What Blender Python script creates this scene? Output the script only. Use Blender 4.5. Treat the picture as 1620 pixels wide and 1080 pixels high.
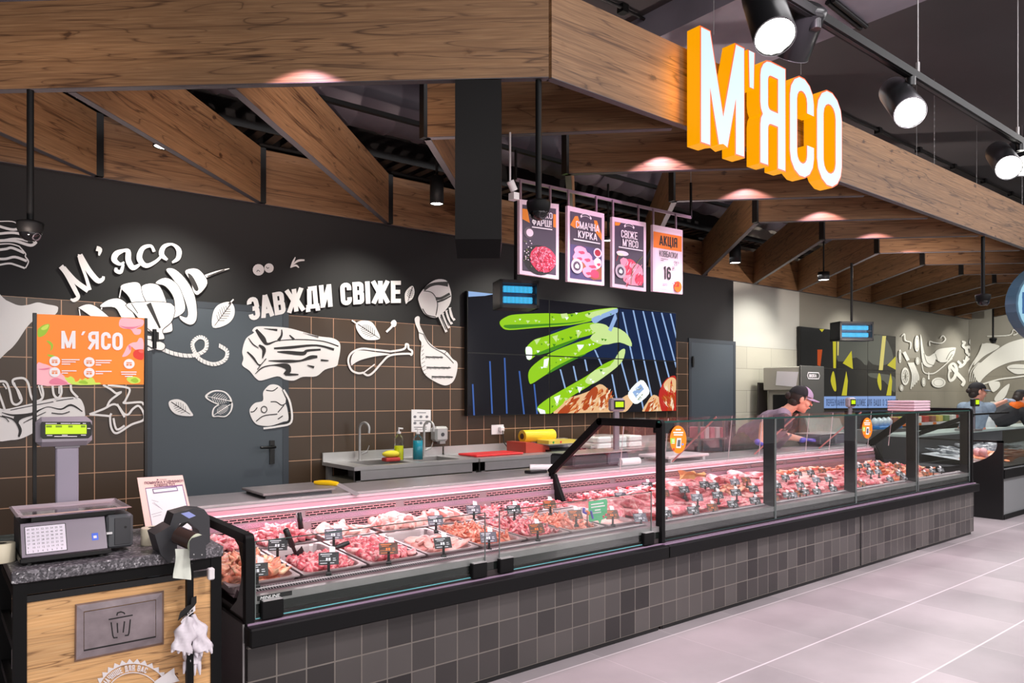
import bpy, bmesh, math, random
from mathutils import Vector, Matrix, Euler, noise
for o in list(bpy.data.objects): bpy.data.objects.remove(o)
SC = bpy.context.scene
COL = SC.collection
R = math.radians
random.seed(7)
# ------------------------------------------------------------------ camera
CAMH = 1.45
cam = bpy.data.cameras.new('camera'); camo = bpy.data.objects.new('camera', cam); COL.objects.link(camo)
cam.sensor_width = 36; cam.lens = 36*1160/1620; cam.shift_y = 82/1620; cam.clip_start = .05; cam.clip_end = 80
YAW = math.atan2(1160, 1450)                      # angle of the view axis away from +Y towards +X
camo.location = (0, 0, CAMH); camo.rotation_euler = (R(90), 0, -YAW)
SC.camera = camo
# ------------------------------------------------------------------ world, exposure
w = bpy.data.worlds.new('world'); SC.world = w; w.use_nodes = True
w.node_tree.nodes['Background'].inputs[0].default_value = (.95, .93, 1, 1)
w.node_tree.nodes['Background'].inputs[1].default_value = .17
vs = SC.view_settings
vs.view_transform = 'Standard'; vs.look = 'None'; vs.gamma = 1; vs.use_curve_mapping = False; vs.exposure = .42
# ------------------------------------------------------------------ lights of the room (ceiling strips, spots, case lamps) and added fills
def area(name, loc, rot, sx, sy, power, col=(1, 1, 1), spread=180):
    l = bpy.data.lights.new(name, 'AREA'); l.shape = 'RECTANGLE'; l.size = sx; l.size_y = sy
    l.energy = power; l.color = col; l.spread = R(spread)
    o = bpy.data.objects.new(name, l); COL.objects.link(o); o.location = loc; o.rotation_euler = rot; return o
def spot(name, loc, target, power, angle=50, col=(1, 1, 1), blend=.5, r=.04):
    l = bpy.data.lights.new(name, 'SPOT'); l.energy = power; l.spot_size = R(angle); l.spot_blend = blend
    l.color = col; l.shadow_soft_size = r
    o = bpy.data.objects.new(name, l); COL.objects.link(o); o.location = loc
    o.rotation_euler = (Vector(target)-Vector(loc)).to_track_quat('-Z', 'Y').to_euler(); return o
PINKL = (1, .72, .78)
area('hall_light', (3, -1.2, 4.15), (R(18), 0, 0), 12, 1.2, 220, (1, .97, .98))
area('front_fill', (4, -4.5, 1.9), (R(90), 0, 0), 14, 2.4, 185, (1, .93, .9))  # added frontal fill standing in for unseen lit shelves
area('hall_light_aisle', (8, .4, 4.15), (R(8), 0, 0), 12, .8, 170, (1, .97, .98))
for i in range(8):                                # meat spots above the case
    x = 1.2+i*1.0
    spot('meat_spot', (x+.2, 3.1, 2.93), (x, 3.5, .6), 40, 62, PINKL)
for i, x in enumerate((1.45, 3.0, 4.6, 6.0)):     # wall washers
    spot('wall_spot', (x, 5.05, 2.92), (x-.1, 5.85, 1.6), 78, 92, (1, .97, .86), .9)
for i, x in enumerate((8.9, 11.5, 14.0, 15.8)):
    spot('wall_spot_fish', (x, 4.7, 2.92), (x, 5.85, 1.7), 62, 85, (1, .98, .92), .7)
area('fish_zone_fill', (12.0, 4.3, 2.92), (0, 0, 0), 7, .3, 75, (1, .99, .96))  # added fill over the fish counter, no lamp belongs to it
area('kitchen_fill', (6.8, 4.75, 2.92), (0, 0, 0), 5, .12, 22, (1, .98, .96))  # added fill to brighten the back work area, without a fixture
spot('side_wall_spot', (15.2, 3.6, 2.9), (16.6, 4.6, 2.0), 110, 90, (1, 1, .97), .6)
for x in (1.2, 3.1, 5.0, 6.9):                    # floor and front of case from the hall track
    spot('track_spot', (x, 1.0, 2.95), (x+1.5, 2.3, .1), 150, 80, (1, .88, .93), .8)
spot('track_spot', (9.0, 1.0, 2.95), (10.5, 3.0, .8), 120, 75, (1, 1, 1), .8)
spot('track_spot', (1.4, .8, 2.95), (.5, 3.2, .9), 75, 50, (1, .93, .9), .8)
spot('track_spot', (2.4, 1.2, 2.9), (3.8, 3.5, 2.4), 34, 50, (1, .78, .92), .9)
spot('track_spot', (5.5, 1.0, 2.85), (5.0, 2.6, 3.2), 22, 110, (1, .93, .85), .9)  # added fill, like the next one, tilted up to brighten beam and rafters
spot('track_spot', (.6, 1.0, 2.85), (.9, 3.4, 3.2), 30, 110, (1, .93, .85), .9)
spot('rafter_bounce_fill', (2.2, 3.3, 1.9), (1.9, 4.6, 3.4), 105, 95, (1, .80, .70), .9)  # four added upward fills in place of light bounced off the case
spot('rafter_bounce_fill', (.2, 3.9, 1.9), (.9, 4.9, 3.3), 50, 90, (1, .80, .70), .9)
spot('rafter_bounce_fill', (4.9, 4.0, 1.9), (4.9, 4.3, 3.3), 90, 115, (1, .84, .76), .9)
spot('rafter_bounce_fill', (8.0, 3.1, 1.9), (8.8, 4.4, 3.3), 130, 115, (1, .86, .78), .9)
area('sign_glow_fill', (3.285, 2.53, 3.13), (0, R(90), 0), .45, .05, 1.0, (1, .36, 0))  # added orange fill for the glow of the sign on the beam
# under the zigzag rafters: the pale light that the case and worktops throw upwards is added by the upward fills above
# ------------------------------------------------------------------ geometry of the photograph
F = 1160.; HY = 622.; CX = 810.
_n = math.hypot(1450, 1160); CR, SR = 1450/_n, 1160/_n
def P(x, y, X=None, Y=None, Z=None):
    a = (x-CX)/F; c = (HY-y)/F
    r = (CR*a+SR, -SR*a+CR, c)
    t = (X/r[0]) if X is not None else (Y/r[1]) if Y is not None else ((Z-CAMH)/r[2])
    return Vector((r[0]*t, r[1]*t, r[2]*t+CAMH))
# ------------------------------------------------------------------ materials
MATS = {}
def s2l(c):
    return tuple(((v/255+.055)/1.055)**2.4 if v > 10 else v/255/12.92 for v in c)
def mat(name, col, rough=.5, metal=0, emit=0, ecol=None, coat=0, bump=0, bscale=40, var=0, vscale=6, sss=0, spec=.5, rnd=0):
    """principled; col is sRGB 0-255; var = noise variation in value; rnd = per object variation"""
    if name in MATS: return MATS[name]
    m = bpy.data.materials.new(name); m.use_nodes = True; nt = m.node_tree; b = nt.nodes['Principled BSDF']
    c = s2l(col); b.inputs['Base Color'].default_value = (*c, 1)
    b.inputs['Roughness'].default_value = rough; b.inputs['Metallic'].default_value = metal
    b.inputs['Specular IOR Level'].default_value = spec
    b.inputs['Coat Weight'].default_value = coat
    if emit:
        b.inputs['Emission Color'].default_value = (*(s2l(ecol) if ecol else c), 1); b.inputs['Emission Strength'].default_value = emit
    if var or bump or rnd:
        tc = nt.nodes.new('ShaderNodeTexCoord')
    if var or rnd:
        n = nt.nodes.new('ShaderNodeTexNoise'); n.inputs['Scale'].default_value = vscale; n.inputs['Detail'].default_value = 5
        nt.links.new(tc.outputs['Object'], n.inputs['Vector'])
        mr = nt.nodes.new('ShaderNodeMapRange'); nt.links.new(n.outputs[0], mr.inputs[0])
        mr.inputs[1].default_value = .25; mr.inputs[2].default_value = .75; mr.inputs[3].default_value = 1-var; mr.inputs[4].default_value = 1+var
        h = nt.nodes.new('ShaderNodeHueSaturation'); h.inputs['Color'].default_value = (*c, 1)
        if rnd:
            oi = nt.nodes.new('ShaderNodeObjectInfo'); m2 = nt.nodes.new('ShaderNodeMath'); m2.operation = 'MULTIPLY_ADD'
            nt.links.new(oi.outputs['Random'], m2.inputs[0]); m2.inputs[1].default_value = rnd; m2.inputs[2].default_value = 1-rnd/2
            m3 = nt.nodes.new('ShaderNodeMath'); m3.operation = 'MULTIPLY'; nt.links.new(m2.outputs[0], m3.inputs[0]); nt.links.new(mr.outputs[0], m3.inputs[1])
            nt.links.new(m3.outputs[0], h.inputs['Value'])
        else: nt.links.new(mr.outputs[0], h.inputs['Value'])
        nt.links.new(h.outputs[0], b.inputs['Base Color'])
    if bump:
        n2 = nt.nodes.new('ShaderNodeTexNoise'); n2.inputs['Scale'].default_value = bscale; nt.links.new(tc.outputs['Object'], n2.inputs['Vector'])
        bp = nt.nodes.new('ShaderNodeBump'); bp.inputs['Strength'].default_value = bump; bp.inputs['Distance'].default_value = .01
        nt.links.new(n2.outputs[0], bp.inputs['Height']); nt.links.new(bp.outputs[0], b.inputs['Normal'])
    MATS[name] = m; return m
def glassmat(name, tint=(.96, .985, .975), rough=0., mirror=.5):
    if name in MATS: return MATS[name]
    m = bpy.data.materials.new(name); m.use_nodes = True; nt = m.node_tree; nt.nodes.clear()
    out = nt.nodes.new('ShaderNodeOutputMaterial'); tr = nt.nodes.new('ShaderNodeBsdfTransparent'); gl = nt.nodes.new('ShaderNodeBsdfGlossy')
    tr.inputs[0].default_value = (*tint, 1); gl.inputs['Roughness'].default_value = rough
    fr = nt.nodes.new('ShaderNodeFresnel'); fr.inputs[0].default_value = 1.45
    ml = nt.nodes.new('ShaderNodeMath'); ml.operation = 'MULTIPLY'; ml.inputs[1].default_value = mirror; nt.links.new(fr.outputs[0], ml.inputs[0])
    mx = nt.nodes.new('ShaderNodeMixShader'); nt.links.new(ml.outputs[0], mx.inputs[0]); nt.links.new(tr.outputs[0], mx.inputs[1]); nt.links.new(gl.outputs[0], mx.inputs[2])
    nt.links.new(mx.outputs[0], out.inputs[0]); MATS[name] = m; return m
def ramp(nt, src, stops):
    r = nt.nodes.new('ShaderNodeValToRGB'); nt.links.new(src, r.inputs[0])
    while len(r.color_ramp.elements) < len(stops): r.color_ramp.elements.new(.5)
    for e, (p, c) in zip(r.color_ramp.elements, stops): e.position = p; e.color = (*c, 1)
    return r
def mixc(nt, fac, a, b, mode='MIX'):
    x = nt.nodes.new('ShaderNodeMix'); x.data_type = 'RGBA'; x.blend_type = mode
    for i, v in ((0, fac), (6, a), (7, b)):
        if isinstance(v, (int, float)): x.inputs[i].default_value = v
        elif isinstance(v, tuple): x.inputs[i].default_value = (*v, 1)
        else: nt.links.new(v, x.inputs[i])
    return x.outputs[2]
def woodmat(name, dark, mid, light, seams=True, rough=.55, scl=1.0):
    """long grain along local X, planks split along local Z, knots and cracks"""
    m = bpy.data.materials.new(name); m.use_nodes = True; nt = m.node_tree; b = nt.nodes['Principled BSDF']; N = nt.nodes.new; L = nt.links.new
    tc = N('ShaderNodeTexCoord'); oi = N('ShaderNodeObjectInfo')
    off = N('ShaderNodeVectorMath'); off.operation = 'MULTIPLY_ADD'
    L(oi.outputs['Random'], off.inputs[0]); off.inputs[1].default_value = (37, 3, 0); L(tc.outputs['Object'], off.inputs[2])
    mp = N('ShaderNodeMapping'); L(off.outputs[0], mp.inputs['Vector']); mp.inputs['Scale'].default_value = (.42*scl, 1.5, 6.5*scl)
    n1 = N('ShaderNodeTexNoise'); L(mp.outputs[0], n1.inputs['Vector']); n1.inputs['Scale'].default_value = 2; n1.inputs['Detail'].default_value = 1.2; n1.inputs['Distortion'].default_value = .35
    # contour-like rings out of a smooth field
    mm = N('ShaderNodeMath'); mm.operation = 'MULTIPLY'; L(n1.outputs[0], mm.inputs[0]); mm.inputs[1].default_value = 15
    fr = N('ShaderNodeMath'); fr.operation = 'PINGPONG'; L(mm.outputs[0], fr.inputs[0]); fr.inputs[1].default_value = 1
    mp2 = N('ShaderNodeMapping'); L(off.outputs[0], mp2.inputs['Vector']); mp2.inputs['Scale'].default_value = (2.5, 3, 90)
    n2 = N('ShaderNodeTexNoise'); L(mp2.outputs[0], n2.inputs['Vector']); n2.inputs['Scale'].default_value = 2; n2.inputs['Detail'].default_value = 6
    base = ramp(nt, n2.outputs[0], [(.2, tuple((a_+b_)/2 for a_, b_ in zip(dark, mid))), (.5, mid), (.8, light)])
    rings = ramp(nt, fr.outputs[0], [(0, (.30, .24, .2)), (.035, (.62, .56, .5)), (.10, (.95, .93, .9)), (1, (1.08, 1.05, 1.0))])
    c = mixc(nt, .8, base.outputs[0], rings.outputs[0], 'MULTIPLY')
    # large tone patches
    n3 = N('ShaderNodeTexNoise'); L(mp.outputs[0], n3.inputs['Vector']); n3.inputs['Scale'].default_value = .7; n3.inputs['Detail'].default_value = 2
    pt = ramp(nt, n3.outputs[0], [(.3, (.72, .7, .7)), (.7, (1.15, 1.12, 1.08))]); c = mixc(nt, .8, c, pt.outputs[0], 'MULTIPLY')
    # knots
    mk = N('ShaderNodeMapping'); L(off.outputs[0], mk.inputs['Vector']); mk.inputs['Scale'].default_value = (3.6*scl, .01, 7.0*scl)
    dn = N('ShaderNodeTexNoise'); L(mk.outputs[0], dn.inputs['Vector']); dn.inputs['Scale'].default_value = 6
    dv = N('ShaderNodeVectorMath'); dv.operation = 'MULTIPLY_ADD'; L(dn.outputs['Color'], dv.inputs[0]); dv.inputs[1].default_value = (.30, 0, .30); L(mk.outputs[0], dv.inputs[2])
    vo = N('ShaderNodeTexVoronoi'); L(dv.outputs[0], vo.inputs['Vector']); vo.inputs['Scale'].default_value = 1.0
    kn = ramp(nt, vo.outputs['Distance'], [(.03, (.13, .09, .07)), (.08, (.28, .2, .15)), (.105, (.75, .68, .6)), (.15, (1, 1, 1))])
    c = mixc(nt, .85, c, kn.outputs[0], 'MULTIPLY')
    # plank seams
    sx = N('ShaderNodeSeparateXYZ'); L(tc.outputs['Object'], sx.inputs[0])
    if seams:
        for zc_ in (.135, .285):
            a_ = N('ShaderNodeMath'); a_.operation = 'SUBTRACT'; L(sx.outputs[2], a_.inputs[0]); a_.inputs[1].default_value = zc_
            b_ = N('ShaderNodeMath'); b_.operation = 'ABSOLUTE'; L(a_.outputs[0], b_.inputs[0])
            q_ = ramp(nt, b_.outputs[0], [(0, (.45, .4, .36)), (.006, (.92, .9, .88)), (.02, (1, 1, 1))]); c = mixc(nt, .8, c, q_.outputs[0], 'MULTIPLY')
    # cracks: thin long dark streaks
    mc = N('ShaderNodeMapping'); L(off.outputs[0], mc.inputs['Vector']); mc.inputs['Scale'].default_value = (.55*scl, 1, 9*scl); mc.inputs['Location'].default_value = (5, 2, 1)
    nc = N('ShaderNodeTexNoise'); L(mc.outputs[0], nc.inputs['Vector']); nc.inputs['Scale'].default_value = 1.6; nc.inputs['Detail'].default_value = 2.2; nc.inputs['Distortion'].default_value = .35
    cr = ramp(nt, nc.outputs[0], [(.478, (1, 1, 1)), (.5, (.2, .14, .11)), (.522, (1, 1, 1))])
    n5 = N('ShaderNodeTexNoise'); L(mp.outputs[0], n5.inputs['Vector']); n5.inputs['Scale'].default_value = 1.7
    ms = ramp(nt, n5.outputs[0], [(.44, (0, 0, 0)), (.52, (1, 1, 1))])
    c = mixc(nt, ms.outputs[0], c, mixc(nt, .8, c, cr.outputs[0], 'MULTIPLY'))
    L(c, b.inputs['Base Color']); b.inputs['Roughness'].default_value = rough
    bp = N('ShaderNodeBump'); bp.inputs['Strength'].default_value = .25; bp.inputs['Distance'].default_value = .004; L(n2.outputs[0], bp.inputs['Height']); L(bp.outputs[0], b.inputs['Normal'])
    MATS[name] = m; return m
def tilemat(name, c1, c2, mort, bw, bh, ms, axes='XZ', rough=.4, off=(0, 0), bump=.3, cloud=0, offset=0, lines=None):
    m = bpy.data.materials.new(name); m.use_nodes = True; nt = m.node_tree; b = nt.nodes['Principled BSDF']; N = nt.nodes.new; L = nt.links.new
    g = N('ShaderNodeNewGeometry'); sp = N('ShaderNodeSeparateXYZ'); L(g.outputs['Position'], sp.inputs[0]); cb = N('ShaderNodeCombineXYZ')
    for k, a in enumerate(axes):
        ad = N('ShaderNodeMath'); ad.operation = 'ADD'; L(sp.outputs['XYZ'.index(a)], ad.inputs[0]); ad.inputs[1].default_value = -off[k]; L(ad.outputs[0], cb.inputs[k])
    br = N('ShaderNodeTexBrick'); L(cb.outputs[0], br.inputs['Vector']); br.offset = offset; br.squash = 1
    br.inputs['Color1'].default_value = (*s2l(c1), 1); br.inputs['Color2'].default_value = (*s2l(c2), 1); br.inputs['Mortar'].default_value = (*s2l(mort), 1)
    br.inputs['Scale'].default_value = 1; br.inputs['Mortar Size'].default_value = ms; br.inputs['Mortar Smooth'].default_value = .1
    br.inputs['Brick Width'].default_value = bw; br.inputs['Row Height'].default_value = bh; br.inputs['Bias'].default_value = 0
    c = br.outputs[0]
    if cloud:
        n = N('ShaderNodeTexNoise'); L(g.outputs['Position'], n.inputs['Vector']); n.inputs['Scale'].default_value = 1.6; n.inputs['Detail'].default_value = 7
        rr = ramp(nt, n.outputs[0], [(.3, (1-cloud,)*3), (.7, (1+cloud,)*3)]); c = mixc(nt, 1., c, rr.outputs[0], 'MULTIPLY')
    if lines:
        for ax_, o_, per_ in lines:
            l1 = N('ShaderNodeMath'); l1.operation = 'SUBTRACT'; L(sp.outputs['XYZ'.index(ax_)], l1.inputs[0]); l1.inputs[1].default_value = o_
            l2 = N('ShaderNodeMath'); l2.operation = 'PINGPONG'; L(l1.outputs[0], l2.inputs[0]); l2.inputs[1].default_value = per_/2
            lr = ramp(nt, l2.outputs[0], [(0, (1, 1, 1)), (.0028, (1, 1, 1)), (.0045, (0, 0, 0))]); c = mixc(nt, lr.outputs[0], c, s2l((240, 228, 232)))
    L(c, b.inputs['Base Color']); b.inputs['Roughness'].default_value = rough
    n4 = N('ShaderNodeTexNoise'); L(g.outputs['Position'], n4.inputs['Vector']); n4.inputs['Scale'].default_value = 14
    ad = N('ShaderNodeMath'); ad.operation = 'MULTIPLY_ADD'; L(n4.outputs[0], ad.inputs[0]); ad.inputs[1].default_value = .35
    inv = N('ShaderNodeMath'); inv.operation = 'SUBTRACT'; inv.inputs[0].default_value = 1; L(br.outputs['Fac'], inv.inputs[1]); L(inv.outputs[0], ad.inputs[2])
    bp = N('ShaderNodeBump'); bp.inputs['Strength'].default_value = bump; bp.inputs['Distance'].default_value = .003; L(ad.outputs[0], bp.inputs['Height']); L(bp.outputs[0], b.inputs['Normal'])
    MATS[name] = m; return m
def meatmat(name, lean, fat, scale=9, lo=.5, hi=.68):
    m = bpy.data.materials.new(name); m.use_nodes = True; nt = m.node_tree; b = nt.nodes['Principled BSDF']; N = nt.nodes.new; L = nt.links.new
    tc = N('ShaderNodeTexCoord'); oi = N('ShaderNodeObjectInfo')
    off = N('ShaderNodeVectorMath'); off.operation = 'MULTIPLY_ADD'; L(oi.outputs['Random'], off.inputs[0]); off.inputs[1].default_value = (5, 7, 9); L(tc.outputs['Object'], off.inputs[2])
    n = N('ShaderNodeTexNoise'); L(off.outputs[0], n.inputs['Vector']); n.inputs['Scale'].default_value = scale; n.inputs['Detail'].default_value = 6; n.inputs['Distortion'].default_value = 1.6
    l = s2l(lean); f = s2l(fat)
    r = ramp(nt, n.outputs[0], [(.3, tuple(v*.62 for v in l)), (lo, l), (hi, f)])
    h = N('ShaderNodeHueSaturation'); L(r.outputs[0], h.inputs['Color'])
    q = N('ShaderNodeMath'); q.operation = 'MULTIPLY_ADD'; L(oi.outputs['Random'], q.inputs[0]); q.inputs[1].default_value = .4; q.inputs[2].default_value = .8; L(q.outputs[0], h.inputs['Value'])
    L(h.outputs[0], b.inputs['Base Color']); b.inputs['Roughness'].default_value = .32; b.inputs['Specular IOR Level'].default_value = .6
    bp = N('ShaderNodeBump'); bp.inputs['Strength'].default_value = .5; bp.inputs['Distance'].default_value = .006; L(n.outputs[0], bp.inputs['Height']); L(bp.outputs[0], b.inputs['Normal'])
    MATS[name] = m; return m
def slotmat(name, col, gap, axes='X', pitch=.05, duty=.75, rows=None):
    """steel sheet pierced with short slots, in world XZ"""
    m = bpy.data.materials.new(name); m.use_nodes = True; nt = m.node_tree; b = nt.nodes['Principled BSDF']; N = nt.nodes.new; L = nt.links.new
    g = N('ShaderNodeNewGeometry'); br = N('ShaderNodeTexBrick'); mp = N('ShaderNodeMapping'); mp.inputs['Rotation'].default_value = (R(90), 0, 0)
    sp = N('ShaderNodeSeparateXYZ'); L(g.outputs['Position'], sp.inputs[0]); cb = N('ShaderNodeCombineXYZ'); L(sp.outputs[0], cb.inputs[0]); L(sp.outputs[2], cb.inputs[1])
    L(cb.outputs[0], br.inputs['Vector']); br.inputs['Scale'].default_value = 1; br.inputs['Brick Width'].default_value = pitch; br.inputs['Row Height'].default_value = gap; br.inputs['Mortar Size'].default_value = gap*.22
    br.offset = .5
    br.inputs['Color1'].default_value = (.01, .008, .01, 1); br.inputs['Color2'].default_value = (.02, .015, .02, 1); br.inputs['Mortar'].default_value = (*s2l(col), 1)
    L(br.outputs[0], b.inputs['Base Color']); b.inputs['Roughness'].default_value = .6; b.inputs['Specular IOR Level'].default_value = .2
    MATS[name] = m; return m
BLACK = mat('black_metal', (13, 13, 14), .55, .0, spec=.18)
DBLACK = mat('black_plastic', (12, 12, 13), .4)
STEEL = mat('stainless_steel', (190, 188, 188), .3, .45, var=.08, vscale=5)
STEELD = mat('brushed_steel', (150, 147, 147), .36, .5, var=.12, vscale=8)
WHITE = mat('white_vinyl', (232, 226, 228), .45)
MURAL = mat('white_mural_film', (236, 231, 231), .5)
MURALD = mat('dark_mural_line', (34, 30, 30), .5)
PAPER = mat('white_paper', (238, 234, 236), .7)
GREYP = mat('grey_plastic', (128, 124, 132), .4)
DGREY = mat('dark_grey_plastic', (62, 62, 66), .45)
ORANGE = mat('orange_print', (255, 128, 10), .45)
GLASS = glassmat('clear_glass', mirror=.26)
GLASSB = glassmat('back_glass', (.97, .985, .98), 0, .1)
GLASSE = mat('green_glass_edge', (30, 68, 62), .2)
WOOD = woodmat('laminate_timber', (.12, .060, .028), (.235, .128, .062), (.34, .205, .108))
WOODP = woodmat('oak_panel_wood', (.46, .24, .10), (.68, .40, .18), (.82, .54, .28), scl=1.6)
# ------------------------------------------------------------------ mesh building
class MB:
    def __init__(s): s.v = []; s.f = []; s.m = []; s.mats = []; s.sm = []
    def mi(s, m):
        if m not in s.mats: s.mats.append(m)
        return s.mats.index(m)
    def add(s, vs, fs, m, smooth=False):
        o = len(s.v); s.v += [Vector(v) for v in vs]; k = s.mi(m)
        for f in fs: s.f.append([o+i for i in f]); s.m.append(k); s.sm.append(smooth)
        return s
    def box(s, a, b, m, bev=0):
        x0, x1 = sorted((a[0], b[0])); y0, y1 = sorted((a[1], b[1])); z0, z1 = sorted((a[2], b[2]))
        if bev:
            bev = min(bev, (x1-x0)/2.2, (y1-y0)/2.2, (z1-z0)/2.2)
            vs = []; idx = {}
            for ix, X in enumerate((x0, x1)):
                for iy, Y in enumerate((y0, y1)):
                    for iz, Z in enumerate((z0, z1)):
                        sx = bev if ix == 0 else -bev; sy = bev if iy == 0 else -bev; sz = bev if iz == 0 else -bev
                        idx[ix, iy, iz, 0] = len(vs); vs.append((X, Y+sy, Z+sz))
                        idx[ix, iy, iz, 1] = len(vs); vs.append((X+sx, Y, Z+sz))
                        idx[ix, iy, iz, 2] = len(vs); vs.append((X+sx, Y+sy, Z))
            fs = []
            q = ((0, 0), (0, 1), (1, 1), (1, 0))
            for i in (0, 1):
                fs.append([idx[i, a_, b_, 0] for a_, b_ in q]); fs.append([idx[a_, i, b_, 1] for a_, b_ in q]); fs.append([idx[a_, b_, i, 2] for a_, b_ in q])
            for i in (0, 1):
                for j in (0, 1):
                    fs.append([idx[0, i, j, 1], idx[1, i, j, 1], idx[1, i, j, 2], idx[0, i, j, 2]])
                    fs.append([idx[i, 0, j, 0], idx[i, 1, j, 0], idx[i, 1, j, 2], idx[i, 0, j, 2]])
                    fs.append([idx[i, j, 0, 0], idx[i, j, 1, 0], idx[i, j, 1, 1], idx[i, j, 0, 1]])
                    for k in (0, 1): fs.append([idx[i, j, k, 0], idx[i, j, k, 1], idx[i, j, k, 2]]) if True else 0
            return s.add(vs, fs, m)
        vs = [(x, y, z) for x in (x0, x1) for y in (y0, y1) for z in (z0, z1)]
        return s.add(vs, [(0, 1, 3, 2), (4, 6, 7, 5), (0, 4, 5, 1), (2, 3, 7, 6), (0, 2, 6, 4), (1, 5, 7, 3)], m)
    def tube(s, pts, r, m, n=8, r2=None, caps=True):
        """round bar through pts; r may be a list"""
        pts = [Vector(p) for p in pts]; rs = r if isinstance(r, (list, tuple)) else [r]*len(pts)
        vs = []; prev = None
        for i, p in enumerate(pts):
            d = (pts[min(i+1, len(pts)-1)]-pts[max(i-1, 0)]).normalized()
            if prev is None:
                u = d.orthogonal().normalized()
            else:
                u = (prev-d*prev.dot(d)).normalized()
            prev = u; w_ = d.cross(u)
            for k in range(n):
                a = 2*math.pi*k/n; vs.append(p+(u*math.cos(a)+w_*math.sin(a))*rs[i])
        fs = [(i*n+k, i*n+(k+1) % n, (i+1)*n+(k+1) % n, (i+1)*n+k) for i in range(len(pts)-1) for k in range(n)]
        s.add(vs, fs, m, True)
        if caps: s.add(vs[:n], [list(range(n))[::-1]], m); s.add(vs[-n:], [list(range(n))], m)
        return s
    def bar(s, p, q, wx, wz, m, up=(0, 0, 1)):
        """rectangular bar from p to q, width wx, height wz"""
        p = Vector(p); q = Vector(q); d = (q-p).normalized(); up = Vector(up)
        if abs(d.dot(up)) > .99: up = Vector((0, 1, 0))
        x = d.cross(up).normalized(); z = x.cross(d)
        vs = [c+x*sx*wx/2+z*sz*wz/2 for c in (p, q) for sx, sz in ((-1, -1), (1, -1), (1, 1), (-1, 1))]
        return s.add(vs, [(3, 2, 1, 0), (4, 5, 6, 7), (0, 1, 5, 4), (1, 2, 6, 5), (2, 3, 7, 6), (3, 0, 4, 7)], m)
    def lathe(s, prof, c, m, n=20, M=None, smooth=True):
        """prof = (r, z) list around the vertical through c; M = optional 3x3"""
        vs = []; c = Vector(c)
        for r_, z_ in prof:
            for k in range(n):
                a = 2*math.pi*k/n; v = Vector((r_*math.cos(a), r_*math.sin(a), z_)); vs.append(c+(M @ v if M else v))
        fs = [(i*n+k, i*n+(k+1) % n, (i+1)*n+(k+1) % n, (i+1)*n+k) for i in range(len(prof)-1) for k in range(n)]
        return s.add(vs, fs, m, smooth)
    def cyl(s, c, r, h, m, n=20, M=None):
        s.lathe([(r, 0), (r, h)], c, m, n, M); s.lathe([(0.0001, 0), (r, 0)], c, m, n, M, False); return s.lathe([(r, h), (.0001, h)], c, m, n, M, False)
    def ell(s, c, r, m, n=14, k=9, M=None):
        prof = [(math.sin(math.pi*i/k), -math.cos(math.pi*i/k)) for i in range(k+1)]; vs = []; c = Vector(c)
        for a_, z_ in prof:
            for j in range(n):
                t = 2*math.pi*j/n; v = Vector((max(a_, .001)*math.cos(t)*r[0], max(a_, .001)*math.sin(t)*r[1], z_*r[2])); vs.append(c+(M @ v if M else v))
        return s.add(vs, [(i*n+j, i*n+(j+1) % n, (i+1)*n+(j+1) % n, (i+1)*n+j) for i in range(k) for j in range(n)], m, True)
    def cap(s, p, q, r1, r2, m, n=14):
        """closed capsule from p to q"""
        p = Vector(p); q = Vector(q); d = (q-p); L = d.length or 1e-4; d /= L
        pts = []; rs = []
        for i in range(5):
            a = math.pi/2*i/4; pts.append(p-d*r1*math.cos(a)); rs.append(max(r1*math.sin(a), .0005))
        for i in range(5):
            a = math.pi/2*i/4; pts.append(q+d*r2*math.sin(a)); rs.append(max(r2*math.cos(a), .0005))
        return s.tube(pts, rs, m, n)
    def prism(s, poly, o, u, v, w_, m, mside=None):
        """2D polygon (convex or not) at o + u*a + v*b, extruded by vector w_"""
        o = Vector(o); u = Vector(u); v = Vector(v); w_ = Vector(w_); n = len(poly)
        A = [o+u*a+v*b for a, b in poly]; B = [p+w_ for p in A]
        s.add(A+B, [list(range(n))[::-1], list(range(n, 2*n))], m)
        s.add(A+B, [(i, (i+1) % n, n+(i+1) % n, n+i) for i in range(n)], mside or m); return s
    nudge = Vector((0, -2e-5, 0)); nf = 0
    def flat(s, pts, m):
        s.nf += 1; d = s.nudge*s.nf; return s.add([Vector(p)+d for p in pts], [list(range(len(pts)))], m)
    def sheet(s, grid, m, smooth=True):
        """grid = rows of points"""
        n = len(grid[0]); vs = [p for row in grid for p in row]
        return s.add(vs, [(i*n+j, i*n+j+1, (i+1)*n+j+1, (i+1)*n+j) for i in range(len(grid)-1) for j in range(n-1)], m, smooth)
    def build(s, name, parent=None, origin=None, local=False, tri=True, fix=True):
        me = bpy.data.meshes.new(name)
        vs = s.v
        if parent is not None and not local:
            o_ = rootloc(parent); vs = [v-o_ for v in vs]
        loc = Vector((0, 0, 0))
        if parent is None and not local:
            if origin is None:
                xs = [v.x for v in vs]; ys = [v.y for v in vs]; zs = [v.z for v in vs]
                origin = ((min(xs)+max(xs))/2, (min(ys)+max(ys))/2, min(zs))
            loc = Vector(origin); vs = [v-loc for v in vs]
        me.from_pydata([tuple(v) for v in vs], [], s.f)
        for m in s.mats: me.materials.append(m)
        me.polygons.foreach_set('material_index', s.m); me.polygons.foreach_set('use_smooth', s.sm)
        me.update()
        bm = bmesh.new(); bm.from_mesh(me)
        if fix: bmesh.ops.recalc_face_normals(bm, faces=bm.faces)
        if tri:
            big = [f for f in bm.faces if len(f.verts) > 4]
            if big: bmesh.ops.triangulate(bm, faces=big)
        bm.to_mesh(me); bm.free()
        o = bpy.data.objects.new(name, me); COL.objects.link(o); o.location = loc
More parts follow.
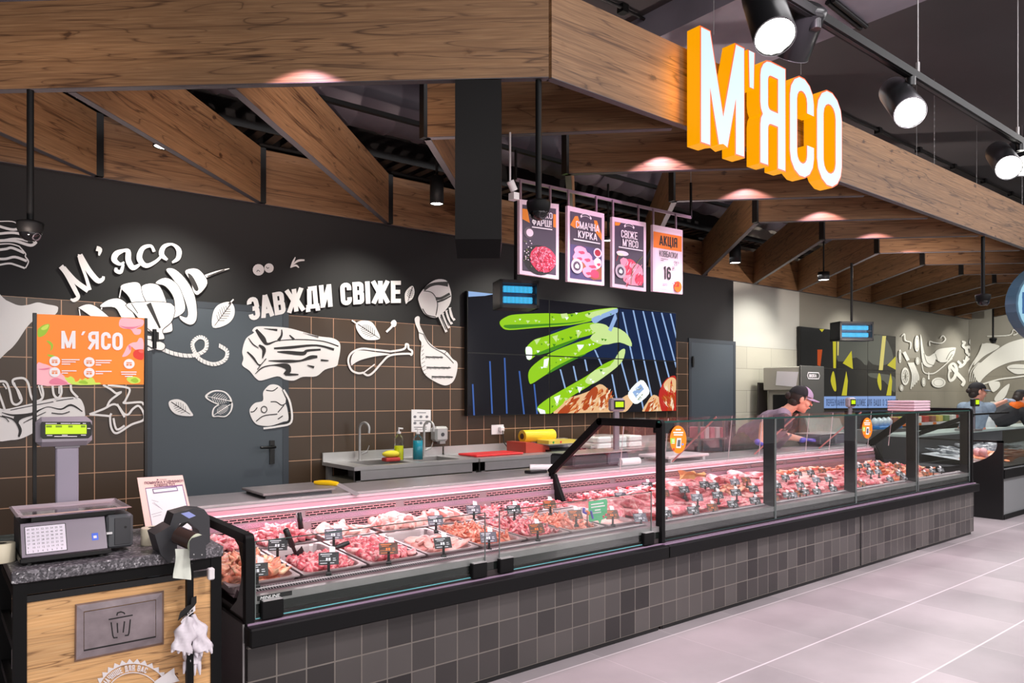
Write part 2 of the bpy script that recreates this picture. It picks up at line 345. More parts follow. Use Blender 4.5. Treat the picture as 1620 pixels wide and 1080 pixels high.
        if parent is not None: o.parent = parent
        return o
def rootloc(o):
    v = Vector((0, 0, 0))
    while o is not None: v += o.location; o = o.parent
    return v
def tag(o, label, cat, group=None, kind=None):
    if label: o['label'] = label
    if cat: o['category'] = cat
    if group: o['group'] = group
    if kind: o['kind'] = kind
    return o
def thing(name, label, cat, loc, group=None, rz=0):
    o = bpy.data.objects.new(name, None); COL.objects.link(o); o.empty_display_size = .05
    o.location = loc; o.rotation_euler = (0, 0, rz); return tag(o, label, cat, group)
def struct(o): o['kind'] = 'structure'; return o
def dup(root, loc, rz=None, label=None, group=None, scale=None):
    r = root.copy(); COL.objects.link(r); r.location = loc
    if rz is not None: r.rotation_euler = (0, 0, rz)
    if scale: r.scale = scale
    if label: r['label'] = label
    if group: r['group'] = group
    for ch in list(root.children):
        c = ch.copy(); COL.objects.link(c); c.parent = r
        for g in list(ch.children):
            d = g.copy(); COL.objects.link(d); d.parent = c
    return r
ORD = ['first', 'second', 'third', 'fourth', 'fifth', 'sixth', 'seventh', 'eighth', 'ninth', 'tenth', 'eleventh', 'twelfth', 'thirteenth', 'fourteenth', 'fifteenth', 'sixteenth', 'seventeenth', 'eighteenth', 'nineteenth', 'twentieth']
# ------------------------------------------------------------------ lettering: condensed stroke capitals
def arcp(cx, cy, rx, ry, a0, a1, n=7): return [(cx+rx*math.cos(R(a0+(a1-a0)*i/n)), cy+ry*math.sin(R(a0+(a1-a0)*i/n))) for i in range(n+1)]
def glyphs(t=.15, w=.44):
    a = t/2; b = w-t/2; m = w/2; r = m-a; T = 1-t/2; B = t/2
    ring = arcp(m, T-r, r, r, 0, 180)+arcp(m, B+r, r, r, 180, 360); ring = ring+[ring[0]]
    bowl = lambda y0, y1, x1: [(a, y1), (x1-.1, y1)]+arcp(x1-.1, y1-.1, .1, .1, 90, 0, 4)+arcp(x1-.1, y0+.1, .1, .1, 0, -90, 4)+[(a, y0)]
    g = {
     'М': (w+.16, [[(a, 0), (a, 1)], [(b+.16, 0), (b+.16, 1)], [(a, .97), (m+.08, .06)], [(m+.08, .06), (b+.16, .97)]]),
     'О': (w, [ring]), '0': (w, [ring]),
     'С': (w, [[(b, .66)]+arcp(m, T-r, r, r, 0, 180)+arcp(m, B+r, r, r, 180, 360)+[(b, .34)]]),
     'Я': (w, [[(b, 0), (b, 1)], [(b, T), (a+.11, T)]+arcp(a+.11, T-.11, .11, .11, 90, 180, 4)+arcp(a+.11, .58, .11, .11, 180, 270, 4)+[(b, .47)], [(m+.02, .47)]+arcp(a+.11, .36, .11, .11, 90, 180, 4)+[(a, 0)]]),
     "'": (.2, [[(.1, 1), (.09, .74)]]), '´': (.3, [[(.08, .82), (.2, 1)]]), ' ': (.26, []),
     'З': (w, [[(a, .72)]+arcp(m, T-r, r, r, 180, 0)+arcp(m+.02, .5+r*.7, r*.95, r*.75, -10, -90, 4)+[(m-.04, .5)], [(m, .5)]+arcp(m, .5-r*.7, r, r*.7, 80, 0, 4)+arcp(m, B+r, r, r, 0, -180)+[(a, .28)]]),
     'А': (w+.04, [[(a-.03, 0), (m+.02, .97)], [(b+.07, 0), (m+.02, .97)], [(a+.02, .26), (b+.02, .26)]]),
     'В': (w, [[(a, 0), (a, 1)], bowl(.52, T, b-.01), bowl(B, .52, b)]),
     'Р': (w, [[(a, 0), (a, 1)], bowl(.43, T, b)]),
     'Б': (w, [[(a, 0), (a, 1)], [(a, T), (b, T)], bowl(B, .54, b)]),
     'Ж': (w+.3, [[(m+.15, 0), (m+.15, 1)], [(a-.02, 1), (m+.08, .5), (a-.02, 0)], [(b+.32, 1), (m+.22, .5), (b+.32, 0)]]),
     'Д': (w+.08, [[(0, B+.02), (w+.08, B+.02)], [(a+.04, B), (a+.1, T)], [(b+.04, B), (b+.04, 1)], [(a+.05, T), (b+.08, T)], [(a-.03, .1), (a-.03, -.1)], [(b+.1, .1), (b+.1, -.1)]]),
     'И': (w+.04, [[(a, 0), (a, 1)], [(b+.04, 0), (b+.04, 1)], [(a, .06), (b+.04, .94)]]),
     'Й': (w+.04, [[(a, 0), (a, .9)], [(b+.04, 0), (b+.04, .9)], [(a, .06), (b+.04, .84)], [(m-.08, 1.06), (m+.1, 1.06)]]),
     'І': (t+.02, [[(a+.01, 0), (a+.01, 1)]]), '!': (t+.02, [[(a+.01, .3), (a+.01, 1)], [(a+.01, 0), (a+.01, .15)]]),
     'Е': (w-.05, [[(a, 0), (a, 1)], [(a, T), (w-.05, T)], [(a, .5), (w-.08, .5)], [(a, B), (w-.05, B)]]),
     'К': (w, [[(a, 0), (a, 1)], [(a+.04, .42), (b+.01, 1)], [(a+.08, .55), (b+.02, 0)]]),
     'У': (w, [[(a-.02, 1), (m+.01, .36)], [(b+.03, 1), (m-.03, .12), (a-.04, B)]]),
     'Ч': (w, [[(b, 0), (b, 1)], [(a, 1), (a, .6)]+arcp(a+.1, .55, .1, .1, 180, 270, 4)+[(b, .45)]]),
     'Н': (w, [[(a, 0), (a, 1)], [(b, 0), (b, 1)], [(a, .5), (b, .5)]]),
     'П': (w, [[(a, 0), (a, 1)], [(b, 0), (b, 1)], [(a, T), (b, T)]]),
     'Т': (w, [[(m, 0), (m, 1)], [(0, T), (w, T)]]),
     'Л': (w+.02, [[(a-.04, B), (a+.06, .3), (a+.08, T)], [(b, 0), (b, 1)], [(a+.05, T), (b+.05, T)]]),
     'Ш': (w+.24, [[(a, 0), (a, 1)], [(m+.12, 0), (m+.12, 1)], [(b+.24, 0), (b+.24, 1)], [(a, B), (b+.24, B)]]),
     'Ц': (w+.06, [[(a, 0), (a, 1)], [(b-.02, 0), (b-.02, 1)], [(a, B), (w+.05, B)], [(w+.0, .1), (w+.0, -.14)]]),
     'Ф': (w+.16, [[(m+.08, 0), (m+.08, 1)], [(m+.08+(m+.0)*math.cos(R(x)), .52+.27*math.sin(R(x))) for x in range(0, 361, 30)]]),
     '1': (.28, [[(.18, 0), (.18, 1)], [(.18, .93), (.02, .8)]]),
     '2': (w, [[(a, .7)]+arcp(m, T-r, r, r, 180, 0)+[(b, .66), (a, B), (b+.07, B)]]),
     '3': (w, [[(a, .72)]+arcp(m, T-r, r, r, 180, 0)+[(b, .62), (m, .5), (b, .38)]+arcp(m, B+r, r, r, 0, -180)+[(a, .28)]]),
     '6': (w, [[(b, .72)]+arcp(m, T-r, r, r, 0, 180)+arcp(m, B+r, r, r, 180, 360)+arcp(m, .56-r, r, r, 0, 180)]),
     '9': (w, [[(a, .28)]+arcp(m, B+r, r, r, 180, 360)+arcp(m, T-r, r, r, 0, 180)+arcp(m, .44+r, r, r, 180, 360)]),
     '5': (w, [[(b, T), (a, T), (a, .56), (m, .6)]+arcp(m, B+r+.08, r, r+.06, 80, -90)+[(a, B)]]),
     '-': (.3, [[(.04, .5), (.26, .5)]]), '.': (.16, [[(.08, 0), (.08, .14)]])}
    return g
def ribbon(pts, t, closed=False):
    """list of quads along a 2D polyline, width t (number or list), mitred"""
    if not isinstance(t, (list, tuple)): pts = [p for i, p in enumerate(pts) if i == 0 or abs(p[0]-pts[i-1][0])+abs(p[1]-pts[i-1][1]) > 1e-6]
    n = len(pts); out = []; L_ = []; R_ = []
    ts = t if isinstance(t, (list, tuple)) else [t]*n
    for i in range(n):
        p = pts[i]; a = pts[i-1] if i else (pts[-2] if closed else None); b = pts[i+1] if i < n-1 else (pts[1] if closed else None)
        def nd(u, v):
            dx, dy = v[0]-u[0], v[1]-u[1]; l = math.hypot(dx, dy) or 1e-9; return (dx/l, dy/l)
        if a is None: d1 = d2 = nd(p, b)
        elif b is None: d1 = d2 = nd(a, p)
        else: d1 = nd(a, p); d2 = nd(p, b)
        nx, ny = -(d1[1]+d2[1]), d1[0]+d2[0]; l = math.hypot(nx, ny)
        if l < .35: nx, ny = -d1[1], d1[0]; k = 1
        else:
            nx /= l; ny /= l; k = 1/max(.72, nx*-d1[1]+ny*d1[0])
        h = ts[i]/2*k; L_.append((p[0]+nx*h, p[1]+ny*h)); R_.append((p[0]-nx*h, p[1]-ny*h))
    return [(L_[i], R_[i], R_[i+1], L_[i+1]) for i in range(n-1)]
def lettering(text, t=.15, w=.44, gap=.07):
    """quads of a line of capitals of height 1; returns (quads, width)"""
    g = glyphs(t, w); x = 0; out = []
    for ch in text:
        gw, st = g.get(ch, g[' '])
        for pl in st:
            cl = len(pl) > 3 and abs(pl[0][0]-pl[-1][0])+abs(pl[0][1]-pl[-1][1]) < 1e-6
            out += [[(x+p[0], p[1]) for p in q] for q in ribbon(pl, t, cl)]
        x += gw+gap
    return out, x-gap
def catmull(pts, k=5):
    out = []; n = len(pts)
    for i in range(n-1):
        p0 = pts[max(i-1, 0)]; p1 = pts[i]; p2 = pts[i+1]; p3 = pts[min(i+2, n-1)]
        for j in range(k):
            t = j/k; out.append(tuple(.5*((2*p1[c])+(-p0[c]+p2[c])*t+(2*p0[c]-5*p1[c]+4*p2[c]-p3[c])*t*t+(-p0[c]+3*p1[c]-3*p2[c]+p3[c])*t**3) for c in (0, 1)))
    out.append(tuple(pts[-1])); return out
def closedcm(pts, k=4):
    n = len(pts); ext = pts[-2:]+pts+pts[:3]; c = catmull(ext, k); return c[2*k:2*k+n*k]
def fonttext(body, size, m, origin, u, v, name='lettering', parent=None, xs=1., bold=0., depth=.0, align='LEFT', mb=None):
    """default font text laid on the plane of unit vectors u (right), v (up)"""
    c = bpy.data.curves.new('t', 'FONT'); c.body = body; c.size = size; c.offset = bold; c.resolution_u = 2; c.align_x = align
    o = bpy.data.objects.new('t', c); COL.objects.link(o)
    dg = bpy.context.evaluated_depsgraph_get(); me = bpy.data.meshes.new_from_object(o.evaluated_get(dg))
    own = mb is None; mb = mb or MB(); origin = Vector(origin); u = Vector(u); v = Vector(v)
    mb.add([origin+u*p.co.x*xs+v*p.co.y for p in me.vertices], [list(p.vertices) for p in me.polygons], m)
    bpy.data.objects.remove(o); bpy.data.curves.remove(c); bpy.data.meshes.remove(me)
    return mb.build(name, parent) if own else mb
# ================================================================== SETTING
YW = 5.857
FLOOR = tilemat('floor_tiles', (170, 161, 164), (144, 137, 140), (196, 188, 190), .61, .61, .0016, 'XY', .34, (2.9, 1.615), .06, .16, .0, (('Y', 1.615, .61),))
BTILE = tilemat('brown_wall_tiles', (70, 54, 40), (62, 47, 35), (196, 152, 122), .2, .2, .0028, 'XZ', .33, (.528, .092), .2, .05)
LTILE = tilemat('light_wall_tiles', (196, 192, 176), (186, 182, 166), (140, 136, 122), .6, .3, .003, 'XZ', .35, (8.52, -.01), .1, .04, .5)
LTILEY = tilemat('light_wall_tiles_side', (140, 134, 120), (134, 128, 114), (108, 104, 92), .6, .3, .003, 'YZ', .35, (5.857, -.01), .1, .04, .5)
PAINTD = mat('dark_wall_paint', (37, 36, 37), .85)
PAINTT = mat('taupe_wall_paint', (142, 137, 124), .8)
TTILE = tilemat('taupe_wall_tiles', (134, 128, 114), (128, 122, 108), (104, 100, 90), .6, .3, .003, 'XZ', .35, (8.52, -.01), .1, .04, .5)
PAINTL = mat('light_wall_paint', (196, 194, 184), .8)
CEIL = mat('dark_ceiling_paint', (64, 61, 63), .9, var=.15, vscale=1.2)
CONC = mat('raw_concrete', (128, 124, 136), .85, var=.25, vscale=1.6)
DOORM = mat('grey_door_paint', (72, 80, 88), .45)
DOORF = mat('grey_door_frame', (56, 62, 70), .5)
b = MB(); b.box((-6, -6, -.1), (22, 5.95, 0), FLOOR); struct(b.build('floor'))
b = MB(); b.box((-6, -6, 4.3), (22, 5.95, 4.4), CEIL); struct(b.build('ceiling'))
b = MB()
b.box((-6, YW, 0), (8.52, YW+.1, 2.092), BTILE); b.box((-6, YW+.008, 2.092), (8.52, YW+.1, 4.3), PAINTD)
b.box((8.52, YW, 0), (10.18, YW+.1, 2.092), LTILE); b.box((8.52, YW+.008, 2.092), (10.18, YW+.1, 4.3), PAINTL)
b.box((10.18, YW, 0), (16.63, YW+.1, 2.092), TTILE); b.box((10.18, YW+.008, 2.092), (16.63, YW+.1, 4.3), PAINTT)
WALL = struct(b.build('wall_back', origin=(0, YW, 0)))
b = MB(); b.box((16.63, -2, 0), (16.73, YW+.1, 2.092), LTILEY); b.box((16.638, -2, 2.092), (16.73, YW+.1, 4.3), PAINTT)
WALLR = struct(b.build('wall_right', origin=(16.63, 3, 0)))
# pilaster-like light strip between the two halves of the back wall screens
for n_, x0, x1, side in ((1, 1.30, 2.28, 'l'), (2, 7.60, 8.50, 'r')):
    b = MB(); b.box((x0-.0, YW-.006, 0), (x1, YW+.02, 2.10), DOORM); d = struct(b.build('door_%d' % n_))
    b = MB()
    for a, c in (((x0-.05, YW-.009, 0), (x0, YW+.02, 2.15)), ((x1, YW-.009, 0), (x1+.05, YW+.02, 2.15)), ((x0, YW-.009, 2.10), (x1, YW+.02, 2.15))): b.box(a, c, DOORF)
    b.build('door_frame', d)
    b = MB()
    hx = x0+.012
    for z in (1.85, .35): b.tube([(hx, YW-.022, z-.07), (hx, YW-.022, z+.07)], .014, DBLACK); b.box((hx-.02, YW-.02, z-.02), (hx+.03, YW-.004, z+.05), DBLACK)
    b.build('door_hinge', d)
    b = MB(); lx = x1-.09
    b.tube([(lx, YW-.01, 1.02), (lx, YW-.085, 1.02), (lx-.12, YW-.085, 1.02)], .011, DBLACK); b.box((lx-.02, YW-.018, .88), (lx+.02, YW-.004, 1.07), DBLACK)
    b.build('door_handle', d)
# ------------------------------------------------------------------ timber: beams, fascia, rafters
ZB, ZT, TH = 2.95, 3.385, .042
EDGE = mat('board_edge_band', (70, 66, 70), .5)
def board_local(b, L_, z0, z1, th, m, x0=0.):
    b.box((x0, -th/2, z0+.004), (L_, th/2, z1), m); b.box((x0, -th/2, z0), (L_, th/2, z0+.004), EDGE)
def board(name, p, q, parent=None, edge=False, z0=ZB, z1=ZT):
    p = Vector((p[0], p[1], 0)); q = Vector((q[0], q[1], 0)); d = q-p; b = MB(); board_local(b, d.length, 0, z1-z0, TH, WOOD)
    o = b.build(name, parent, local=True); o.location = Vector((p.x, p.y, z0))-(rootloc(parent) if parent else Vector((0, 0, 0))); o.rotation_euler = (0, 0, math.atan2(d.y, d.x)); return o
CN = Vector((2.326, 2.626)); LD = Vector((-2.037, 1.816)).normalized()
o = board('front_beam', (CN.x, CN.y), (18.5, CN.y)); tag(o, 'long brown timber beam that carries the glowing orange letters', 'wooden beam')
LE = CN+LD*4.25
o = board('front_beam', (LE.x, LE.y), (CN.x, CN.y)); tag(o, 'long brown timber beam across the top left, ending at the black duct', 'wooden beam')
o = board('trim_1', (-1.2, 5.80), (16.55, 5.80)); struct(o)
SEG = Vector((2.03, 2.09))
def rafter(label, pts):
    t = thing('wooden_rafter', label, 'wooden rafter', (pts[0][0], pts[0][1], ZB), 'zigzag timber rafters under the ceiling')
    for p, q in zip(pts, pts[1:]): board('rafter_board', p, q, t)
    if len(pts) > 2:
        b = MB(); k = pts[1]; b.box((k[0]-.034, k[1]-.02, ZB), (k[0]+.016, k[1]+.03, ZT), DBLACK); b.build('corner_post', t)
    b = MB(); e = pts[-1]; b.box((e[0]-.02, e[1]-.045, ZB), (e[0]+.03, e[1]-.002, ZT), DBLACK); b.build('end_bracket', t)
    return t
lefts = []
for j in range(1, 5):
    W_ = Vector((4.34-1.135*j, 5.775)); # W - s*SEG = CN + t*LD
    det = SEG.x*(-LD.y)-SEG.y*(-LD.x); rx, ry = W_.x-CN.x, W_.y-CN.y
    s_ = (rx*(-LD.y)-ry*(-LD.x))/-det if False else None
    # solve [LD SEG][t s]^T = W-CN
    D_ = LD.x*SEG.y-LD.y*SEG.x; t_ = (rx*SEG.y-ry*SEG.x)/D_; s_ = (LD.x*ry-LD.y*rx)/D_
    st = CN+LD*t_+SEG.normalized()*.03; lefts.append((st, W_))
for i, (st, W_) in enumerate(lefts):
    rafter(['single-board timber rafter right of the white wall lettering, nearest the black duct', 'single-board timber rafter reaching the wall above the skewer mural',
            'single-board timber rafter behind the leftmost dome camera pole', 'single-board timber rafter at the top left edge'][i], [(st.x, st.y), (W_.x, W_.y)])
for i in range(12):
    k = Vector((2.31+1.135*i, 3.69)); f = (k.x+1.005, 2.69); wl = (k.x+2.03, 5.775)
    if wl[0] > 16.4: wl = (16.4, 3.69+(16.4-k.x)*2.09/2.03)
    rafter('two-board zigzag timber rafter, %s counting from the black duct rightwards' % ORD[i], [f, (k.x, k.y), wl])
# ------------------------------------------------------------------ services up in the ceiling
DUCT = mat('dark_duct_paint', (62, 56, 64), .55, .3)
def ducttube(label, Y, z, r, x0, x1):
    b = MB(); pts = []; rs = []; x = x0
    while x < x1:
        for dx, k in ((0, 1), (.02, 1.05), (.04, 1.05), (.06, 1)): pts.append((x+dx, Y, z)); rs.append(r*k)
        x += .32
    b.tube(pts, rs, DUCT, 24); tag(b.build('ventilation_duct'), label, 'duct')
yy = P(600, 207, Z=3.5).y
ducttube('fat round dark ventilation duct running above the timber rafters', yy, 3.74, .24, -2, 12)
b = MB(); ty = P(620, 262, Z=3.42).y-.12
for k in (0, 1): b.box((-2, ty+k*.26-.005, 3.42), (13, ty+k*.26+.005, 3.48), DBLACK)
for i in range(110): b.box((-2+i*.136, ty, 3.42), (-2+i*.136+.07, ty+.26, 3.425), DBLACK)
tag(b.build('cable_tray'), 'black perforated cable tray hanging below the round duct', 'cable tray')
bx = P(1278, 74, Z=4.08).x
b = MB(); b.box((bx-1.0, -5, 4.08), (bx, 5.9, 4.32), CONC); struct(b.build('trim_2'))
b = MB()
for px, py in (((1318, 0), (1370, 42)),):
    a = P(*px, Z=4.06); c = P(*py, Z=4.06)
    for dy in (0, .04): b.tube([a+Vector((0, dy, 0)), c+Vector((0, dy, 0))], .018, DBLACK, 6)
tag(b.build('cable_conduit'), 'pair of short black conduits on the pale concrete ceiling beam', 'conduit')
b = MB(); y = P(1400, 215, Z=4.25).y
pts = [(x_/2, y+.01*math.sin(x_*3), 4.27) for x_ in range(4, 30)]
b.tube(pts, .014, DBLACK, 6)
for x_ in range(4, 30, 2): b.box((x_/2-.03, y-.03, 4.24), (x_/2+.03, y+.03, 4.3), DBLACK)
tag(b.build('cable_conduit'), 'thin black cable run clipped along the dark ceiling behind the spotlight track', 'conduit')
# black sheet duct drop
A = P(720, 126, Z=2.945); B_ = P(793, 126, Z=2.945); dv = (B_-A); nv = Vector((dv.y, -dv.x, 0)).normalized()
zk = P(756, 378, Y=(A.y+B_.y)/2).z; zb = P(756, 406, Y=(A.y+B_.y)/2).z
b = MB(); back = -nv*.16 if nv.y < 0 else nv*.16
q = lambda z, o=0, sh=0: [Vector((A.x, A.y, z))+back*o+dv*sh, Vector((B_.x, B_.y, z))+back*o-dv*sh]
b.sheet([q(2.945), q(zk), q(zb, .25, .03)], mat('satin_black_sheet', (13, 11, 12), .5, 0, spec=.16), False); b.sheet([q(2.945, 1), q(zk, 1), q(zb, .25, .03)], BLACK, False)
b.sheet([[q(z, 0)[1], q(z, 1)[1]] for z in (2.945, zk)], BLACK, False); b.sheet([[q(z, 0)[0], q(z, 1)[0]] for z in (2.945, zk)], BLACK, False)
b.flat([q(zk)[1], q(zk, 1)[1], q(zb, .25, .03)[1]], BLACK); b.flat([q(zk)[0], q(zk, 1)[0], q(zb, .25, .03)[0]], BLACK)
tag(b.build('sheet_metal_duct', fix=False), 'tall black sheet-metal duct drop with folded foot under the beam corner', 'duct')
# ------------------------------------------------------------------ WALL MURAL (flat film on the wall, traced where it stands)
class Decal:
    def __init__(s, y=YW-.012): s.b = MB(); s.y = y
    def P(s, p, k): q = P(p[0], p[1], Y=s.y-k*.0012); return q
    def fill(s, pts, m=None, k=0, smooth=True):
        pts = closedcm(pts) if smooth and len(pts) > 4 else pts
        s.b.flat([s.P(p, k) for p in pts], m or MURAL); return s
    def line(s, pts, t, m=None, k=1, smooth=True):
        n0 = len(pts)
        if smooth and n0 > 2:
            if isinstance(t, (list, tuple)):
                tt = catmull([(v, 0) for v in t], 5); t = [max(.1, v[0]) for v in tt]
            pts = catmull(pts, 5)
        for q in ribbon(pts, t): s.b.flat([s.P(p, k) for p in q], m or MURALD)
        return s
    def build(s, name, label, parent=None):
        o = s.b.build(name, parent or WALL); o['label'] = label; return o
def Z(x0, y0, sc): return lambda *pts: [(x0+a/sc, y0+c/sc) for a, c in pts]
# script lettering M'yaso
z = Z(0, 380, 6.23); d = Decal()
d.line(z((600, 255), (655, 330), (745, 500), (770, 560), (730, 590), (695, 580)), [8.5, 7.5, 7, 6, 6, 2.5], MURAL, 0)
d.line(z((625, 270), (740, 400), (870, 495)), [7.5, 8, 8.5], MURAL, 0); d.line(z((885, 490), (850, 370), (790, 200), (790, 140)), [6, 5, 5, 7.5], MURAL, 0)
d.line(z((785, 145), (870, 290), (960, 395), (1010, 385), (1020, 355)), [9, 9, 8.5, 6, 4], MURAL, 0)
d.line(z((950, 80), (985, 95), (975, 150)), [8, 7, 2.5], MURAL, 0)
d.line(z((1235, 95), (1150, 130), (1125, 190), (1180, 235), (1225, 215)), [4, 9, 9, 5, 3], MURAL, 0); d.line(z((1200, 100), (1260, 110), (1265, 200), (1310, 270), (1375, 240)), [3, 8, 9, 8, 4], MURAL, 0)
d.line(z((1215, 235), (1190, 310), (1145, 300), (1145, 270)), [4, 6, 6, 4], MURAL, 0)
z = Z(0, 240, 3.857)
d.line(z((940, 610), (920, 575), (870, 590), (850, 650), (890, 695), (950, 670), (990, 630)), [5, 4.5, 7, 9, 7, 5, 4], MURAL, 0)
d.line(z((1020, 660), (985, 625), (1000, 580), (1050, 565), (1090, 600), (1085, 650), (1050, 675)), [4, 8, 7, 4, 8, 7, 3], MURAL, 0)
d.build('mural_script_lettering', 'large white script word painted above the skewer')
# ribbon skewer
def band(d, pts, m=None, k=0):
    if m is None: c_ = closedcm(pts); d.line(c_+[c_[0]], 2.2, MURALD, 0, False)
    d.fill(pts, m, k)
d = Decal(YW-.012); z = Z(0, 240, 3.857)
d.line(z((1240, 765), (1320, 735), (1400, 712)), [5, 4, 1], MURAL, 0); d.line(z((1265, 760), (1370, 720)), 1.6, MURALD, 1)
band(d, z((1130, 730), (1180, 712), (1225, 730), (1265, 800), (1210, 870), (1180, 850), (1165, 790))); band(d, z((1145, 745), (1175, 760), (1210, 830), (1200, 850), (1180, 830)), MURALD, 1)
band(d, z((1015, 720), (1060, 715), (1125, 770), (1180, 860), (1200, 960), (1195, 1030), (1160, 1055), (1110, 1030), (1095, 1000), (1140, 1010), (1145, 960), (1110, 860), (1060, 780)))
band(d, z((950, 800), (1010, 770), (1080, 810), (1120, 900), (1125, 970), (1070, 1010), (1035, 1010), (1065, 970), (1060, 890), (1010, 820)))
band(d, z((860, 830), (930, 805), (990, 850), (1050, 1060), (1030, 1100), (960, 1100), (960, 1060), (900, 930)))
band(d, z((735, 825), (790, 800), (850, 805), (870, 880), (930, 1000), (965, 1100), (890, 1090), (830, 1000), (790, 890)))
d.line(z((740, 830), (728, 890)), 1.6, MURAL, 0)
band(d, z((610, 945), (660, 905), (730, 898), (790, 950), (850, 1060), (900, 1130), (1000, 1170), (985, 1210), (900, 1180), (780, 1080), (740, 1010), (700, 950)))
d.line(z((620, 950), (615, 1000), (640, 1050)), 1.8, MURAL, 0)
band(d, z((480, 950), (540, 930), (600, 955), (700, 1040), (760, 1100), (640, 1060), (500, 965))); d.line(z((482, 960), (490, 1010)), 1.8, MURAL, 0)
d.line(z((825, 1010), (890, 1090), (960, 1100)), [1, 1.8, 1], MURALD, 1)
z = Z(0, 480, 3.857)
band(d, z((780, 0), (1040, 0), (1050, 100), (990, 160), (1000, 200), (990, 218), (890, 215), (880, 195), (960, 200), (900, 150), (820, 60)))
d.line(z((905, 0), (975, 150)), [8, 3], MURALD, 1); d.line(z((800, 0), (840, 60)), 1.2, MURALD, 1)
d.build('mural_skewer', 'white ribbon skewer painted above the orange sign')
# rope
d = Decal(YW-.012); z = Z(0, 480, 3.857)
rp = catmull(z((895, 280), (960, 268), (1060, 305), (1170, 318), (1250, 285), (1258, 225), (1215, 205), (1175, 240), (1185, 290), (1220, 340), (1300, 370), (1370, 345), (1385, 290), (1335, 255)), 4)
L_ = 0
for i in range(len(rp)-1):
    a, c = rp[i], rp[i+1]; dx, dy = c[0]-a[0], c[1]-a[1]; l = math.hypot(dx, dy); ux, uy = dx/l, dy/l
    cx_, cy_ = (a[0]+c[0])/2, (a[1]+c[1])/2; hw = l*.44; hh = 3.1
    d.fill([(cx_-ux*hw-uy*hh+ux*1.2, cy_-uy*hw+ux*hh+uy*1.2), (cx_+ux*hw-uy*hh+ux*1.2, cy_+uy*hw+ux*hh+uy*1.2), (cx_+ux*hw+uy*hh-ux*1.2, cy_+uy*hw-ux*hh-uy*1.2), (cx_-ux*hw+uy*hh-ux*1.2, cy_-uy*hw-ux*hh-uy*1.2)], smooth=False)
d.build('mural_rope', 'white looped rope drawn across the grey door')
# leaves
def leaf(pts, tip0, tip1, name='mural_leaf', label=None, side=6, veins=True, solid=True, y=YW-.012):
    d = Decal(y); d.fill(pts)
    VM = MURALD
    if not solid:
        cx_ = sum(p[0] for p in pts)/len(pts); cy_ = sum(p[1] for p in pts)/len(pts); VM = MURAL; d.fill([(cx_+(p[0]-cx_)*.84, cy_+(p[1]-cy_)*.84) for p in pts], DOORM, 0)
    if veins:
        d.line([tip0, tip1], [.8, 1.4], VM, 1)
        dx, dy = tip1[0]-tip0[0], tip1[1]-tip0[1]; l = math.hypot(dx, dy)
        for i in range(1, side):
            t = .12+.72*i/side; px, py = tip0[0]+dx*t, tip0[1]+dy*t; h = l*.27*math.sin(math.pi*min(1, t+.1))
            for sg in (1, -1):
                ax = (dx/l*.6-dy/l*.8*sg)*h; ay = (dy/l*.6+dx/l*.8*sg)*h; d.line([(px, py), (px+ax*.98, py+ay*.98)], .7, VM, 1, False)
    d.build(name, label)
z = Z(0, 240, 3.857)
d = Decal(YW-.012); d.line(z((1395, 930), (1425, 900)), 2.2, MURAL, 0); d.build('mural_leaf', 'stem of the white leaf left of the lettering')
leaf(z((1300, 1072), (1298, 990), (1330, 935), (1400, 915), (1430, 950), (1425, 1010), (1380, 1055)), z((1310, 1060))[0], z((1410, 925))[0], label='white leaf on the wall between the skewer and the lettering', side=7)
z = Z(0, 480, 3.857)
leaf(z((1175, 685), (1090, 680), (1045, 650), (1030, 600), (1080, 583), (1130, 605), (1160, 650)), z((1160, 675))[0], z((1045, 600))[0], label='white leaf on the left part of the grey door')
leaf(z((1250, 565), (1300, 530), (1370, 535), (1410, 575), (1410, 610), (1350, 620), (1290, 600)), z((1260, 565))[0], z((1410, 595))[0], label='upper white outlined leaf on the grey door', solid=False, side=8)
leaf(z((1295, 688), (1300, 640), (1340, 612), (1415, 600), (1415, 650), (1380, 690), (1330, 690)), z((1305, 680))[0], z((1405, 615))[0], label='lower white outlined leaf on the grey door', solid=False, side=8)
z = Z(540, 430, 5.685)
leaf(z((345, 600), (240, 612), (180, 580), (135, 510), (135, 460), (190, 437), (270, 450), (320, 520)), z((340, 595))[0], z((150, 470))[0], label='white leaf on the brown tiles under the lettering', side=8, y=YW-.012)
leaf(z((580, 285), (570, 210), (590, 160), (640, 125), (658, 180), (640, 240), (600, 268)), z((600, 262))[0], z((640, 135))[0], label='small white leaf right of the lettering', y=YW-.012)
d = Decal(YW-.012); d.line(z((95, 435), (140, 465)), 2.2, MURAL, 0); d.line(z((580, 285), (605, 250)), 1.2, MURAL, 0)
d.line(z((405, 540), (450, 495), (475, 455)), [3.5, 3.5, 5], MURAL, 0); d.fill(z((445, 465), (455, 440), (480, 432), (497, 455), (490, 485), (470, 495))); d.build('mural_clove', 'small white clove beside the leaf on the tiles')
d = Decal(YW-.012); z = Z(340, 360, 3.6)
for (cx_, cy_, r_) in ((248, 240, 33), (308, 230, 27)):
    d.fill([(340+(cx_+r_*math.cos(R(a)))/3.6, 360+(cy_+r_*math.sin(R(a)))/3.6) for a in range(0, 360, 24)], smooth=False)
d.line(z((238, 252), (245, 242), (256, 250)), 1, MURALD); d.line(z((292, 222), (300, 232), (308, 226)), 1, MURALD)
d.line(z((430, 228), (445, 195), (458, 168)), [1, 3, 1.5], MURAL, 0); d.line(z((430, 225), (470, 190), (510, 185)), [1, 3.5, 2.5], MURAL, 0); d.line(z((430, 228), (460, 215), (478, 228)), [1, 3, 1.5], MURAL, 0)
d.build('mural_peppercorns', 'two white peppercorns and a sprig above the lettering')
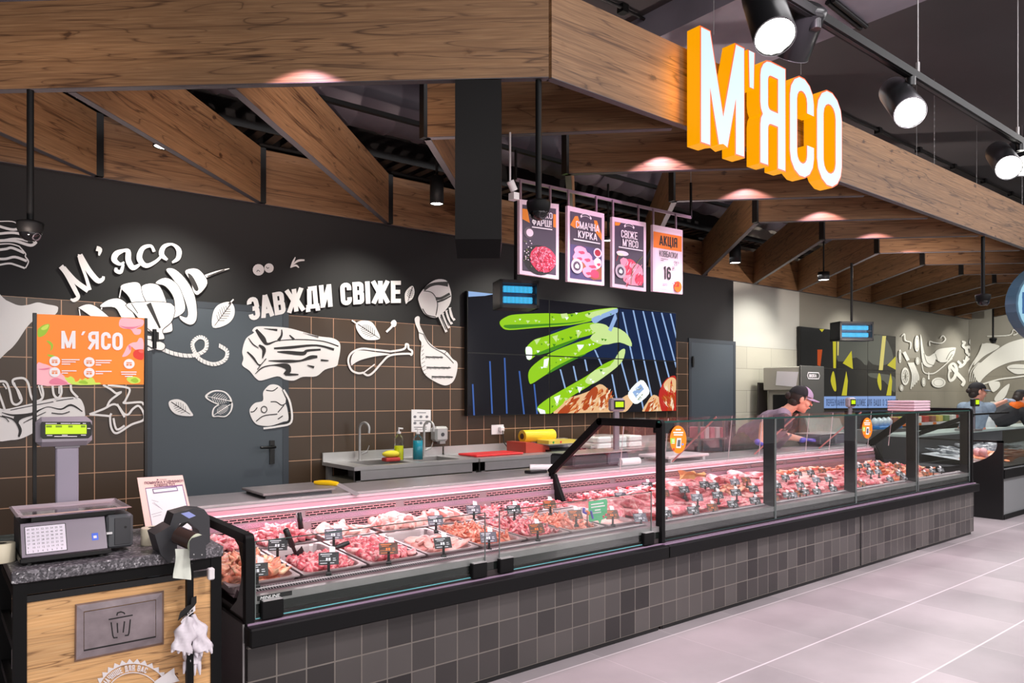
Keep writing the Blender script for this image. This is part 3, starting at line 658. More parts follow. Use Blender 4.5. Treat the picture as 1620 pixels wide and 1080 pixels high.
# capital lettering on an upward arc
d = Decal(YW-.012)
def artext(d, text, P0, P1, h0, h1, sag=0, t=.17, slant=0., gap=.06, m=None, w=.44):
    qs, W_ = lettering(text, t, w, gap); bx_, by_ = P1[0]-P0[0], P1[1]-P0[1]
    for q_ in qs:
        pts = []
        for x, y in q_:
            u = x/W_; h = h0+(h1-h0)*u; s4 = sag*4*u*(1-u)
            dsl = by_/max(1, abs(bx_))+0; th = slant*(1-u)
            pts.append((P0[0]+bx_*u-th*y*h, P0[1]+by_*u-s4-y*h))
        d.fill(pts, m, smooth=False)
artext(d, 'ЗАВЖДИ СВІЖЕ', (395, 508), (634, 479), 36, 35, 7.5, .19, .16, .05, w=.47)
d.build('mural_capital_lettering', 'white condensed capital words in an arc on the dark wall')
# striped bacon, ham
d = Decal(YW-.012); z = Z(0, 380, 6.23)
for row, tk in (((-20, 95, 60, 85, 120, 75, 240, 125), 4), ((-20, 185, 60, 182, 150, 165, 265, 205), 4), ((-20, 245, 90, 228, 160, 245, 245, 275), 3)):
    d.line(z(*[(row[i], row[i+1]) for i in range(0, 8, 2)]), tk, MURAL, 0)
d.line(z((190, 60), (250, 130), (250, 160), (280, 210), (250, 275)), 2, MURAL, 0); d.line(z((-20, 40), (100, 35), (190, 60)), 2, MURAL, 0)
d.line(z((-20, 5), (140, 5), (300, 50), (360, 15)), 4.5, MURAL, 0); z = Z(0, 240, 3.857)
d.line(z((-5, 425), (90, 430), (140, 490), (215, 560)), 1.6, MURAL, 0); d.line(z((-5, 455), (80, 475), (150, 460)), 4, MURAL, 0); d.line(z((-5, 500), (90, 495), (180, 520)), 4, MURAL, 0); d.line(z((-5, 545), (90, 530), (170, 545)), 3, MURAL, 0)
d.build('mural_bacon', 'white striped bacon drawing at the left edge behind the camera pole')
d = Decal(YW-.012); z = Z(0, 380, 6.23)
d.fill(z((-60, 540), (60, 590), (180, 640), (280, 635), (370, 612), (460, 630), (560, 650), (572, 680), (550, 725), (440, 800), (340, 790), (270, 850), (215, 930), (160, 1010), (80, 1090), (-60, 1150)))
d.build('mural_ham', 'big white ham shape on the tiles at the left edge')
# ribs / meat cut lower left
d = Decal(YW-.012); z = Z(0, 590, 6.75)
d.fill(z((-60, 380), (60, 385), (350, 320), (560, 270), (760, 255), (850, 270), (890, 330), (905, 400), (890, 480), (700, 500), (500, 520), (400, 610), (250, 690), (120, 715), (-60, 700)))
d.line(z((20, 420), (140, 450), (330, 440), (430, 390), (520, 360), (650, 385), (760, 340), (880, 410)), [1, 3, 5, 2, 1.2, 2.2, 3, 1.5], MURALD); d.line(z((110, 395), (330, 350), (570, 305)), 1.2, MURALD); d.line(z((600, 298), (700, 280), (785, 270)), 1.2, MURALD)
d.line(z((20, 455), (150, 500), (215, 600), (200, 680)), [1.5, 3, 5, 3], MURALD); d.line(z((550, 425), (660, 435), (745, 410)), 1.6, MURALD); d.line(z((250, 530), (350, 480), (490, 415)), [1, 1.6, 1], MURALD); d.line(z((0, 460), (60, 480), (95, 520)), 1.5, MURALD); d.fill(z((205, 510), (250, 480), (380, 440), (330, 425), (150, 465), (195, 540)), MURALD, 1)
rib = [((-20, 90), (60, 95), (100, 180), (130, 310), (180, 335), (230, 290), (200, 200), (140, 110), (150, 65), (250, 55), (300, 110), (330, 240), (370, 300), (440, 280), (460, 220), (440, 130)),
       ((560, 130), (575, 230), (620, 265), (655, 210), (650, 130)), ((755, 125), (765, 190), (830, 260)), ((-20, 190), (20, 300), (50, 390))]
for r_ in rib: d.line(z(*r_), 3.6, MURAL, 0)
for r_ in (((150, 100), (215, 280)), ((410, 130), (445, 250)), ((630, 140), (630, 220)), ((30, 110), (70, 170))): d.line(z(*r_), 2.4, MURAL, 0)
d.build('mural_rib_rack', 'white rib rack drawing behind the small green display')
d = Decal(YW-.012)
for r_ in (((1100, 125), (1180, 170), (1240, 215), (1290, 205), (1180, 290), (1140, 370)), ((1150, 128), (1340, 150), (1385, 185), (1340, 290), (1330, 320), (1500, 310), (1535, 340)), ((955, 440), (1100, 385), (1200, 335), (1260, 350), (1320, 430), (1370, 440), (1420, 380), (1480, 350), (1530, 420), (1530, 500), (1400, 550), (1250, 640), (1190, 590), (1175, 470), (1190, 430)), ((955, 440), (1080, 450), (1185, 460)), ((1250, 330), (1300, 420), (1330, 470)), ((1210, 480), (1245, 600), (1330, 560))):
    d.line(z(*r_), 3.3, MURAL, 0)
d.build('mural_chicken_wing', 'white outlined chicken wing on the tiles under the orange sign')
# big steak
d = Decal(YW-.012); z = Z(370, 500, 5.684)
d.fill(z((165, 130), (200, 95), (300, 92), (480, 105), (620, 140), (760, 180), (880, 195), (945, 230), (958, 290), (940, 400), (920, 450), (820, 480), (740, 540), (620, 545), (540, 578), (460, 570), (390, 540), (250, 578), (200, 560), (140, 490), (75, 440), (85, 380), (75, 310), (110, 200), (180, 150)))
for r_, t_ in ((((200, 120), (260, 200), (300, 250), (400, 220), (600, 210), (800, 225), (940, 270)), [4, 8, 4, 1.6, 1.6, 1.6, 2]), (((430, 120), (430, 170), (400, 220)), [1.5, 3, 5]), (((500, 170), (540, 210)), [2, 4]), (((270, 110), (390, 125)), [.6, 3.5]), (((360, 290), (520, 280), (740, 262), (900, 300)), [3, 4.5, 3, 4]), (((390, 320), (480, 325), (620, 335), (660, 310), (780, 300)), [1.5, 5, 6, 4, 3]), (((310, 400), (480, 405), (600, 400), (690, 370), (750, 365)), [1, 5, 3, 6, 4]),
              (((190, 520), (260, 460), (360, 440), (470, 450), (490, 490), (470, 520), (580, 525)), [1, 2, 2, 9, 8, 5, 2]), (((120, 320), (170, 370), (215, 430), (240, 440)), [2, 3.5, 2, 3]), (((130, 195), (170, 250), (220, 285)), [1, 1.8, 1]), (((225, 260), (270, 300), (255, 380)), [3, 6, 1.2]), (((210, 480), (240, 440), (290, 380)), 1.2), (((660, 440), (720, 460)), [1, 4]), (((780, 395), (850, 400)), [3, 2]), (((620, 150), (760, 188)), [.6, 1.6])):
    d.line(z(*r_), t_)
d.build('mural_steak', 'big white raw steak drawing right of the grey door')
d = Decal(YW-.012); z = Z(370, 500, 5.684)
d.fill(z((285, 650), (330, 615), (395, 620), (440, 660), (470, 720), (465, 780), (480, 830), (490, 930), (440, 950), (330, 985), (230, 980), (180, 950), (145, 880), (145, 830), (190, 780), (260, 760), (262, 690)))
for r_ in (((290, 665), (350, 670), (395, 640)), ((330, 770), (380, 770), (430, 800), (470, 780)), ((150, 860), (180, 855), (210, 820)), ((200, 945), (270, 895), (390, 880)), ((395, 865), (450, 800)), ((395, 925), (440, 895)), ((435, 660), (490, 790), (500, 940), (380, 975))): d.line(z(*r_), 1.5)
d.line([(370+(271+26*math.cos(R(a)))/5.684, 500+(838+28*math.sin(R(a)))/5.684) for a in range(0, 361, 30)], 1.4)
d.line(z((445, 660), (505, 780), (515, 950), (400, 990), (265, 1008)), 3.2, MURAL, 0)
d.build('mural_shank', 'white round meat joints drawing low beside the grey door')
# drumstick, chop, ham with fork
d = Decal(YW-.012); z = Z(540, 430, 5.685)
d.line(z((440, 715), (300, 700), (180, 690), (90, 730), (62, 800), (90, 880), (150, 910), (200, 905)), 3.2, MURAL, 0); d.line(z((200, 910), (240, 930), (290, 900), (360, 820), (440, 750), (600, 735), (630, 745), (635, 710), (605, 690), (600, 655), (580, 650), (575, 680), (540, 700), (440, 715)), 3.2, MURAL, 0)
d.fill(z((90, 840), (85, 790), (110, 730), (170, 705), (300, 720), (440, 740), (300, 760), (180, 790), (120, 820))); d.line(z((200, 905), (240, 875), (300, 830)), 2, MURAL, 0)
d.build('mural_drumstick', 'white outlined chicken drumstick on the brown tiles')
d = Decal(YW-.012)
d.fill(z((660, 420), (685, 398), (705, 410), (705, 470), (730, 530), (780, 620), (860, 690), (940, 710), (1000, 780), (1040, 810), (1045, 860), (1025, 950), (990, 1000), (930, 1020), (850, 990), (760, 930), (720, 850), (712, 750), (720, 640), (700, 600), (695, 540), (668, 470)))
for yy_, xa, xb in ((768, 760, 915), (862, 770, 985), (945, 815, 1005)):
    d.line(z((xa, yy_-5), (xb, yy_)), 1.4, MURALD, 1, False)
    for i in range(int((xb-xa)/11)): d.line(z((xa+i*11, yy_-12+(i*7 % 6)), (xa+i*11+2, yy_+14-(i*5 % 7))), 1., MURALD, 1, False)
d.line(z((735, 555), (800, 660), (930, 740), (1010, 820)), 1., MURALD); d.line(z((695, 545), (735, 560)), .9, MURALD); d.line(z((925, 740), (945, 715)), .8, MURALD)
for i in range(9): d.line(z((722, 680+i*36), (735+i*4, 660+i*36)), .6, MURALD, 1, False)
d.build('mural_cutlet', 'white grilled chop with bone drawn on the brown tiles')
d = Decal(YW-.012)
d.fill(z((695, 220), (760, 130), (850, 70), (940, 75), (975, 140), (990, 220), (970, 300), (900, 380), (840, 412), (760, 385), (725, 340), (700, 280)))
for r_, t_ in ((((745, 160), (800, 120), (870, 105), (960, 110)), [4, 5, 5, 8]), (((850, 240), (900, 235), (975, 195)), [5, 4, 4]), (((860, 270), (920, 250), (985, 215)), [3, 3, 2]), (((740, 170), (820, 190), (865, 280), (850, 390)), 1.2), (((730, 330), (770, 385), (850, 405)), 1.4)): d.line(z(*r_), t_)
for i in range(4): d.line(z((880+i*32, 395-i*25), (905+i*28, 450-i*20), (945+i*24, 540-i*35)), 4, MURAL, 0); d.line(z((890+i*32, 400-i*25), (940+i*24, 520-i*35)), 1.2, MURALD, 1)
d.build('mural_ham_on_fork', 'white roast on a fork drawn on the dark wall near the screens')
# fish mural on the light wall
FM = mat('pale_fish_mural', (226, 223, 212), .5); FMD = mat('fish_mural_line', (112, 108, 94), .6)
z = Z(1380, 480, 6)
d = Decal(YW-.012)
d.fill(z((590, 470), (640, 430), (780, 415), (790, 440), (770, 500), (720, 550), (640, 555), (600, 520)), FM); d.fill(z((455, 300), (470, 330), (480, 400), (500, 480), (540, 500), (595, 470), (600, 540), (560, 600), (500, 590), (470, 520)), FM)
for r_ in (((600, 480), (620, 540), (640, 550)), ((700, 530), (740, 460), (780, 440)), ((720, 540), (760, 480)), ((490, 470), (520, 560), (590, 590))): d.line(z(*r_), 1., FMD)
d.line(z((470, 560), (490, 650), (560, 665), (620, 640), (760, 520)), 1.6, FM, 0); d.line(z((535, 600+50), (535, 720)), [1, 3], FM, 0)
for k in range(5): d.line(z((340+k*12, 560), (380+k*14, 680), (365+k*18, 810-k*20)), 1.8, FM, 0)
d.line(z((300, 460), (340, 540)), 5, FM, 0)
for cx_, cy_, rx_, ry_ in ((312, 690, 38, 85), (262, 500, 14, 65), (422, 380, 24, 78), (275, 800, 18, 30), (484, 745, 18, 42), (625, 750, 68, 48), (425, 545, 20, 35)):
    d.fill([(1380+(cx_+rx_*math.cos(R(a)))/6, 480+(cy_+ry_*math.sin(R(a)))/6) for a in range(0, 360, 24)], FM, smooth=False)
    d.line([(1380+(cx_+rx_*.7*math.cos(R(a)))/6, 480+(cy_+ry_*.7*math.sin(R(a)))/6) for a in range(0, 361, 30)], .5, FMD)
for a in range(0, 360, 36): d.line([(1380+312/6, 480+690/6), (1380+(312+28*math.cos(R(a)))/6, 480+(690+60*math.sin(R(a)))/6)], .5, FMD, 1)
d.line(z((275, 310), (300, 290), (310, 350), (360, 370), (355, 430)), 1.5, FM, 0); d.line(z((540, 400), (540, 360), (580, 370), (650, 375), (690, 340), (665, 305), (640, 330)), 1.8, FM, 0)
d.build('mural_salmon', 'pale fish, squid and herb drawings on the light wall')
d = Decal(YW-.012)
for r_, t_ in ((((745, 650), (730, 600), (770, 570), (800, 620), (780, 700), (740, 730), (725, 680), (740, 600)), [4, 4, 4, 5, 5, 4, 3, 3]), (((740, 590), (820, 680), (870, 740), (850, 780)), [4, 6, 5, 5]), (((810, 545), (840, 580), (830, 600), (850, 590), (880, 560), (900, 500)), 4), (((860, 540), (890, 545), (920, 520)), 3),
              (((905, 480), (890, 430), (860, 400), (880, 370), (850, 360)), [4, 4, 4, 3, 3]), (((905, 490), (940, 470), (930, 420), (895, 420), (895, 470)), 4.4), (((960, 400), (930, 370), (950, 330), (990, 350), (960, 400)), 4.4), (((960, 295), (990, 340), (1015, 330), (1020, 300)), 4.4)):
    d.line(z(*r_), t_, FM, 0)
d.build('mural_fish_lettering', 'pale script word on the light wall in the corner', None)
# whale-sized fish on the side wall
class DecalX(Decal):
    def __init__(s): Decal.__init__(s); s.b.nudge = Vector((-2e-5, 0, 0))
    def P(s, p, k): return P(p[0], p[1], X=16.612-k*.0012)
d = DecalX()
d.fill(z((1010, 750), (960, 640), (1030, 560), (1180, 440), (1300, 370), (1440, 330), (1500, 320), (1500, 560), (1440, 540), (1300, 560), (1160, 620), (1060, 700)), FM, 0, True)
for k in range(4): d.line(z((925+k*18, 740), (940+k*20, 640), (1010+k*10, 560)), 1.2, FM, 0)
d.line(z((1050, 380), (1010, 480), (930, 610), (890, 740)), 2, FM, 0); d.fill(z((1060, 380), (1180, 390), (1200, 420), (1060, 500), (960, 590), (1010, 480)), FM)
d.line(z((1030, 770), (1200, 720), (1350, 700), (1500, 680)), 2.4, FM, 0); d.fill(z((1280, 600), (1360, 575), (1500, 590), (1500, 650), (1380, 670), (1310, 640)), FM); d.line(z((1300, 615), (1500, 620)), .8, FMD)
d.fill(z((1110, 750), (1200, 740), (1210, 790), (1150, 840), (1120, 800)), FM); d.fill(z((1160, 900), (1220, 820), (1300, 760), (1290, 820), (1250, 900), (1180, 930)), FM); d.fill(z((1120, 930), (1250, 930), (1260, 1080), (1150, 1080)), FM)
d.line(z((1090, 310), (1300, 300), (1340, 250), (1380, 280), (1340, 300)), 1.4, FM, 0)
d.build('mural_big_fish', 'huge pale fish drawing on the side wall behind the fish counter', WALLR)

# pink lamps tucked between the rafters, each grazing the board behind it
for i, (px, py) in enumerate(((480, 128), (1045, 272), (1180, 315), (1300, 349), (1387, 375), (1445, 397), (1560, 431))):
    q = P(px, py, Z=ZB); n_ = Vector((-.7, -.72, 0)) if i else Vector((-.66, -.75, 0)); q = q+n_*.16
    spot('rafter_lamp', (q.x, q.y, ZB+.165), (q.x-n_.x*.05, q.y-n_.y*.05, 0), 13, 120, (1, .62, .86), .2, .012)
# ================================================================== MEAT CASES
BASET = tilemat('zellige_grey_tiles', (78, 74, 72), (34, 32, 32), (108, 102, 96), .127, .135, .0032, 'XZ', .22, (3.53, .03), .5, .12)
SIDET = mat('dark_side_panel', (50, 44, 44), .3)
PINKW = mat('pink_white_lamp', (255, 226, 236), .4, emit=.5, ecol=(255, 190, 208))
CHROME = mat('pinkish_chrome_strip', (206, 176, 206), .25, .6)
SLOT = slotmat('slotted_steel', (196, 150, 156), .0125, pitch=.042)
PERF = slotmat('perforated_steel', (190, 184, 186), .006, pitch=.012)
LINER = mat('case_liner_steel', (150, 126, 132), .32, .4, var=.05, vscale=4)
GREENB = mat('dark_green_black_glass', (26, 30, 28), .15, .1)
def display_case(X0, X1, label, tall, seams=()):
    t = thing('meat_display_case', label, 'display case', (X0, 2.95, 0), 'display cases of the meat counter')
    b = MB(); b.box((X0, 2.93, .03), (X1, 2.95, .445), BASET); b.build('tiled_base', t)
    b = MB(); b.box((X0+.01, 2.95, 0), (X1-.01, 4.38, .56), SIDET); b.box((X0+.02, 2.945, 0), (X1-.02, 2.95, .03), DBLACK)
    for s_ in seams: b.box((s_-.006, 2.926, .03), (s_+.006, 2.931, .445), DBLACK)
    b.build('cabinet_body', t)
    b = MB(); b.box((X0-.01, 2.872, .45), (X1+.01, 2.95, .525), BLACK, .006); b.build('bumper_rail', t)
    b = MB(); b.box((X0, 2.93 if X0 < 2 else 2.905, .525), (X1, 2.94, .532), CHROME); b.build('chrome_strip', t)
    b = MB(); b.box((X0, 2.955, .537), (X1, 2.985, .60), GREENB); b.box((X0, 2.953, .600), (X1, 2.99, .632), STEELD); b.build('lower_front_panel', t)
    b = MB()
    pf = [(2.99, .632), (3.06, .645), (3.10, .60), (3.90, .635), (3.925, .80)]
    b.sheet([[(X0, y, z_), (X1, y, z_)] for y, z_ in pf], LINER, False); b.build('deck_liner', t, fix=False)
    b = MB(); b.sheet([[(X0+.05, y, z_), (X1-.05, y, z_)] for y, z_ in ((3.005, .6375), (3.045, .6445))], PERF, False)
    b.build('perforated_lip', t, fix=False)
    b = MB()
    n = max(1, round((X1-X0)/.62)); w_ = (X1-X0)/n
    for i in range(n):
        b.box((X0+i*w_+.06, 3.908, .690), (X0+(i+1)*w_-.06, 3.913, .724), SLOT)
        b.box((X0+i*w_+.03, 3.918, .765), (X0+(i+1)*w_-.03, 3.922, .791), SLOT)
    b.box((X0, 3.914, .732), (X1, 3.918, .758), mat('diamond_plate', (178, 150, 170), .3, .5, bump=.6, bscale=160))
    b.build('slotted_back_strip', t)
    b = MB(); b.box((X0, 3.93, .803), (X1, 3.975, .812), PINKW); b.build('case_lamp', t)
    b = MB(); b.box((X0, 3.93, .814), (X1, 3.985, .834), mat('pink_lit_profile', (226, 170, 186), .4)); b.box((X0, 3.955, .836), (X1, 3.99, .85), mat('pale_profile', (226, 206, 214), .35, .3)); b.build('lamp_profile', t)
    if True:
        b = MB(); b.box((X0-.05 if X0 < 2 else X0, 3.97, .85), (X1, 4.40, .866), STEEL, .004); b.box((X0, 4.36, .56), (X1, 4.395, .85), STEELD); b.build('service_worktop', t)
    return t
def case_glass(t, panes, z0, z1, name='front_glass_pane'):
    for a, c in panes:
        b = MB(); b.box((a, 2.944, z0), (c, 2.950, z1), GLASS)
        o = b.build(name, t)
        b = MB(); b.box((a, 2.9435, z1), (c, 2.9505, z1+.003), GLASSE); b.build('pane_edge', o); b = MB(); b.box((a, 2.9435, z0-.003), (c, 2.9505, z0), mat('teal_glass_edge', (110, 190, 195), .2) if z1 < 1 else GLASSE); b.build('pane_edge', o)
        for e in (a, c):
            b = MB(); b.box((e-.0015, 2.9435, z0), (e+.0015, 2.9505, z1), mat('grey_glass_edge', (110, 118, 116), .2)); b.build('pane_edge', o)
C1 = display_case(1.0, 3.52, 'low-glass meat case with steel pans, leftmost of the counter', False)
C2 = display_case(3.52, 7.15, 'tall-glass meat case in the middle of the counter, full of red joints', True, (6.03,))
C3 = display_case(7.15, 8.43, 'short end section of the glass meat counter by the fish counter', True)
case_glass(C1, ((1.035, 2.185), (2.275, 3.44)), .545, .852)
for x in (1.10, 2.14, 2.31, 3.40):
    b = MB(); b.box((x-.045, 2.925, .538), (x+.045, 2.955, .612), BLACK, .004); b.box((x-.04, 2.924, .612), (x+.04, 2.955, .615), STEEL); b.build('glass_clamp', C1)
case_glass(C2, ((3.56, 4.79), (4.80, 5.985), (5.995, 7.13)), .545, 1.268)
case_glass(C3, ((7.17, 8.38),), .545, 1.268)
for t, segs in ((C2, ((3.50, 4.79), (4.80, 5.985), (5.995, 7.14))), (C3, ((7.16, 8.41),))):
    for a, c in segs:
        b = MB(); b.box((a, 2.95, 1.270), (c, 3.50, 1.277), GLASSB); o = b.build('top_glass_shelf', t)
        b = MB(); b.box((a, 2.945, 1.269), (c, 2.951, 1.279), GLASSE); b.build('shelf_edge', o)
        b = MB(); dq = Vector((0, 3.955-3.50, .875-1.27)); b.sheet([[(a+.03, 3.50, 1.27), (c, 3.50, 1.27)], [(a+.03, 3.955, .875), (c, 3.955, .875)]], GLASSB, False); b.build('sloped_back_glass', t)
        if True:
            b = MB()
            e_ = mat('pink_lit_glass_edge', (214, 150, 146), .3)
            b.bar((a+.06, 3.50, 1.265), (a+.06, 3.94, .88), .006, .012, e_); b.build('glass_edge_strip', t)
            b = MB()
            for fx in (.25, .62): b.tube([(a+(c-a)*fx, 3.52, 1.265), (a+(c-a)*fx, 3.56, .90)], .003, mat('pale_rod', (226, 205, 210), .3), 6)
            b.build('support_rod', t)
def side_frame(t, X, pts, th=.03, wd=.05, name='side_frame'):
    b = MB()
    for (y0, z0), (y1, z1) in zip(pts, pts[1:]): b.bar((X, y0, z0), (X, y1, z1), th, wd, BLACK)
    for (y, z_) in pts[1:-1]: b.tube([(X-th/2, y, z_), (X+th/2, y, z_)], wd/2, BLACK, 12)
    return b.build(name, t)
FP = [(2.955, .53), (2.955, 1.262), (3.47, 1.262), (3.975, .875)]
side_frame(C2, 3.535, FP)
b = MB(); b.prism([(3.98, .87), (3.92, .87), (3.80, .64), (3.92, .64)], (3.52, 0, 0), (0, 1, 0), (0, 0, 1), (.03, 0, 0), BLACK); b.build('back_bracket', C2)
b = MB(); b.flat([(3.535, y, z_) for y, z_ in ((2.98, .62), (2.98, 1.24), (3.46, 1.24), (3.95, .87), (3.85, .65))], GLASSB); b.build('side_glass', C2)
for t, X in ((C2, 4.80), (C2, 5.99)):
    b = MB(); b.box((X-.010, 2.951, .60), (X+.010, 3.045, 1.268), BLACK, .003); b.build('glass_post', t)
    b = MB(); b.box((X+.01, 2.96, 1.19), (X+.14, 3.04, 1.266), BLACK, .006); b.build('shelf_clamp', t)
b = MB(); b.box((3.56, 2.96, 1.20), (3.68, 3.04, 1.266), BLACK, .006); b.build('shelf_clamp', C2)
b = MB(); b.prism([(3.98, .87), (3.92, .87), (3.80, .64), (3.92, .64)], (8.395, 0, 0), (0, 1, 0), (0, 0, 1), (.03, 0, 0), BLACK); b.build('back_bracket', C3)
b = MB(); b.box((7.15, 2.951, .60), (7.17, 3.05, 1.268), BLACK, .003); b.build('glass_post', C3)
side_frame(C3, 8.41, [(2.965, .53), (2.965, 1.262), (3.47, 1.262), (3.98, .87), (3.98, .56)], .04, .07)
b = MB(); b.box((8.38, 2.951, .60), (8.40, 3.04, 1.25), BLACK, .003); b.build('glass_post', C3)
b = MB(); b.box((8.425, 2.93, .03), (8.44, 4.38, .56), BASET); b.build('end_panel', C3)
# left low end frame
LF = [(2.955, .53), (2.955, .868), (3.48, .868), (3.97, .86)]
side_frame(C1, 1.012, LF, .034, .036)
b = MB()
arc = [(2.98, .535)]+[(2.975, .60)]+[(2.99, .84)]+[(3.10, .845), (3.03, .82), (3.0, .74), (3.03, .66), (3.10, .60), (3.2, .56), (3.3, .535)]
b.prism([(2.96, .535), (2.96, .86), (3.12, .86), (3.04, .825), (3.005, .76), (3.01, .69), (3.06, .60), (3.16, .535)], (1.0, 0, 0), (0, 1, 0), (0, 0, 1), (.02, 0, 0), mat('glossy_dark_cheek', (40, 33, 32), .12))
b.build('side_cheek', C1)
b = MB(); b.flat([(1.01, y, z_) for y, z_ in ((2.98, .60), (2.98, .85), (3.9, .85), (3.9, .60))], GLASS); b.build('side_glass', C1)
b = MB(); b.box((.985, 2.952, .03), (1.0, 4.2, .53), SIDET); b.box((.985, 2.945, .03), (.992, 2.955, .53), STEELD); b.build('end_panel', C1)
# maker's plate
b = MB(); b.box((1.045, 2.951, .612), (1.19, 2.9525, .631), DBLACK); o = b.build('maker_plate', C1)
fonttext('MINLINE', .017, WHITE, (1.055, 2.9505, .616), (1, 0, 0), (.25, 0, 1), 'plate_lettering', o, 1.25, .0004)
# case lamps (real strip lights under the worktop edge)
for x0, x1 in ((1.05, 3.5), (3.6, 7.1), (7.2, 8.4)):
    area('case_strip_light', ((x0+x1)/2, 3.90, .845), (R(-52), 0, 0), x1-x0, .04, 1.5*(x1-x0), (1, .80, .86), 150)
# ================================================================== MEAT
M_PORK = meatmat('raw_pork', (226, 108, 120), (250, 206, 202), 24, .46, .66)
M_DICE = meatmat('raw_diced_pork', (214, 84, 98), (250, 196, 194), 30, .46, .66)
M_BEEF = meatmat('raw_beef', (176, 34, 48), (238, 150, 150), 10, .52, .74)
M_CHIC = meatmat('raw_chicken', (232, 152, 146), (250, 208, 198), 9, .42, .64)
M_WING = meatmat('raw_chicken_skin', (240, 146, 118), (255, 214, 178), 12, .45, .65)
M_MINC = meatmat('marinated_strips', (228, 118, 92), (255, 202, 182), 26, .45, .65)
M_SAUS = meatmat('orange_sausage', (206, 92, 44), (240, 170, 110), 22, .5, .7)
def lump(name, size, m, amp=.25, freq=2.2, seed=0, sub=2, bend=0, taper=0):
    bm = bmesh.new(); bmesh.ops.create_icosphere(bm, subdivisions=sub, radius=1)
    sv = Vector((seed*7.3, seed*3.1, seed*1.7))
    for v in bm.verts:
        p = v.co.copy(); k = 1+amp*noise.noise(p*freq*.5+sv)*1.6+amp*.5*noise.noise(p*freq*1.4+sv)
        q_ = Vector((p.x*size[0], p.y*size[1], p.z*size[2]))*k
        if taper: s_ = 1-taper*(p.x+1)/2; q_.y *= s_; q_.z *= s_
        if bend: q_.z += bend*size[0]*(p.x*p.x); q_.y += bend*.7*size[0]*math.sin(p.x*2)
        v.co = q_
    zmin = min(v.co.z for v in bm.verts)
    me = bpy.data.meshes.new(name); bm.to_mesh(me); bm.free(); me.materials.append(m)
    me.polygons.foreach_set('use_smooth', [True]*len(me.polygons)); me.update(); return me
def drum(seed, m):
    b = MB(); pts = [(-.062, 0, 0), (-.055, 0, .002), (-.035, 0, .004), (-.01, 0, .003), (.015, .002, .0), (.04, .004, -.002), (.058, .005, -.003), (.064, .005, -.002), (.07, .004, -.002)]
    b.tube(pts, [.004, .018, .028, .027, .018, .010, .008, .011, .004], m, 12); o = b.build('tmp', local=True); me = o.data; bpy.data.objects.remove(o)
    for i, v in enumerate(me.vertices): v.co += v.normal*.003*noise.noise(v.co*60+Vector((seed*5, 0, 0)))
    me.name = 'chicken_drumstick'; return me
def pile_obj(name, meshes, group, cat, labels, spots, rnd, smin=.85, smax=1.2):
    for i, (x, y, z_, tilt) in enumerate(spots):
        o = bpy.data.objects.new(name, rnd.choice(meshes)); COL.objects.link(o); o.location = (x, y, z_)
        s_ = rnd.uniform(smin, smax); o.scale = (s_, s_, s_); o.rotation_euler = (rnd.uniform(-tilt, tilt), rnd.uniform(-tilt, tilt), rnd.uniform(0, 6.28))
        tag(o, labels, cat, group)
def heap(label, x0, x1, y0, y1, z0, z1, h, m, amp=.012, freq=26, seed=0, n=22, name='meat_heap'):
    """stuff: bumpy heap between edges; z0 front, z1 back base height"""
    rows = []
    for j in range(n+1):
        v = j/n; row = []
        for i in range(n+1):
            u = i/n; x = x0+(x1-x0)*u; y = y0+(y1-y0)*v
            e = min(1, 5*min(u, 1-u, v, 1-v)); e = e*e*(3-2*e)
            z_ = z0+(z1-z0)*v+h*e*(.6+.4*math.sin(math.pi*u)*math.sin(math.pi*v))+amp*e*noise.noise(Vector((x*freq, y*freq, seed)))*1.5
            row.append((x, y, z_))
        rows.append(row)
    b = MB(); b.sheet(rows, m); o = b.build(name, fix=False, origin=(x0, y0, z0)); return tag(o, label, 'meat', None, 'stuff')
def zdeck(y): return .60+(y-3.10)*.045
PAN = mat('pan_steel', (186, 170, 172), .38, .55, var=.05)
def gn_pan(name, label, x0, y0, w_, d, z0, group, depth=.045):
    """open steel pan, tilted with the deck; z0 = height of the front rim"""
    t = thing(name, label, 'pan', (x0, y0, z0-depth), group); b = MB(); g = .004; sl = .045
    def rr(ins, z_, rad):
        pts = []
        for cx_, cy_, a0 in ((w_-ins-rad, ins+rad, -90), (w_-ins-rad, d-ins-rad, 0), (ins+rad, d-ins-rad, 90), (ins+rad, ins+rad, 180)):
            for k in range(5):
                a = R(a0+k*22.5); x, y = cx_+rad*math.cos(a), cy_+rad*math.sin(a); pts.append((x0+x, y0+y, z_+y*sl))
        return pts+[pts[0]]
    b.sheet([rr(g, z0-.006, .004), rr(g, z0, .004), rr(.018, z0, .05), rr(.022, z0-.01, .05), rr(.03, z0-depth+.004, .045), rr(.05, z0-depth, .04)], PAN, False)
    lo = rr(.05, z0-depth, .04)[:-1]; b.flat(lo, PAN)
    b.sheet([rr(g, z0-.006, .004), rr(g+.015, z0-.008, .004), rr(.024, z0-depth, .04)], PAN, False)
    b.build('pan_body', t, fix=False); return t
rn = random.Random(3)
chunks = [lump('diced_meat_piece', (.024, .018, .016), M_DICE, .38, 2.4, i) for i in range(4)]
porks = [lump('pork_piece', (.038, .022, .016), M_PORK, .4, 2.2, 10+i, 2, .3) for i in range(4)]
wings = [lump('chicken_wing', (.042, .02, .018), M_WING, .4, 2.0, 20+i, 2, .35, .4) for i in range(3)]
drums = [drum(i, M_CHIC) for i in range(3)]
fills = [lump('chicken_fillet', (.062, .036, .018), M_CHIC, .28, 1.6, 30+i, 3, .15, .45) for i in range(4)]
strips = [lump('meat_strip', (.05, .010, .008), M_MINC, .3, 2, 40+i, 2, .5) for i in range(4)]
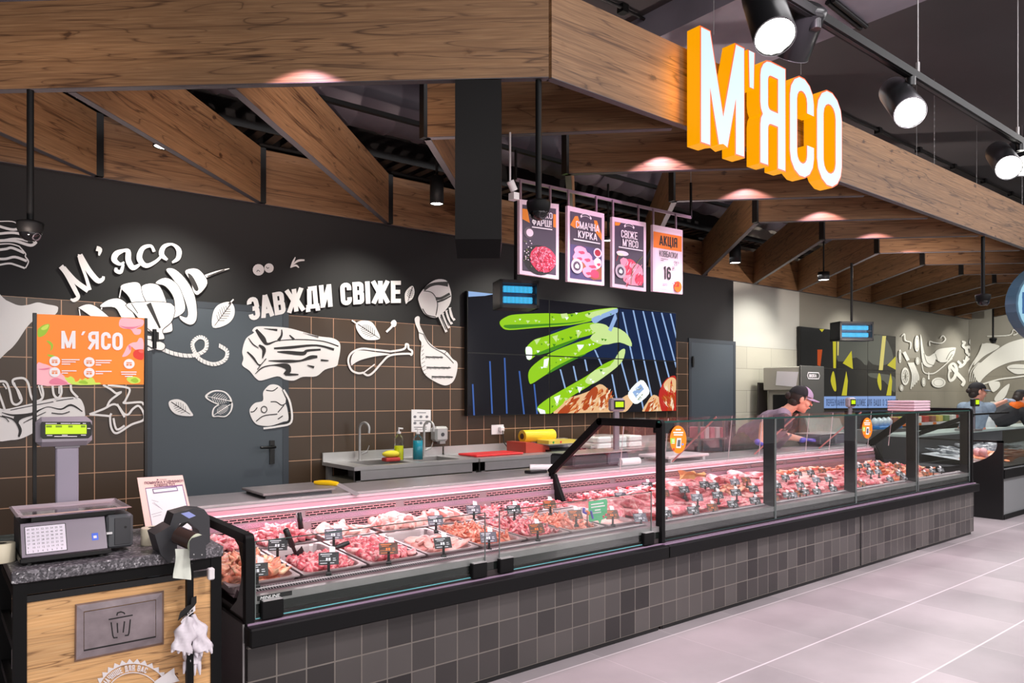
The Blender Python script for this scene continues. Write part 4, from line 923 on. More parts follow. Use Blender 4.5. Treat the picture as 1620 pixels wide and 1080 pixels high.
strpk = [lump('pork_strip', (.045, .012, .009), M_PORK, .35, 2, 50+i, 2, .5) for i in range(4)]
joints = [lump('pork_joint', (.15, .08, .038), M_PORK, .30, 1.5, 60+i, 4, .08) for i in range(4)]
beefs = [lump('beef_piece', (.075, .05, .028), M_BEEF, .36, 1.7, 70+i, 3, .12) for i in range(5)]
slabs = [lump('pork_slab', (.13, .055, .022), M_PORK, .25, 1.6, 80+i, 3, .1) for i in range(4)]
chops = [lump('pale_chop', (.10, .05, .016), M_CHIC, .25, 1.5, 90+i, 3, .06) for i in range(3)]
sausg = [lump('sausage_piece', (.04, .016, .014), M_SAUS, .15, 1.4, 95+i, 2, .2) for i in range(3)]
PX0 = 1.30-.325; ZR = .648
def spots_in(x0, x1, y0, y1, zb, h, nx, ny, tilt=.5, jit=.4, sl=.045):
    out = []
    for j in range(ny):
        for i in range(nx):
            u = (i+.5+rn.uniform(-jit, jit))/nx; v = (j+.5+rn.uniform(-jit, jit))/ny
            out.append((x0+(x1-x0)*u, y0+(y1-y0)*v, zb+sl*(v*(y1-y0))+h*(.45+.55*math.sin(math.pi*min(max(u, 0), 1))*math.sin(math.pi*min(max(v, 0), 1)))+rn.uniform(-.004, .006), tilt))
    return out
# front row of deep pans
pans = [('pan of orange-pink chicken pieces at the left end of the front row', 'orange-pink chicken piece heaped in the leftmost front pan', 'chicken_piece', wings, M_WING, .035, (7, 10), 'chicken'),
        ('pan of dark pink giblets with a black scoop standing in it', 'small dark pink giblet in the front pan with the black scoop', 'giblet', chunks, M_DICE, .02, (8, 9), 'meat'),
        ('pan of diced red pork, third of the front row', 'diced red pork piece in the third front pan', 'diced_pork', chunks+porks[:1], M_DICE, .028, (9, 12), 'meat'),
        ('half-empty pan with pale chicken skins, fourth of the front row', 'pale pink chicken skin piece in the half-empty fourth front pan', 'chicken_skin', fills, M_CHIC, .012, (3, 4), 'chicken'),
        ('pan of curled pink meat strips, fifth of the front row', 'curled pink meat strip in the fifth front pan', 'meat_strip', strips, M_MINC, .016, (6, 9), 'meat'),
        ('pan of pale pork strips under the green bubble card stand, sixth of the front row', 'pale pork strip in the sixth front pan', 'pork_strip', strpk, M_PORK, .014, (6, 9), 'meat')]
for i, (lab, plab, nm, ms, m, h, (nx, ny), cat) in enumerate(pans):
    x0 = PX0+i*.325; gn_pan('steel_pan', lab, x0+.003, 3.11, .319, .53, ZR, 'deep steel pans in the front row')
    half = i == 3; ya, yb = (3.15, 3.60) if i not in (3, 1) else (3.15, 3.44)
    heap(lab.split(',')[0].replace('half-empty pan with', 'layer of').replace('pan of', 'layer of')+', lower layer', x0+.035, x0+.29, ya, yb, ZR-.04, ZR-.04+.045*(yb-ya), .035+h*.5, m, .012, 34, i, 20)
    pile_obj(nm, ms, plab.split(' in the ')[0]+'s '+'in the '+plab.split(' in the ')[-1], cat, plab, spots_in(x0+.045, x0+.28, ya+.01, yb-.01, ZR-.012, h, nx, ny), rn)
wide = ((2.93, 'wide shallow tray of pale minced fillet behind the green bubble card', 'minced', M_MINC), (3.235, 'shallow tray of smooth pale fillet at the right end of the low case', 'smooth', M_CHIC))
for i, (x0, lab, nm, m) in enumerate(wide):
    gn_pan('steel_pan', lab, x0+.003, 3.11, .28, .53, ZR, 'deep steel pans in the front row')
    heap(lab.replace('wide shallow tray of', 'layer of').replace('shallow tray of', 'layer of')+', filling', x0+.03, x0+.26, 3.15, 3.60, ZR-.04, ZR-.02, .05, m, .006, 30, 9+i, 16)
pile_obj('meat_strip', strips, 'pale strips on the wide tray of the low case', 'meat', 'pale strip on the wide shallow tray behind the green card', spots_in(2.96, 3.19, 3.18, 3.58, ZR-.012, .012, 5, 8), rn)
# back row
back = [(.98, .30, 'bony pink pork pile behind the left end frame', 'pork_piece', porks, M_PORK, .05, (5, 6)),
        (1.30, .33, 'heap of bright pink pork cuts at the back left', 'pork_piece', porks, M_PORK, .075, (8, 7)),
        (1.66, .32, 'chicken pieces at the back behind the diced pork', 'chicken_fillet', fills, M_CHIC, .03, (4, 4)),
        (2.00, .33, 'pale chicken legs along the back edge', 'chicken_drumstick', drums, M_CHIC, .045, (6, 5)),
        (2.36, .32, 'folded pale chicken breasts at the back behind the half-empty pan', 'chicken_breast', fills, M_CHIC, .05, (5, 4)),
        (2.72, .26, 'red and pink strips on the small back tray', 'meat_strip', strpk, M_PORK, .03, (5, 6)),
        (3.02, .24, 'pink chopped pork at the back before the black divider', 'pork_piece', porks, M_PORK, .035, (5, 5)),
        (3.28, .22, 'chopped red pork beside the black divider at the back', 'pork_piece', chunks, M_DICE, .035, (5, 6))]
for i, (x0, w_, lab, nm, ms, m, h, (nx, ny)) in enumerate(back):
    gn_pan('steel_pan', 'small steel tray under the '+lab, x0, 3.655, w_-.01, .255, ZR+.028, 'small steel trays in the back row')
    heap('lower layer of the '+lab, x0+.03, x0+w_-.04, 3.68, 3.89, ZR-.005, ZR+.005, .02+h*.5, m, .01, 34, 20+i, 14)
    pile_obj(nm, ms, 'pieces of the '+lab, 'meat', 'one piece of the '+lab, spots_in(x0+.03, x0+w_-.04, 3.68, 3.89, ZR+.008, h, nx, ny), rn)
# middle case: loose cuts in three rows on the deck
heap('layer of raw meat lining the middle case', 3.56, 7.12, 3.08, 3.9, .615, .65, .02, M_PORK, .02, 18, 31, 60)
rowsM = [(3.14, 3.30, 3.58, 4.78, porks+slabs, 'pork_cut', .035, (13, 2), 'pale pink pork cut along the front of the tall case, left window'),
         (3.34, 3.56, 3.56, 4.10, joints[:3], 'pork_joint', .045, (4, 2), 'big smooth pink joint just right of the black divider frame'),
         (3.40, 3.60, 4.10, 4.80, beefs, 'beef_piece', .055, (8, 3), 'dark red beef piece in the middle row, left window'),
         (3.64, 3.86, 3.58, 4.14, porks, 'pork_piece', .05, (7, 3), 'pink pork piece at the back beside the divider frame'),
         (3.66, 3.86, 4.12, 4.46, beefs, 'beef_piece', .05, (4, 2), 'dark red beef piece in front of the brown paper bag'),
         (3.60, 3.86, 4.46, 4.95, joints, 'pork_joint', .06, (4, 2), 'large pink joint at the back right of the brown paper bag'),
         (3.14, 3.32, 4.82, 5.98, slabs+fills, 'pork_slab', .03, (9, 2), 'flat pink slab along the front of the tall case, second window'),
         (3.36, 3.58, 4.84, 5.30, wings, 'pale_strip_piece', .045, (7, 4), 'curly pale piece in the middle of the second window'),
         (3.36, 3.60, 5.30, 6.0, slabs, 'pork_slab', .05, (5, 3), 'long pink slab in the middle of the second window'),
         (3.64, 3.86, 4.98, 6.0, slabs+joints[:1], 'pork_slab', .05, (7, 2), 'pink slab in the back row, second window'),
         (3.14, 3.34, 6.02, 7.1, slabs, 'pork_slab', .03, (7, 2), 'pink slab along the front, third window'),
         (3.38, 3.60, 6.02, 6.6, chops, 'pale_chop', .045, (4, 3), 'pale orange chop in the middle, third window'),
         (3.38, 3.60, 6.6, 7.1, porks, 'pork_piece', .04, (6, 3), 'small pink pork piece beside the last black post'),
         (3.64, 3.86, 6.02, 7.1, sausg+wings, 'sausage_piece', .05, (13, 3), 'orange sausage piece in the back row, third window')]
for y0, y1, x0, x1, ms, nm, h, (nx, ny), lab in rowsM:
    pile_obj(nm, ms, lab.replace(' cut ', ' cuts ').replace(' piece ', ' pieces ').replace(' joint ', ' joints ').replace(' slab ', ' slabs ').replace(' chop ', ' chops '), 'meat', lab, spots_in(x0, x1, y0, y1, .638+(y0-3.1)*.045, h, nx, ny, .25), rn, .85, 1.15)
heap('layer of mixed meat products in the end section', 7.2, 8.2, 3.08, 3.85, .615, .65, .03, M_SAUS, .02, 20, 40, 30)
pile_obj('small_meat_product', sausg+wings+chunks, 'small meat products in the end section', 'meat', 'small orange-pink meat product in the end section', spots_in(7.22, 8.15, 3.12, 3.82, .65, .03, 14, 6, .4), rn)
# brown paper bag
b = MB(); BAG = mat('kraft_paper', (206, 150, 92), .8, bump=.4, bscale=30)
c0 = P(1101, 768, Y=3.80); t = c0
for k, (dx, w_, h_) in enumerate(((-.11, .15, .13), (.02, .17, .11))):
    vs = []
    for z_, s_ in ((0, 1), (.5, 1.05), (.8, .9), (1, 1.15)):
        for a in range(0, 360, 30):
            vs.append((c0.x+dx+w_/2*s_*math.cos(R(a))+.012*math.sin(a*3.7+z_*9), 3.80+.05*s_*math.sin(R(a))+.008*math.cos(a*2.1), .68+z_*h_+(.016*math.sin(a*5.) if z_ == 1 else 0)))
    b.add(vs, [(r*12+j, r*12+(j+1) % 12, (r+1)*12+(j+1) % 12, (r+1)*12+j) for r in range(3) for j in range(12)], BAG)
tag(b.build('paper_bag', fix=False), 'crumpled brown paper bag against the back of the tall case', 'paper bag')
# price tags
TAGK = mat('tag_black', (38, 38, 42), .5); TAGB = mat('tag_brown', (92, 58, 44), .5); TAGO = mat('tag_orange_ink', (236, 120, 40), .5); TAGW = mat('tag_white_ink', (226, 226, 232), .5); TAGG = mat('tag_grey', (92, 90, 102), .5)
def price_tag(kind, label, small=False):
    t = thing('price_tag', label, 'price tag', (0, 0, 0), 'price tags in the meat counter'); base = {'k': TAGK, 'b': TAGB, 'g': TAGG}[kind]; ink = TAGO if kind == 'b' else TAGW
    ti = Matrix.Rotation(R(-34), 3, 'X'); up = ti @ Vector((0, 0, 1)); rt = Vector((1, 0, 0)); nn = ti @ Vector((0, -1, 0)); o0 = Vector((0, 0, .035))
    b = MB(); w_, h_ = .088, .058
    b.prism([(-w_/2, 0), (w_/2, 0), (w_/2, h_), (-w_/2, h_)], o0, rt, up, -nn*.002, base)
    c = b.build('tag_card', t, local=True); b = MB(); e = nn*.0006
    def r_(x, y, w2, h2): b.flat([o0+e+rt*a+up*d_ for a, d_ in ((x, y), (x+w2, y), (x+w2, y+h2), (x, y+h2))], ink)
    r_(-.036, .047, .05, .004); r_(-.03, .039, .035, .003); r_(-.012, .018, .008, .014); r_(-.001, .018, .009, .014); r_(.018, .018, .014, .003); r_(.018, .027, .012, .003); r_(-.036, .006, .06, .003)
    for k in range(2 if small else 5): r_(-.038+k*.007, .018, .004, .003)
    b.build('tag_print', c, local=True)
    b = MB(); b.bar((0, .004, -.005), o0+Vector((0, .004, .012)), .012, .006, DBLACK, (0, 1, 0)); b.tube([(-.012, 0, -.004), (.012, 0, -.004)], .009, DBLACK, 8); b.build('tag_clip', t, local=True)
    b = MB(); b.prism([(0, .02), (.03, .02), (.028, .085), (.004, .092)], o0-nn*.008, rt, up, -nn*.0008, PAPER); b.build('paper_slip', t, local=True)
    return t
protos = {}
def place_tag(px, py, kind, label, z_, sc=1., face=-.35):
    p = P(px, py, Z=z_+.055*sc); p.y = min(max(p.y, 3.04), 3.88); q = P(px, py, Y=p.y)
    loc = (q.x, q.y, max(q.z-.06*sc, .62))
    if kind not in protos: protos[kind] = price_tag(kind, label); o = protos[kind]
    else: o = dup(protos[kind], loc, 0, label)
    o.location = loc; o.rotation_euler = (0, 0, face+rn.uniform(-.1, .1)); o.scale = (sc,)*3
TG = [(407, 902, 'k', 'the leftmost front pan of chicken'), (520, 884, 'k', 'the front pan with the black scoop'), (615, 868, 'b', 'the front pan of diced red pork'), (702, 859, 'k', 'the half-empty front pan of chicken skins'), (774, 850, 'g', 'the front pan of curled strips, lying back'), (851, 836, 'b', 'the front pan of pale pork strips'),
      (912, 814, 'b', 'the wide tray, just left of the green bubble card'), (970, 814, 'b', 'the wide tray, just right of the green bubble card'), (1015, 819, 'g', 'the joints inside the divider glass, low'),
      (439, 862, 'k', 'the bright pink pork heap at the back left'), (528, 845, 'g', 'the back chicken pieces next to the tall black scoop handle'), (690, 823, 'g', 'the back chicken breasts'), (750, 806, 'g', 'the small back tray of red strips'), (814, 806, 'k', 'the chopped pork at the back before the divider'), (871, 798, 'b', 'the back tray beside the divider bracket'),
      (984, 785, 'g', 'the middle of the divider glass at the back'), (1014, 781, 'g', 'the back right corner of the divider glass'), (1026, 768, 'k', 'the back corner behind the divider post')]
for px, py, k, w_ in TG: place_tag(px, py, k, {'k': 'black', 'b': 'brown', 'g': 'grey'}[k]+' price tag at '+w_, .68)
T2 = [(1052, 780), (1084, 774), (1104, 787), (1137, 783), (1098, 807), (1055, 813), (1129, 805), (1161, 798), (1164, 762), (1182, 759), (1194, 773), (1166, 779), (1196, 793), (1116, 766), (1131, 768)]
T3 = [(1227, 789), (1247, 783), (1256, 783), (1266, 780), (1276, 778), (1294, 777), (1320, 773), (1231, 768), (1244, 755), (1264, 749), (1284, 747), (1293, 759), (1313, 758), (1268, 767), (1302, 744)]
T4 = [(1365, 765), (1378, 747), (1391, 746), (1410, 758), (1373, 736), (1390, 734), (1422, 737), (1360, 737), (1425, 749), (1433, 755)]
T5 = [(1477, 744), (1490, 743), (1466, 752)]
for nm, L4 in (('first', T2), ('second', T3), ('third', T4), ('last', T5)):
    L4 = sorted(L4)
    for i, (px, py) in enumerate(L4):
        k = 'kkkbkg'[(i*5+len(L4)) % 6]; place_tag(px, py, k, '%s price tag, %s from the left in the %s window of the tall case' % ({'k': 'black', 'b': 'brown', 'g': 'grey'}[k], ORD[i], nm), .70, .9 if nm == 'first' else .8, -.5)
# scoops
def scoop(label, base, top, head):
    t = thing('meat_scoop', label, 'scoop', base); b = MB(); base = Vector(base); top = Vector(top); d = (top-base)
    b.tube([base, base+d*.3, base+d*.34, base+d*.62, base+d*.66, top, top+d*.01], [.008, .009, .015, .013, .015, .014, .010], DBLACK, 12); b.build('scoop_handle', t)
    b = MB(); u = d.normalized(); s_ = u.cross(Vector((0, 1, .2))).normalized(); n_ = s_.cross(u)
    rows = []
    for i in range(7):
        a = -1+i/3
        rows.append([base-u*(h_)+s_*a*.045*(1 if h_ < .07 else .75)+n_*(.022*(a*a)) for h_ in (-.01, .02, .055, .085)])
    b.sheet(rows, DBLACK); b.build('scoop_bowl', t, fix=False)
p0 = P(468, 876, Y=3.42); p1 = P(448, 836, Y=3.42); scoop('short black scoop leaning in the giblet pan', tuple(p0), tuple(p1+Vector((0, -.03, 0))), 1)
p0 = P(478, 850, Y=3.75); p1 = P(473, 811, Y=3.78); scoop('upright black scoop in the bright pink pork heap', tuple(p0), tuple(p1), 1)
b = MB(); a = P(531, 866, Z=.72); c = P(552, 858, Z=.735); b.tube([a, (a+c)/2, c], [.009, .012, .010], DBLACK, 10); tag(b.build('knife_handle'), 'black handle lying over the diced red pork', 'utensil')
b = MB(); a = P(914, 784, Z=.70); c = P(934, 788, Z=.70); b.tube([a, (a+c)/2+Vector((0, 0, .01)), c], [.004, .006, .004], mat('red_plastic', (210, 30, 50), .4), 8); tag(b.build('tongs'), 'red plastic tongs tip at the back of the divider glass', 'tongs')
# green bubble card
GRN = mat('green_card', (62, 176, 118), .5); t = thing('green_bubble_card', 'green speech-bubble card with white words on the front tray edge', 'sign', tuple(P(950, 826, Y=3.06)))
b = MB(); Yc = 3.04
cp = lambda x, y, k=0: P(x, y, Y=Yc-k*.001)
b.flat([cp(*p) for p in ((931, 793), (959, 789), (961, 792), (960, 819), (952, 822), (949, 829), (946, 823), (933, 825), (931, 822))], GRN); b.build('card', t)
b = MB()
for x, y, w_ in ((935, 797, 20), (935, 801.5, 22), (941, 806, 9), (938, 810.5, 13)): b.flat([cp(x, y, 1), cp(x+w_, y-w_*.14, 1), cp(x+w_, y-w_*.14+2, 1), cp(x, y+2, 1)], WHITE)
b.build('card_lettering', t)
b = MB()
for pts, c, th in ((((924, 803), (923, 810), (928, 812)), (70, 60, 190), .012), (((935, 808), (936, 813), (938, 820)), (70, 60, 190), .01), (((928, 810), (931, 812)), (235, 120, 30), .02)):
    b.tube([cp(x, y, 4) for x, y in pts], th/1.6, mat('figure_%d_%d' % (c[0], c[1]), c, .5), 8)
for x, y in ((955, 817), (959, 814)): b.ell(cp(x, y, 3), (.008, .003, .008), mat('cherry_red', (225, 30, 80), .4))
b.build('card_ornament', t)
b = MB(); b.tube([cp(929, 812, -2), cp(929, 834, -2)], .003, DBLACK, 6); b.build('card_holder', t)
# orange round stickers on the glass
for cx_, cy_, rx_, ry_, lab in ((1073, 695, 13, 22, 'orange oval sticker on the first tall window by the divider post'), (1372, 677, 8, 16.5, 'orange oval sticker on the glass near the right posts')):
    t = thing('glass_sticker', lab, 'sticker', tuple(P(cx_, cy_+ry_, Y=2.94))); b = MB(); g = lambda x, y, k=0: P(x, y, Y=2.941-k*.0008)
    b.flat([g(cx_+rx_*math.cos(R(a)), cy_+ry_*math.sin(R(a))) for a in range(0, 360, 15)], ORANGE); b.build('sticker_disc', t)
    b = MB(); k = rx_/13
    for x, y, w_ in ((-4, -.75, 8), (-8, -.55, 16), (-7, -.38, 14)): b.flat([g(cx_+x*k, cy_+ry_*y, 1), g(cx_+(x+w_)*k, cy_+ry_*y, 1), g(cx_+(x+w_)*k, cy_+ry_*(y+.09), 1), g(cx_+x*k, cy_+ry_*(y+.09), 1)], WHITE)
    b.flat([g(cx_+x*k, cy_+ry_*y, 1) for x, y in ((-2, -.1), (5, -.1), (4, .62), (-3.4, .6))], WHITE); b.flat([g(cx_+x*k, cy_+ry_*y, 1) for x, y in ((-12.4, -.1), (-5, -.1), (-5, .3), (-12, .3))], mat('lime_print', (150, 200, 60), .5))
    for y in (0, .12, .24): b.flat([g(cx_+x*k, cy_+ry_*(y+yy), 2) for x, yy in ((-10, 0), (-6, 0), (-6, .05), (-10, .05))], WHITE)
    b.flat([g(cx_+x*k, cy_+ry_*y, 2) for x, y in ((-.8, .02), (3.8, .02), (3.0, .5), (-1.8, .5))], mat('print_grey', (90, 90, 96), .5))
    for x, y, c in ((7, .35, (80, 140, 220)), (-7, .7, (210, 40, 40))): b.flat([g(cx_+(x+1.6*math.cos(R(a)))*k, cy_+ry_*y+1.8*k*math.sin(R(a)), 1) for a in range(0, 360, 45)], mat('dot_%d' % c[0], c, .5))
    b.build('sticker_print', t)
# ================================================================== GLOWING SIGN
SF = mat('sign_face', (20, 20, 20), .4, emit=.74, ecol=(222, 246, 255)); SO = mat('sign_orange_side', (60, 25, 0), .4, emit=.72, ecol=(255, 166, 0)); SGR = mat('sign_orange_rim', (60, 20, 0), .4, emit=.8, ecol=(255, 96, 10))
YS = 2.485
zt = P(1107, 40, Y=YS).z; zb_ = P(1107, 226, Y=YS).z; Hs = zt-zb_
sg = thing('illuminated_sign', 'big glowing orange and white letters mounted on the timber beam', 'sign', (P(1107, 200, Y=YS).x, YS, zb_))
def sign_letter(ch, xa, xb, parent, zlo=None, zhi=None):
    X0, X1 = P(xa, 150, Y=YS).x, P(xb, 150, Y=YS).x; zlo = zb_ if zlo is None else zlo; zhi = zt if zhi is None else zhi; h = zhi-zlo
    wr = (X1-X0)/h; t_ = .098/h if ch != "'" else .05/h
    if ch == "'": pl = [[(wr/2, 1), (wr/2, 0)]]
    else:
        gw = wr-.16 if ch == 'М' else wr; pl = glyphs(t_, gw)[ch][1]
    b = MB(); f = MB(); rim = MB()
    for p_ in pl:
        cl = len(p_) > 3 and abs(p_[0][0]-p_[-1][0])+abs(p_[0][1]-p_[-1][1]) < 1e-6
        ts = [t_*1.5, t_*1.1] if ch == "'" else t_
        for q_ in ribbon(p_, ts, cl):
            b.prism(q_, (X0, YS, zlo), (h, 0, 0), (0, 0, h), (0, .085, 0), SO)
            rim.flat([(X0+x*h, YS-.001, zlo+y*h) for x, y in q_], SGR)
        tf = [v*.74 for v in ts] if isinstance(ts, list) else ts*.82
        pf = list(p_); 
        if not cl:   # pull open ends in a little
            def pull(a, c):
                dx, dy = c[0]-a[0], c[1]-a[1]; l = math.hypot(dx, dy) or 1; return (a[0]+dx/l*.012, a[1]+dy/l*.012)
            if abs(pf[0][1]-0) < .01 or abs(pf[0][1]-1) < .01 or ch == "'": pf[0] = pull(pf[0], pf[1])
            if abs(pf[-1][1]-0) < .01 or abs(pf[-1][1]-1) < .01 or ch == "'": pf[-1] = pull(pf[-1], pf[-2])
        for q_ in ribbon(pf, tf, cl): f.flat([(X0+x*h, YS-.0025, zlo+y*h) for x, y in q_], SF)
    for v in rim.v: pass
    o = b.build('sign_letter', parent); rim.build('letter_rim', o); f.build('letter_face', o)
sign_letter('М', 1107, 1178, sg); sign_letter("'", 1181, 1196, sg, zb_+Hs*.66, zt); sign_letter('Я', 1201, 1243, sg); sign_letter('С', 1248, 1288, sg); sign_letter('О', 1291, 1332, sg)
b = MB()
for x in (3.5, 4.1, 4.6): b.box((x-.01, YS+.086, 3.1), (x+.01, 2.604, 3.12), BLACK)
b.build('sign_bracket', sg)
for i, (px, py) in enumerate(((1129, 55), (1267, 118))):
    p = P(px, py, Y=YS+.05); b = MB(); b.tube([(p.x, p.y, p.z), (p.x, p.y, 4.3)], .0018, STEELD, 5); tag(b.build('suspension_wire'), ['thin wire above the first letter of the glowing sign', 'thin wire above the round letters of the glowing sign'][i], 'wire')
# blue badge at the right edge
t = thing('illuminated_sign', 'pale blue glowing badge cut by the right edge of the photo', 'sign', tuple(P(1650, 560, Y=2.42)))
BF = mat('badge_face', (20, 24, 28), .4, emit=.62, ecol=(170, 222, 244)); BB = mat('badge_blue', (20, 40, 70), .4, emit=.3, ecol=(60, 130, 200)); BR = mat('badge_side', (60, 90, 110), .4)
el = lambda r_, k: [P(1707+100*r_*math.cos(R(a)), 480+76*r_*math.sin(R(a)), Y=2.42-k) for a in range(0, 360, 10)]
b = MB(); ring = el(1, 0); back_ = [p+Vector((0, .09, 0)) for p in ring]; n_ = len(ring); b.add(ring+back_, [list(range(n_)), list(range(n_, 2*n_))]+[(i, (i+1) % n_, n_+(i+1) % n_, n_+i) for i in range(n_)], BR); b.build('badge_case', t)
b = MB(); b.flat(el(.965, .002), BF); b.build('badge_face', t)
b = MB()
for (x0, y0), (x1, y1) in (((1617, 470), (1632, 470)), ((1617, 488), (1632, 488)), ((1619, 462), (1619, 496)), ((1630, 455), (1640, 455)), ((1638, 470), (1638, 500))):
    for q_ in ribbon([(x0, y0), (x1, y1)], 3.5): b.flat([P(x, y, Y=2.416) for x, y in q_], BB)
b.build('badge_lettering', t)
# ================================================================== TRACK AND SPOTLIGHTS
YT, ZTk = 1.486, 2.9
b = MB(); b.box((1.2, YT-.018, ZTk), (7.5, YT+.018, ZTk+.035), BLACK); b.box((1.2, YT-.008, ZTk-.003), (7.5, YT+.008, ZTk), DBLACK)
tag(b.build('lighting_track'), 'long black spotlight track crossing the upper right corner', 'lighting track')
LENS = mat('lamp_lens', (255, 255, 250), .3, emit=9, ecol=(255, 252, 240)); LENSD = mat('lamp_lens_side', (255, 255, 250), .3, emit=3, ecol=(255, 252, 240))
HEADM = mat('spot_head_black', (30, 30, 32), .28, .2)
def track_spot(label, bpx, lpx, yb, yl, r=.066, on=LENS, hang=True):
    a = P(*bpx, Y=yb); l = P(*lpx, Y=yl); d = (l-a).normalized(); t = thing('track_spotlight', label, 'spotlight', tuple(a), 'spotlights on the black track')
    q = d.to_track_quat('Z', 'Y').to_matrix(); Ln = (l-a).length
    b = MB(); b.lathe([(.0001, 0), (r*.55, 0), (r*.98, .012), (r, .03), (r, Ln), (r*.93, Ln+.004), (r*.93, Ln-.01)], a, HEADM, 28, q); b.build('spot_head', t)
    b = MB(); b.lathe([(.0001, Ln-.009), (r*.93, Ln-.009)], a, on, 28, q, False); b.lathe([(r*.93, Ln-.008), (r*.93, Ln+.002), (r*.99, Ln+.003)], a, mat('lamp_ring', (200, 200, 205), .3, .6), 28, q); b.build('lens', t)
    if hang:
        m_ = a+(l-a)*.25; top = Vector((m_.x-.01, YT, ZTk)); b = MB(); b.tube([m_-Vector((0, 0, .03)), top-Vector((0, 0, .03))], .011, HEADM, 10); b.tube([top-Vector((0, 0, .04)), top], .022, HEADM, 12); b.build('spot_arm', t)
track_spot('black spotlight left of the pair, its bright lens over the sign', (1203, -12), (1226, 58), 1.56, 1.42, .072)
track_spot('black spotlight right of the pair, turned away so its lens is a thin rim', (1283, 5), (1252, 88), 1.5, 1.62, .072, LENSD)
track_spot('lone black spotlight in the middle of the track with a bright lens', (1413, 143), (1440, 178), 1.60, 1.40)
track_spot('black spotlight near the right edge with a bright slanted lens', (1578, 240), (1596, 265), 1.64, 1.44)
track_spot('black spotlight partly behind its neighbour at the right edge', (1606, 238), (1620, 262), 1.60, 1.50)
for i, (px, py) in enumerate(((1452, 115), (1610, 220))):
    p = P(px, py, Y=YT); b = MB(); b.tube([(p.x, p.y, ZTk+.03), (p.x, p.y, 4.3)], .003, STEELD, 6); b.tube([(p.x, p.y, ZTk+.03), (p.x, p.y, ZTk+.09)], .009, STEELD, 8); tag(b.build('suspension_wire'), ['steel wire holding the track beside the lone spotlight', 'steel wire holding the track at the right edge'][i], 'wire')
for i, (px, y0, y1, Y) in enumerate(((1478, 160, 262, 2.8), (1450, 190, 245, 2.9), (1545, 240, 290, 3.0), (1617, 290, 330, 2.7))):
    p = P(px, y1, Y=Y); b = MB(); top = P(px, y0, Y=Y); zz = p.z; n_ = 0
    b.tube([(p.x, p.y, zz-.2), (p.x, p.y, 4.3)], .0022, STEELD, 5)
    if i in (0, 3):
        while zz < top.z: b.ell((p.x, p.y, zz), (.007, .004, .016), STEELD, 6, 4); zz += .06
    tag(b.build('suspension_chain'), 'thin chain or cable hanging behind the track, %s from the left' % ORD[i], 'chain')
# ------------------------------------------------------------------ surface spots between the rafters
def can(label, px, py, Y, r, h=.17, on=LENS):
    p = P(px, py, Y=Y); t = thing('ceiling_spotlight', label, 'spotlight', (p.x, p.y, p.z), 'black cylinder spotlights between the rafters'); b = MB()
    b.lathe([(r*.9, 0), (r, 0), (r, h), (.0001, h)], p, BLACK, 24); b.tube([(p.x, p.y, p.z+h), (p.x, p.y, 3.45)], .010, BLACK, 8); b.build('can', t)
    b = MB(); b.lathe([(.0001, .006), (r*.9, .006)], p, on, 24, None, False); b.build('lens', t)
can('black cylinder spotlight hanging left of the black duct', 691, 323, 4.5, .05, .2)
can('black cylinder spotlight half hidden behind the left rafter', 260, 233, 5.3, .07, .1)
can('black cylinder spotlight in front of the wall board right of the posters', 1163, 416, 4.7, .062, .2)
can('small black cylinder spotlight under a rafter above the hanging lamp', 1303, 443, 4.7, .07, .1)
can('distant bright spot lens under the rafters behind the posters', 962, 381, 4.9, .05, .04)
b = MB(); b.box((1, 4.68, 3.44), (14, 4.72, 3.47), BLACK); tag(b.build('lighting_track'), 'black track above the cylinder spotlights behind the rafters', 'lighting track')
# ------------------------------------------------------------------ dome cameras
def domecam(label, px, ytop, yb, Y, r, yaw):
    top = P(px, ytop, Y=Y); z_ = P(px, yb, Y=Y).z; t = thing('dome_camera', label, 'security camera', (top.x, top.y, z_), 'black dome cameras on poles')
    b = MB(); b.tube([(top.x, top.y, z_), (top.x, top.y, max(top.z, ZB) if Y < 4.9 else 4.3)], r*.26, BLACK, 14); b.build('camera_pole', t)
    b = MB(); b.lathe([(.001, 0), (r*.55, .0), (r*.98, -.008), (r, -.02), (r*.97, -.04), (r*.86, -r*1.0), (r*.6, -r*1.25)], (top.x, top.y, z_), BLACK, 26); b.build('camera_housing', t)
    b = MB(); c = Vector((top.x, top.y, z_-r*1.05)); b.ell(c, (r*.80, r*.80, r*.66), mat('glossy_dome', (10, 10, 12), .08), 20, 12)
    d = Vector((math.cos(yaw), math.sin(yaw), -.5)).normalized(); q = d.to_track_quat('Z', 'Y').to_matrix(); b.lathe([(.001, r*.66), (r*.26, r*.68), (r*.34, r*.78), (r*.36, r*.6)], c, mat('camera_lens_ring', (70, 66, 72), .2, .3), 16, q); b.build('camera_dome', t)
domecam('black dome camera on the long pole in front of the posters', 852, 127, 316, P(852, 127, Z=ZB).y, .058, -1.7)
domecam('black dome camera on the pole at the left edge', 48, 143, 349, P(48, 143, Z=ZB).y, .060, -.9)
domecam('black dome camera on the pole at the right, over the fish lettering', 1555, 374, 465, P(1555, 374, Z=ZB).y, .066, -.9)
domecam('small far dome camera in front of the big fish drawing', 1571, 501, 534, 5.0, .062, -1.6)
b = MB(); p = P(807, 300, Y=3.3); b.tube([(p.x, p.y, p.z+.05), (p.x+.03, p.y, p.z)], .022, WHITE, 12); b.box((p.x+.02, p.y-.01, p.z-.05), (p.x+.06, p.y+.04, p.z-.01), WHITE); b.tube([(p.x, p.y, p.z+.05), (p.x, p.y, ZB)], .006, WHITE, 6)
tag(b.build('camera_bracket'), 'small white bracket between the black duct and the posters', 'bracket')
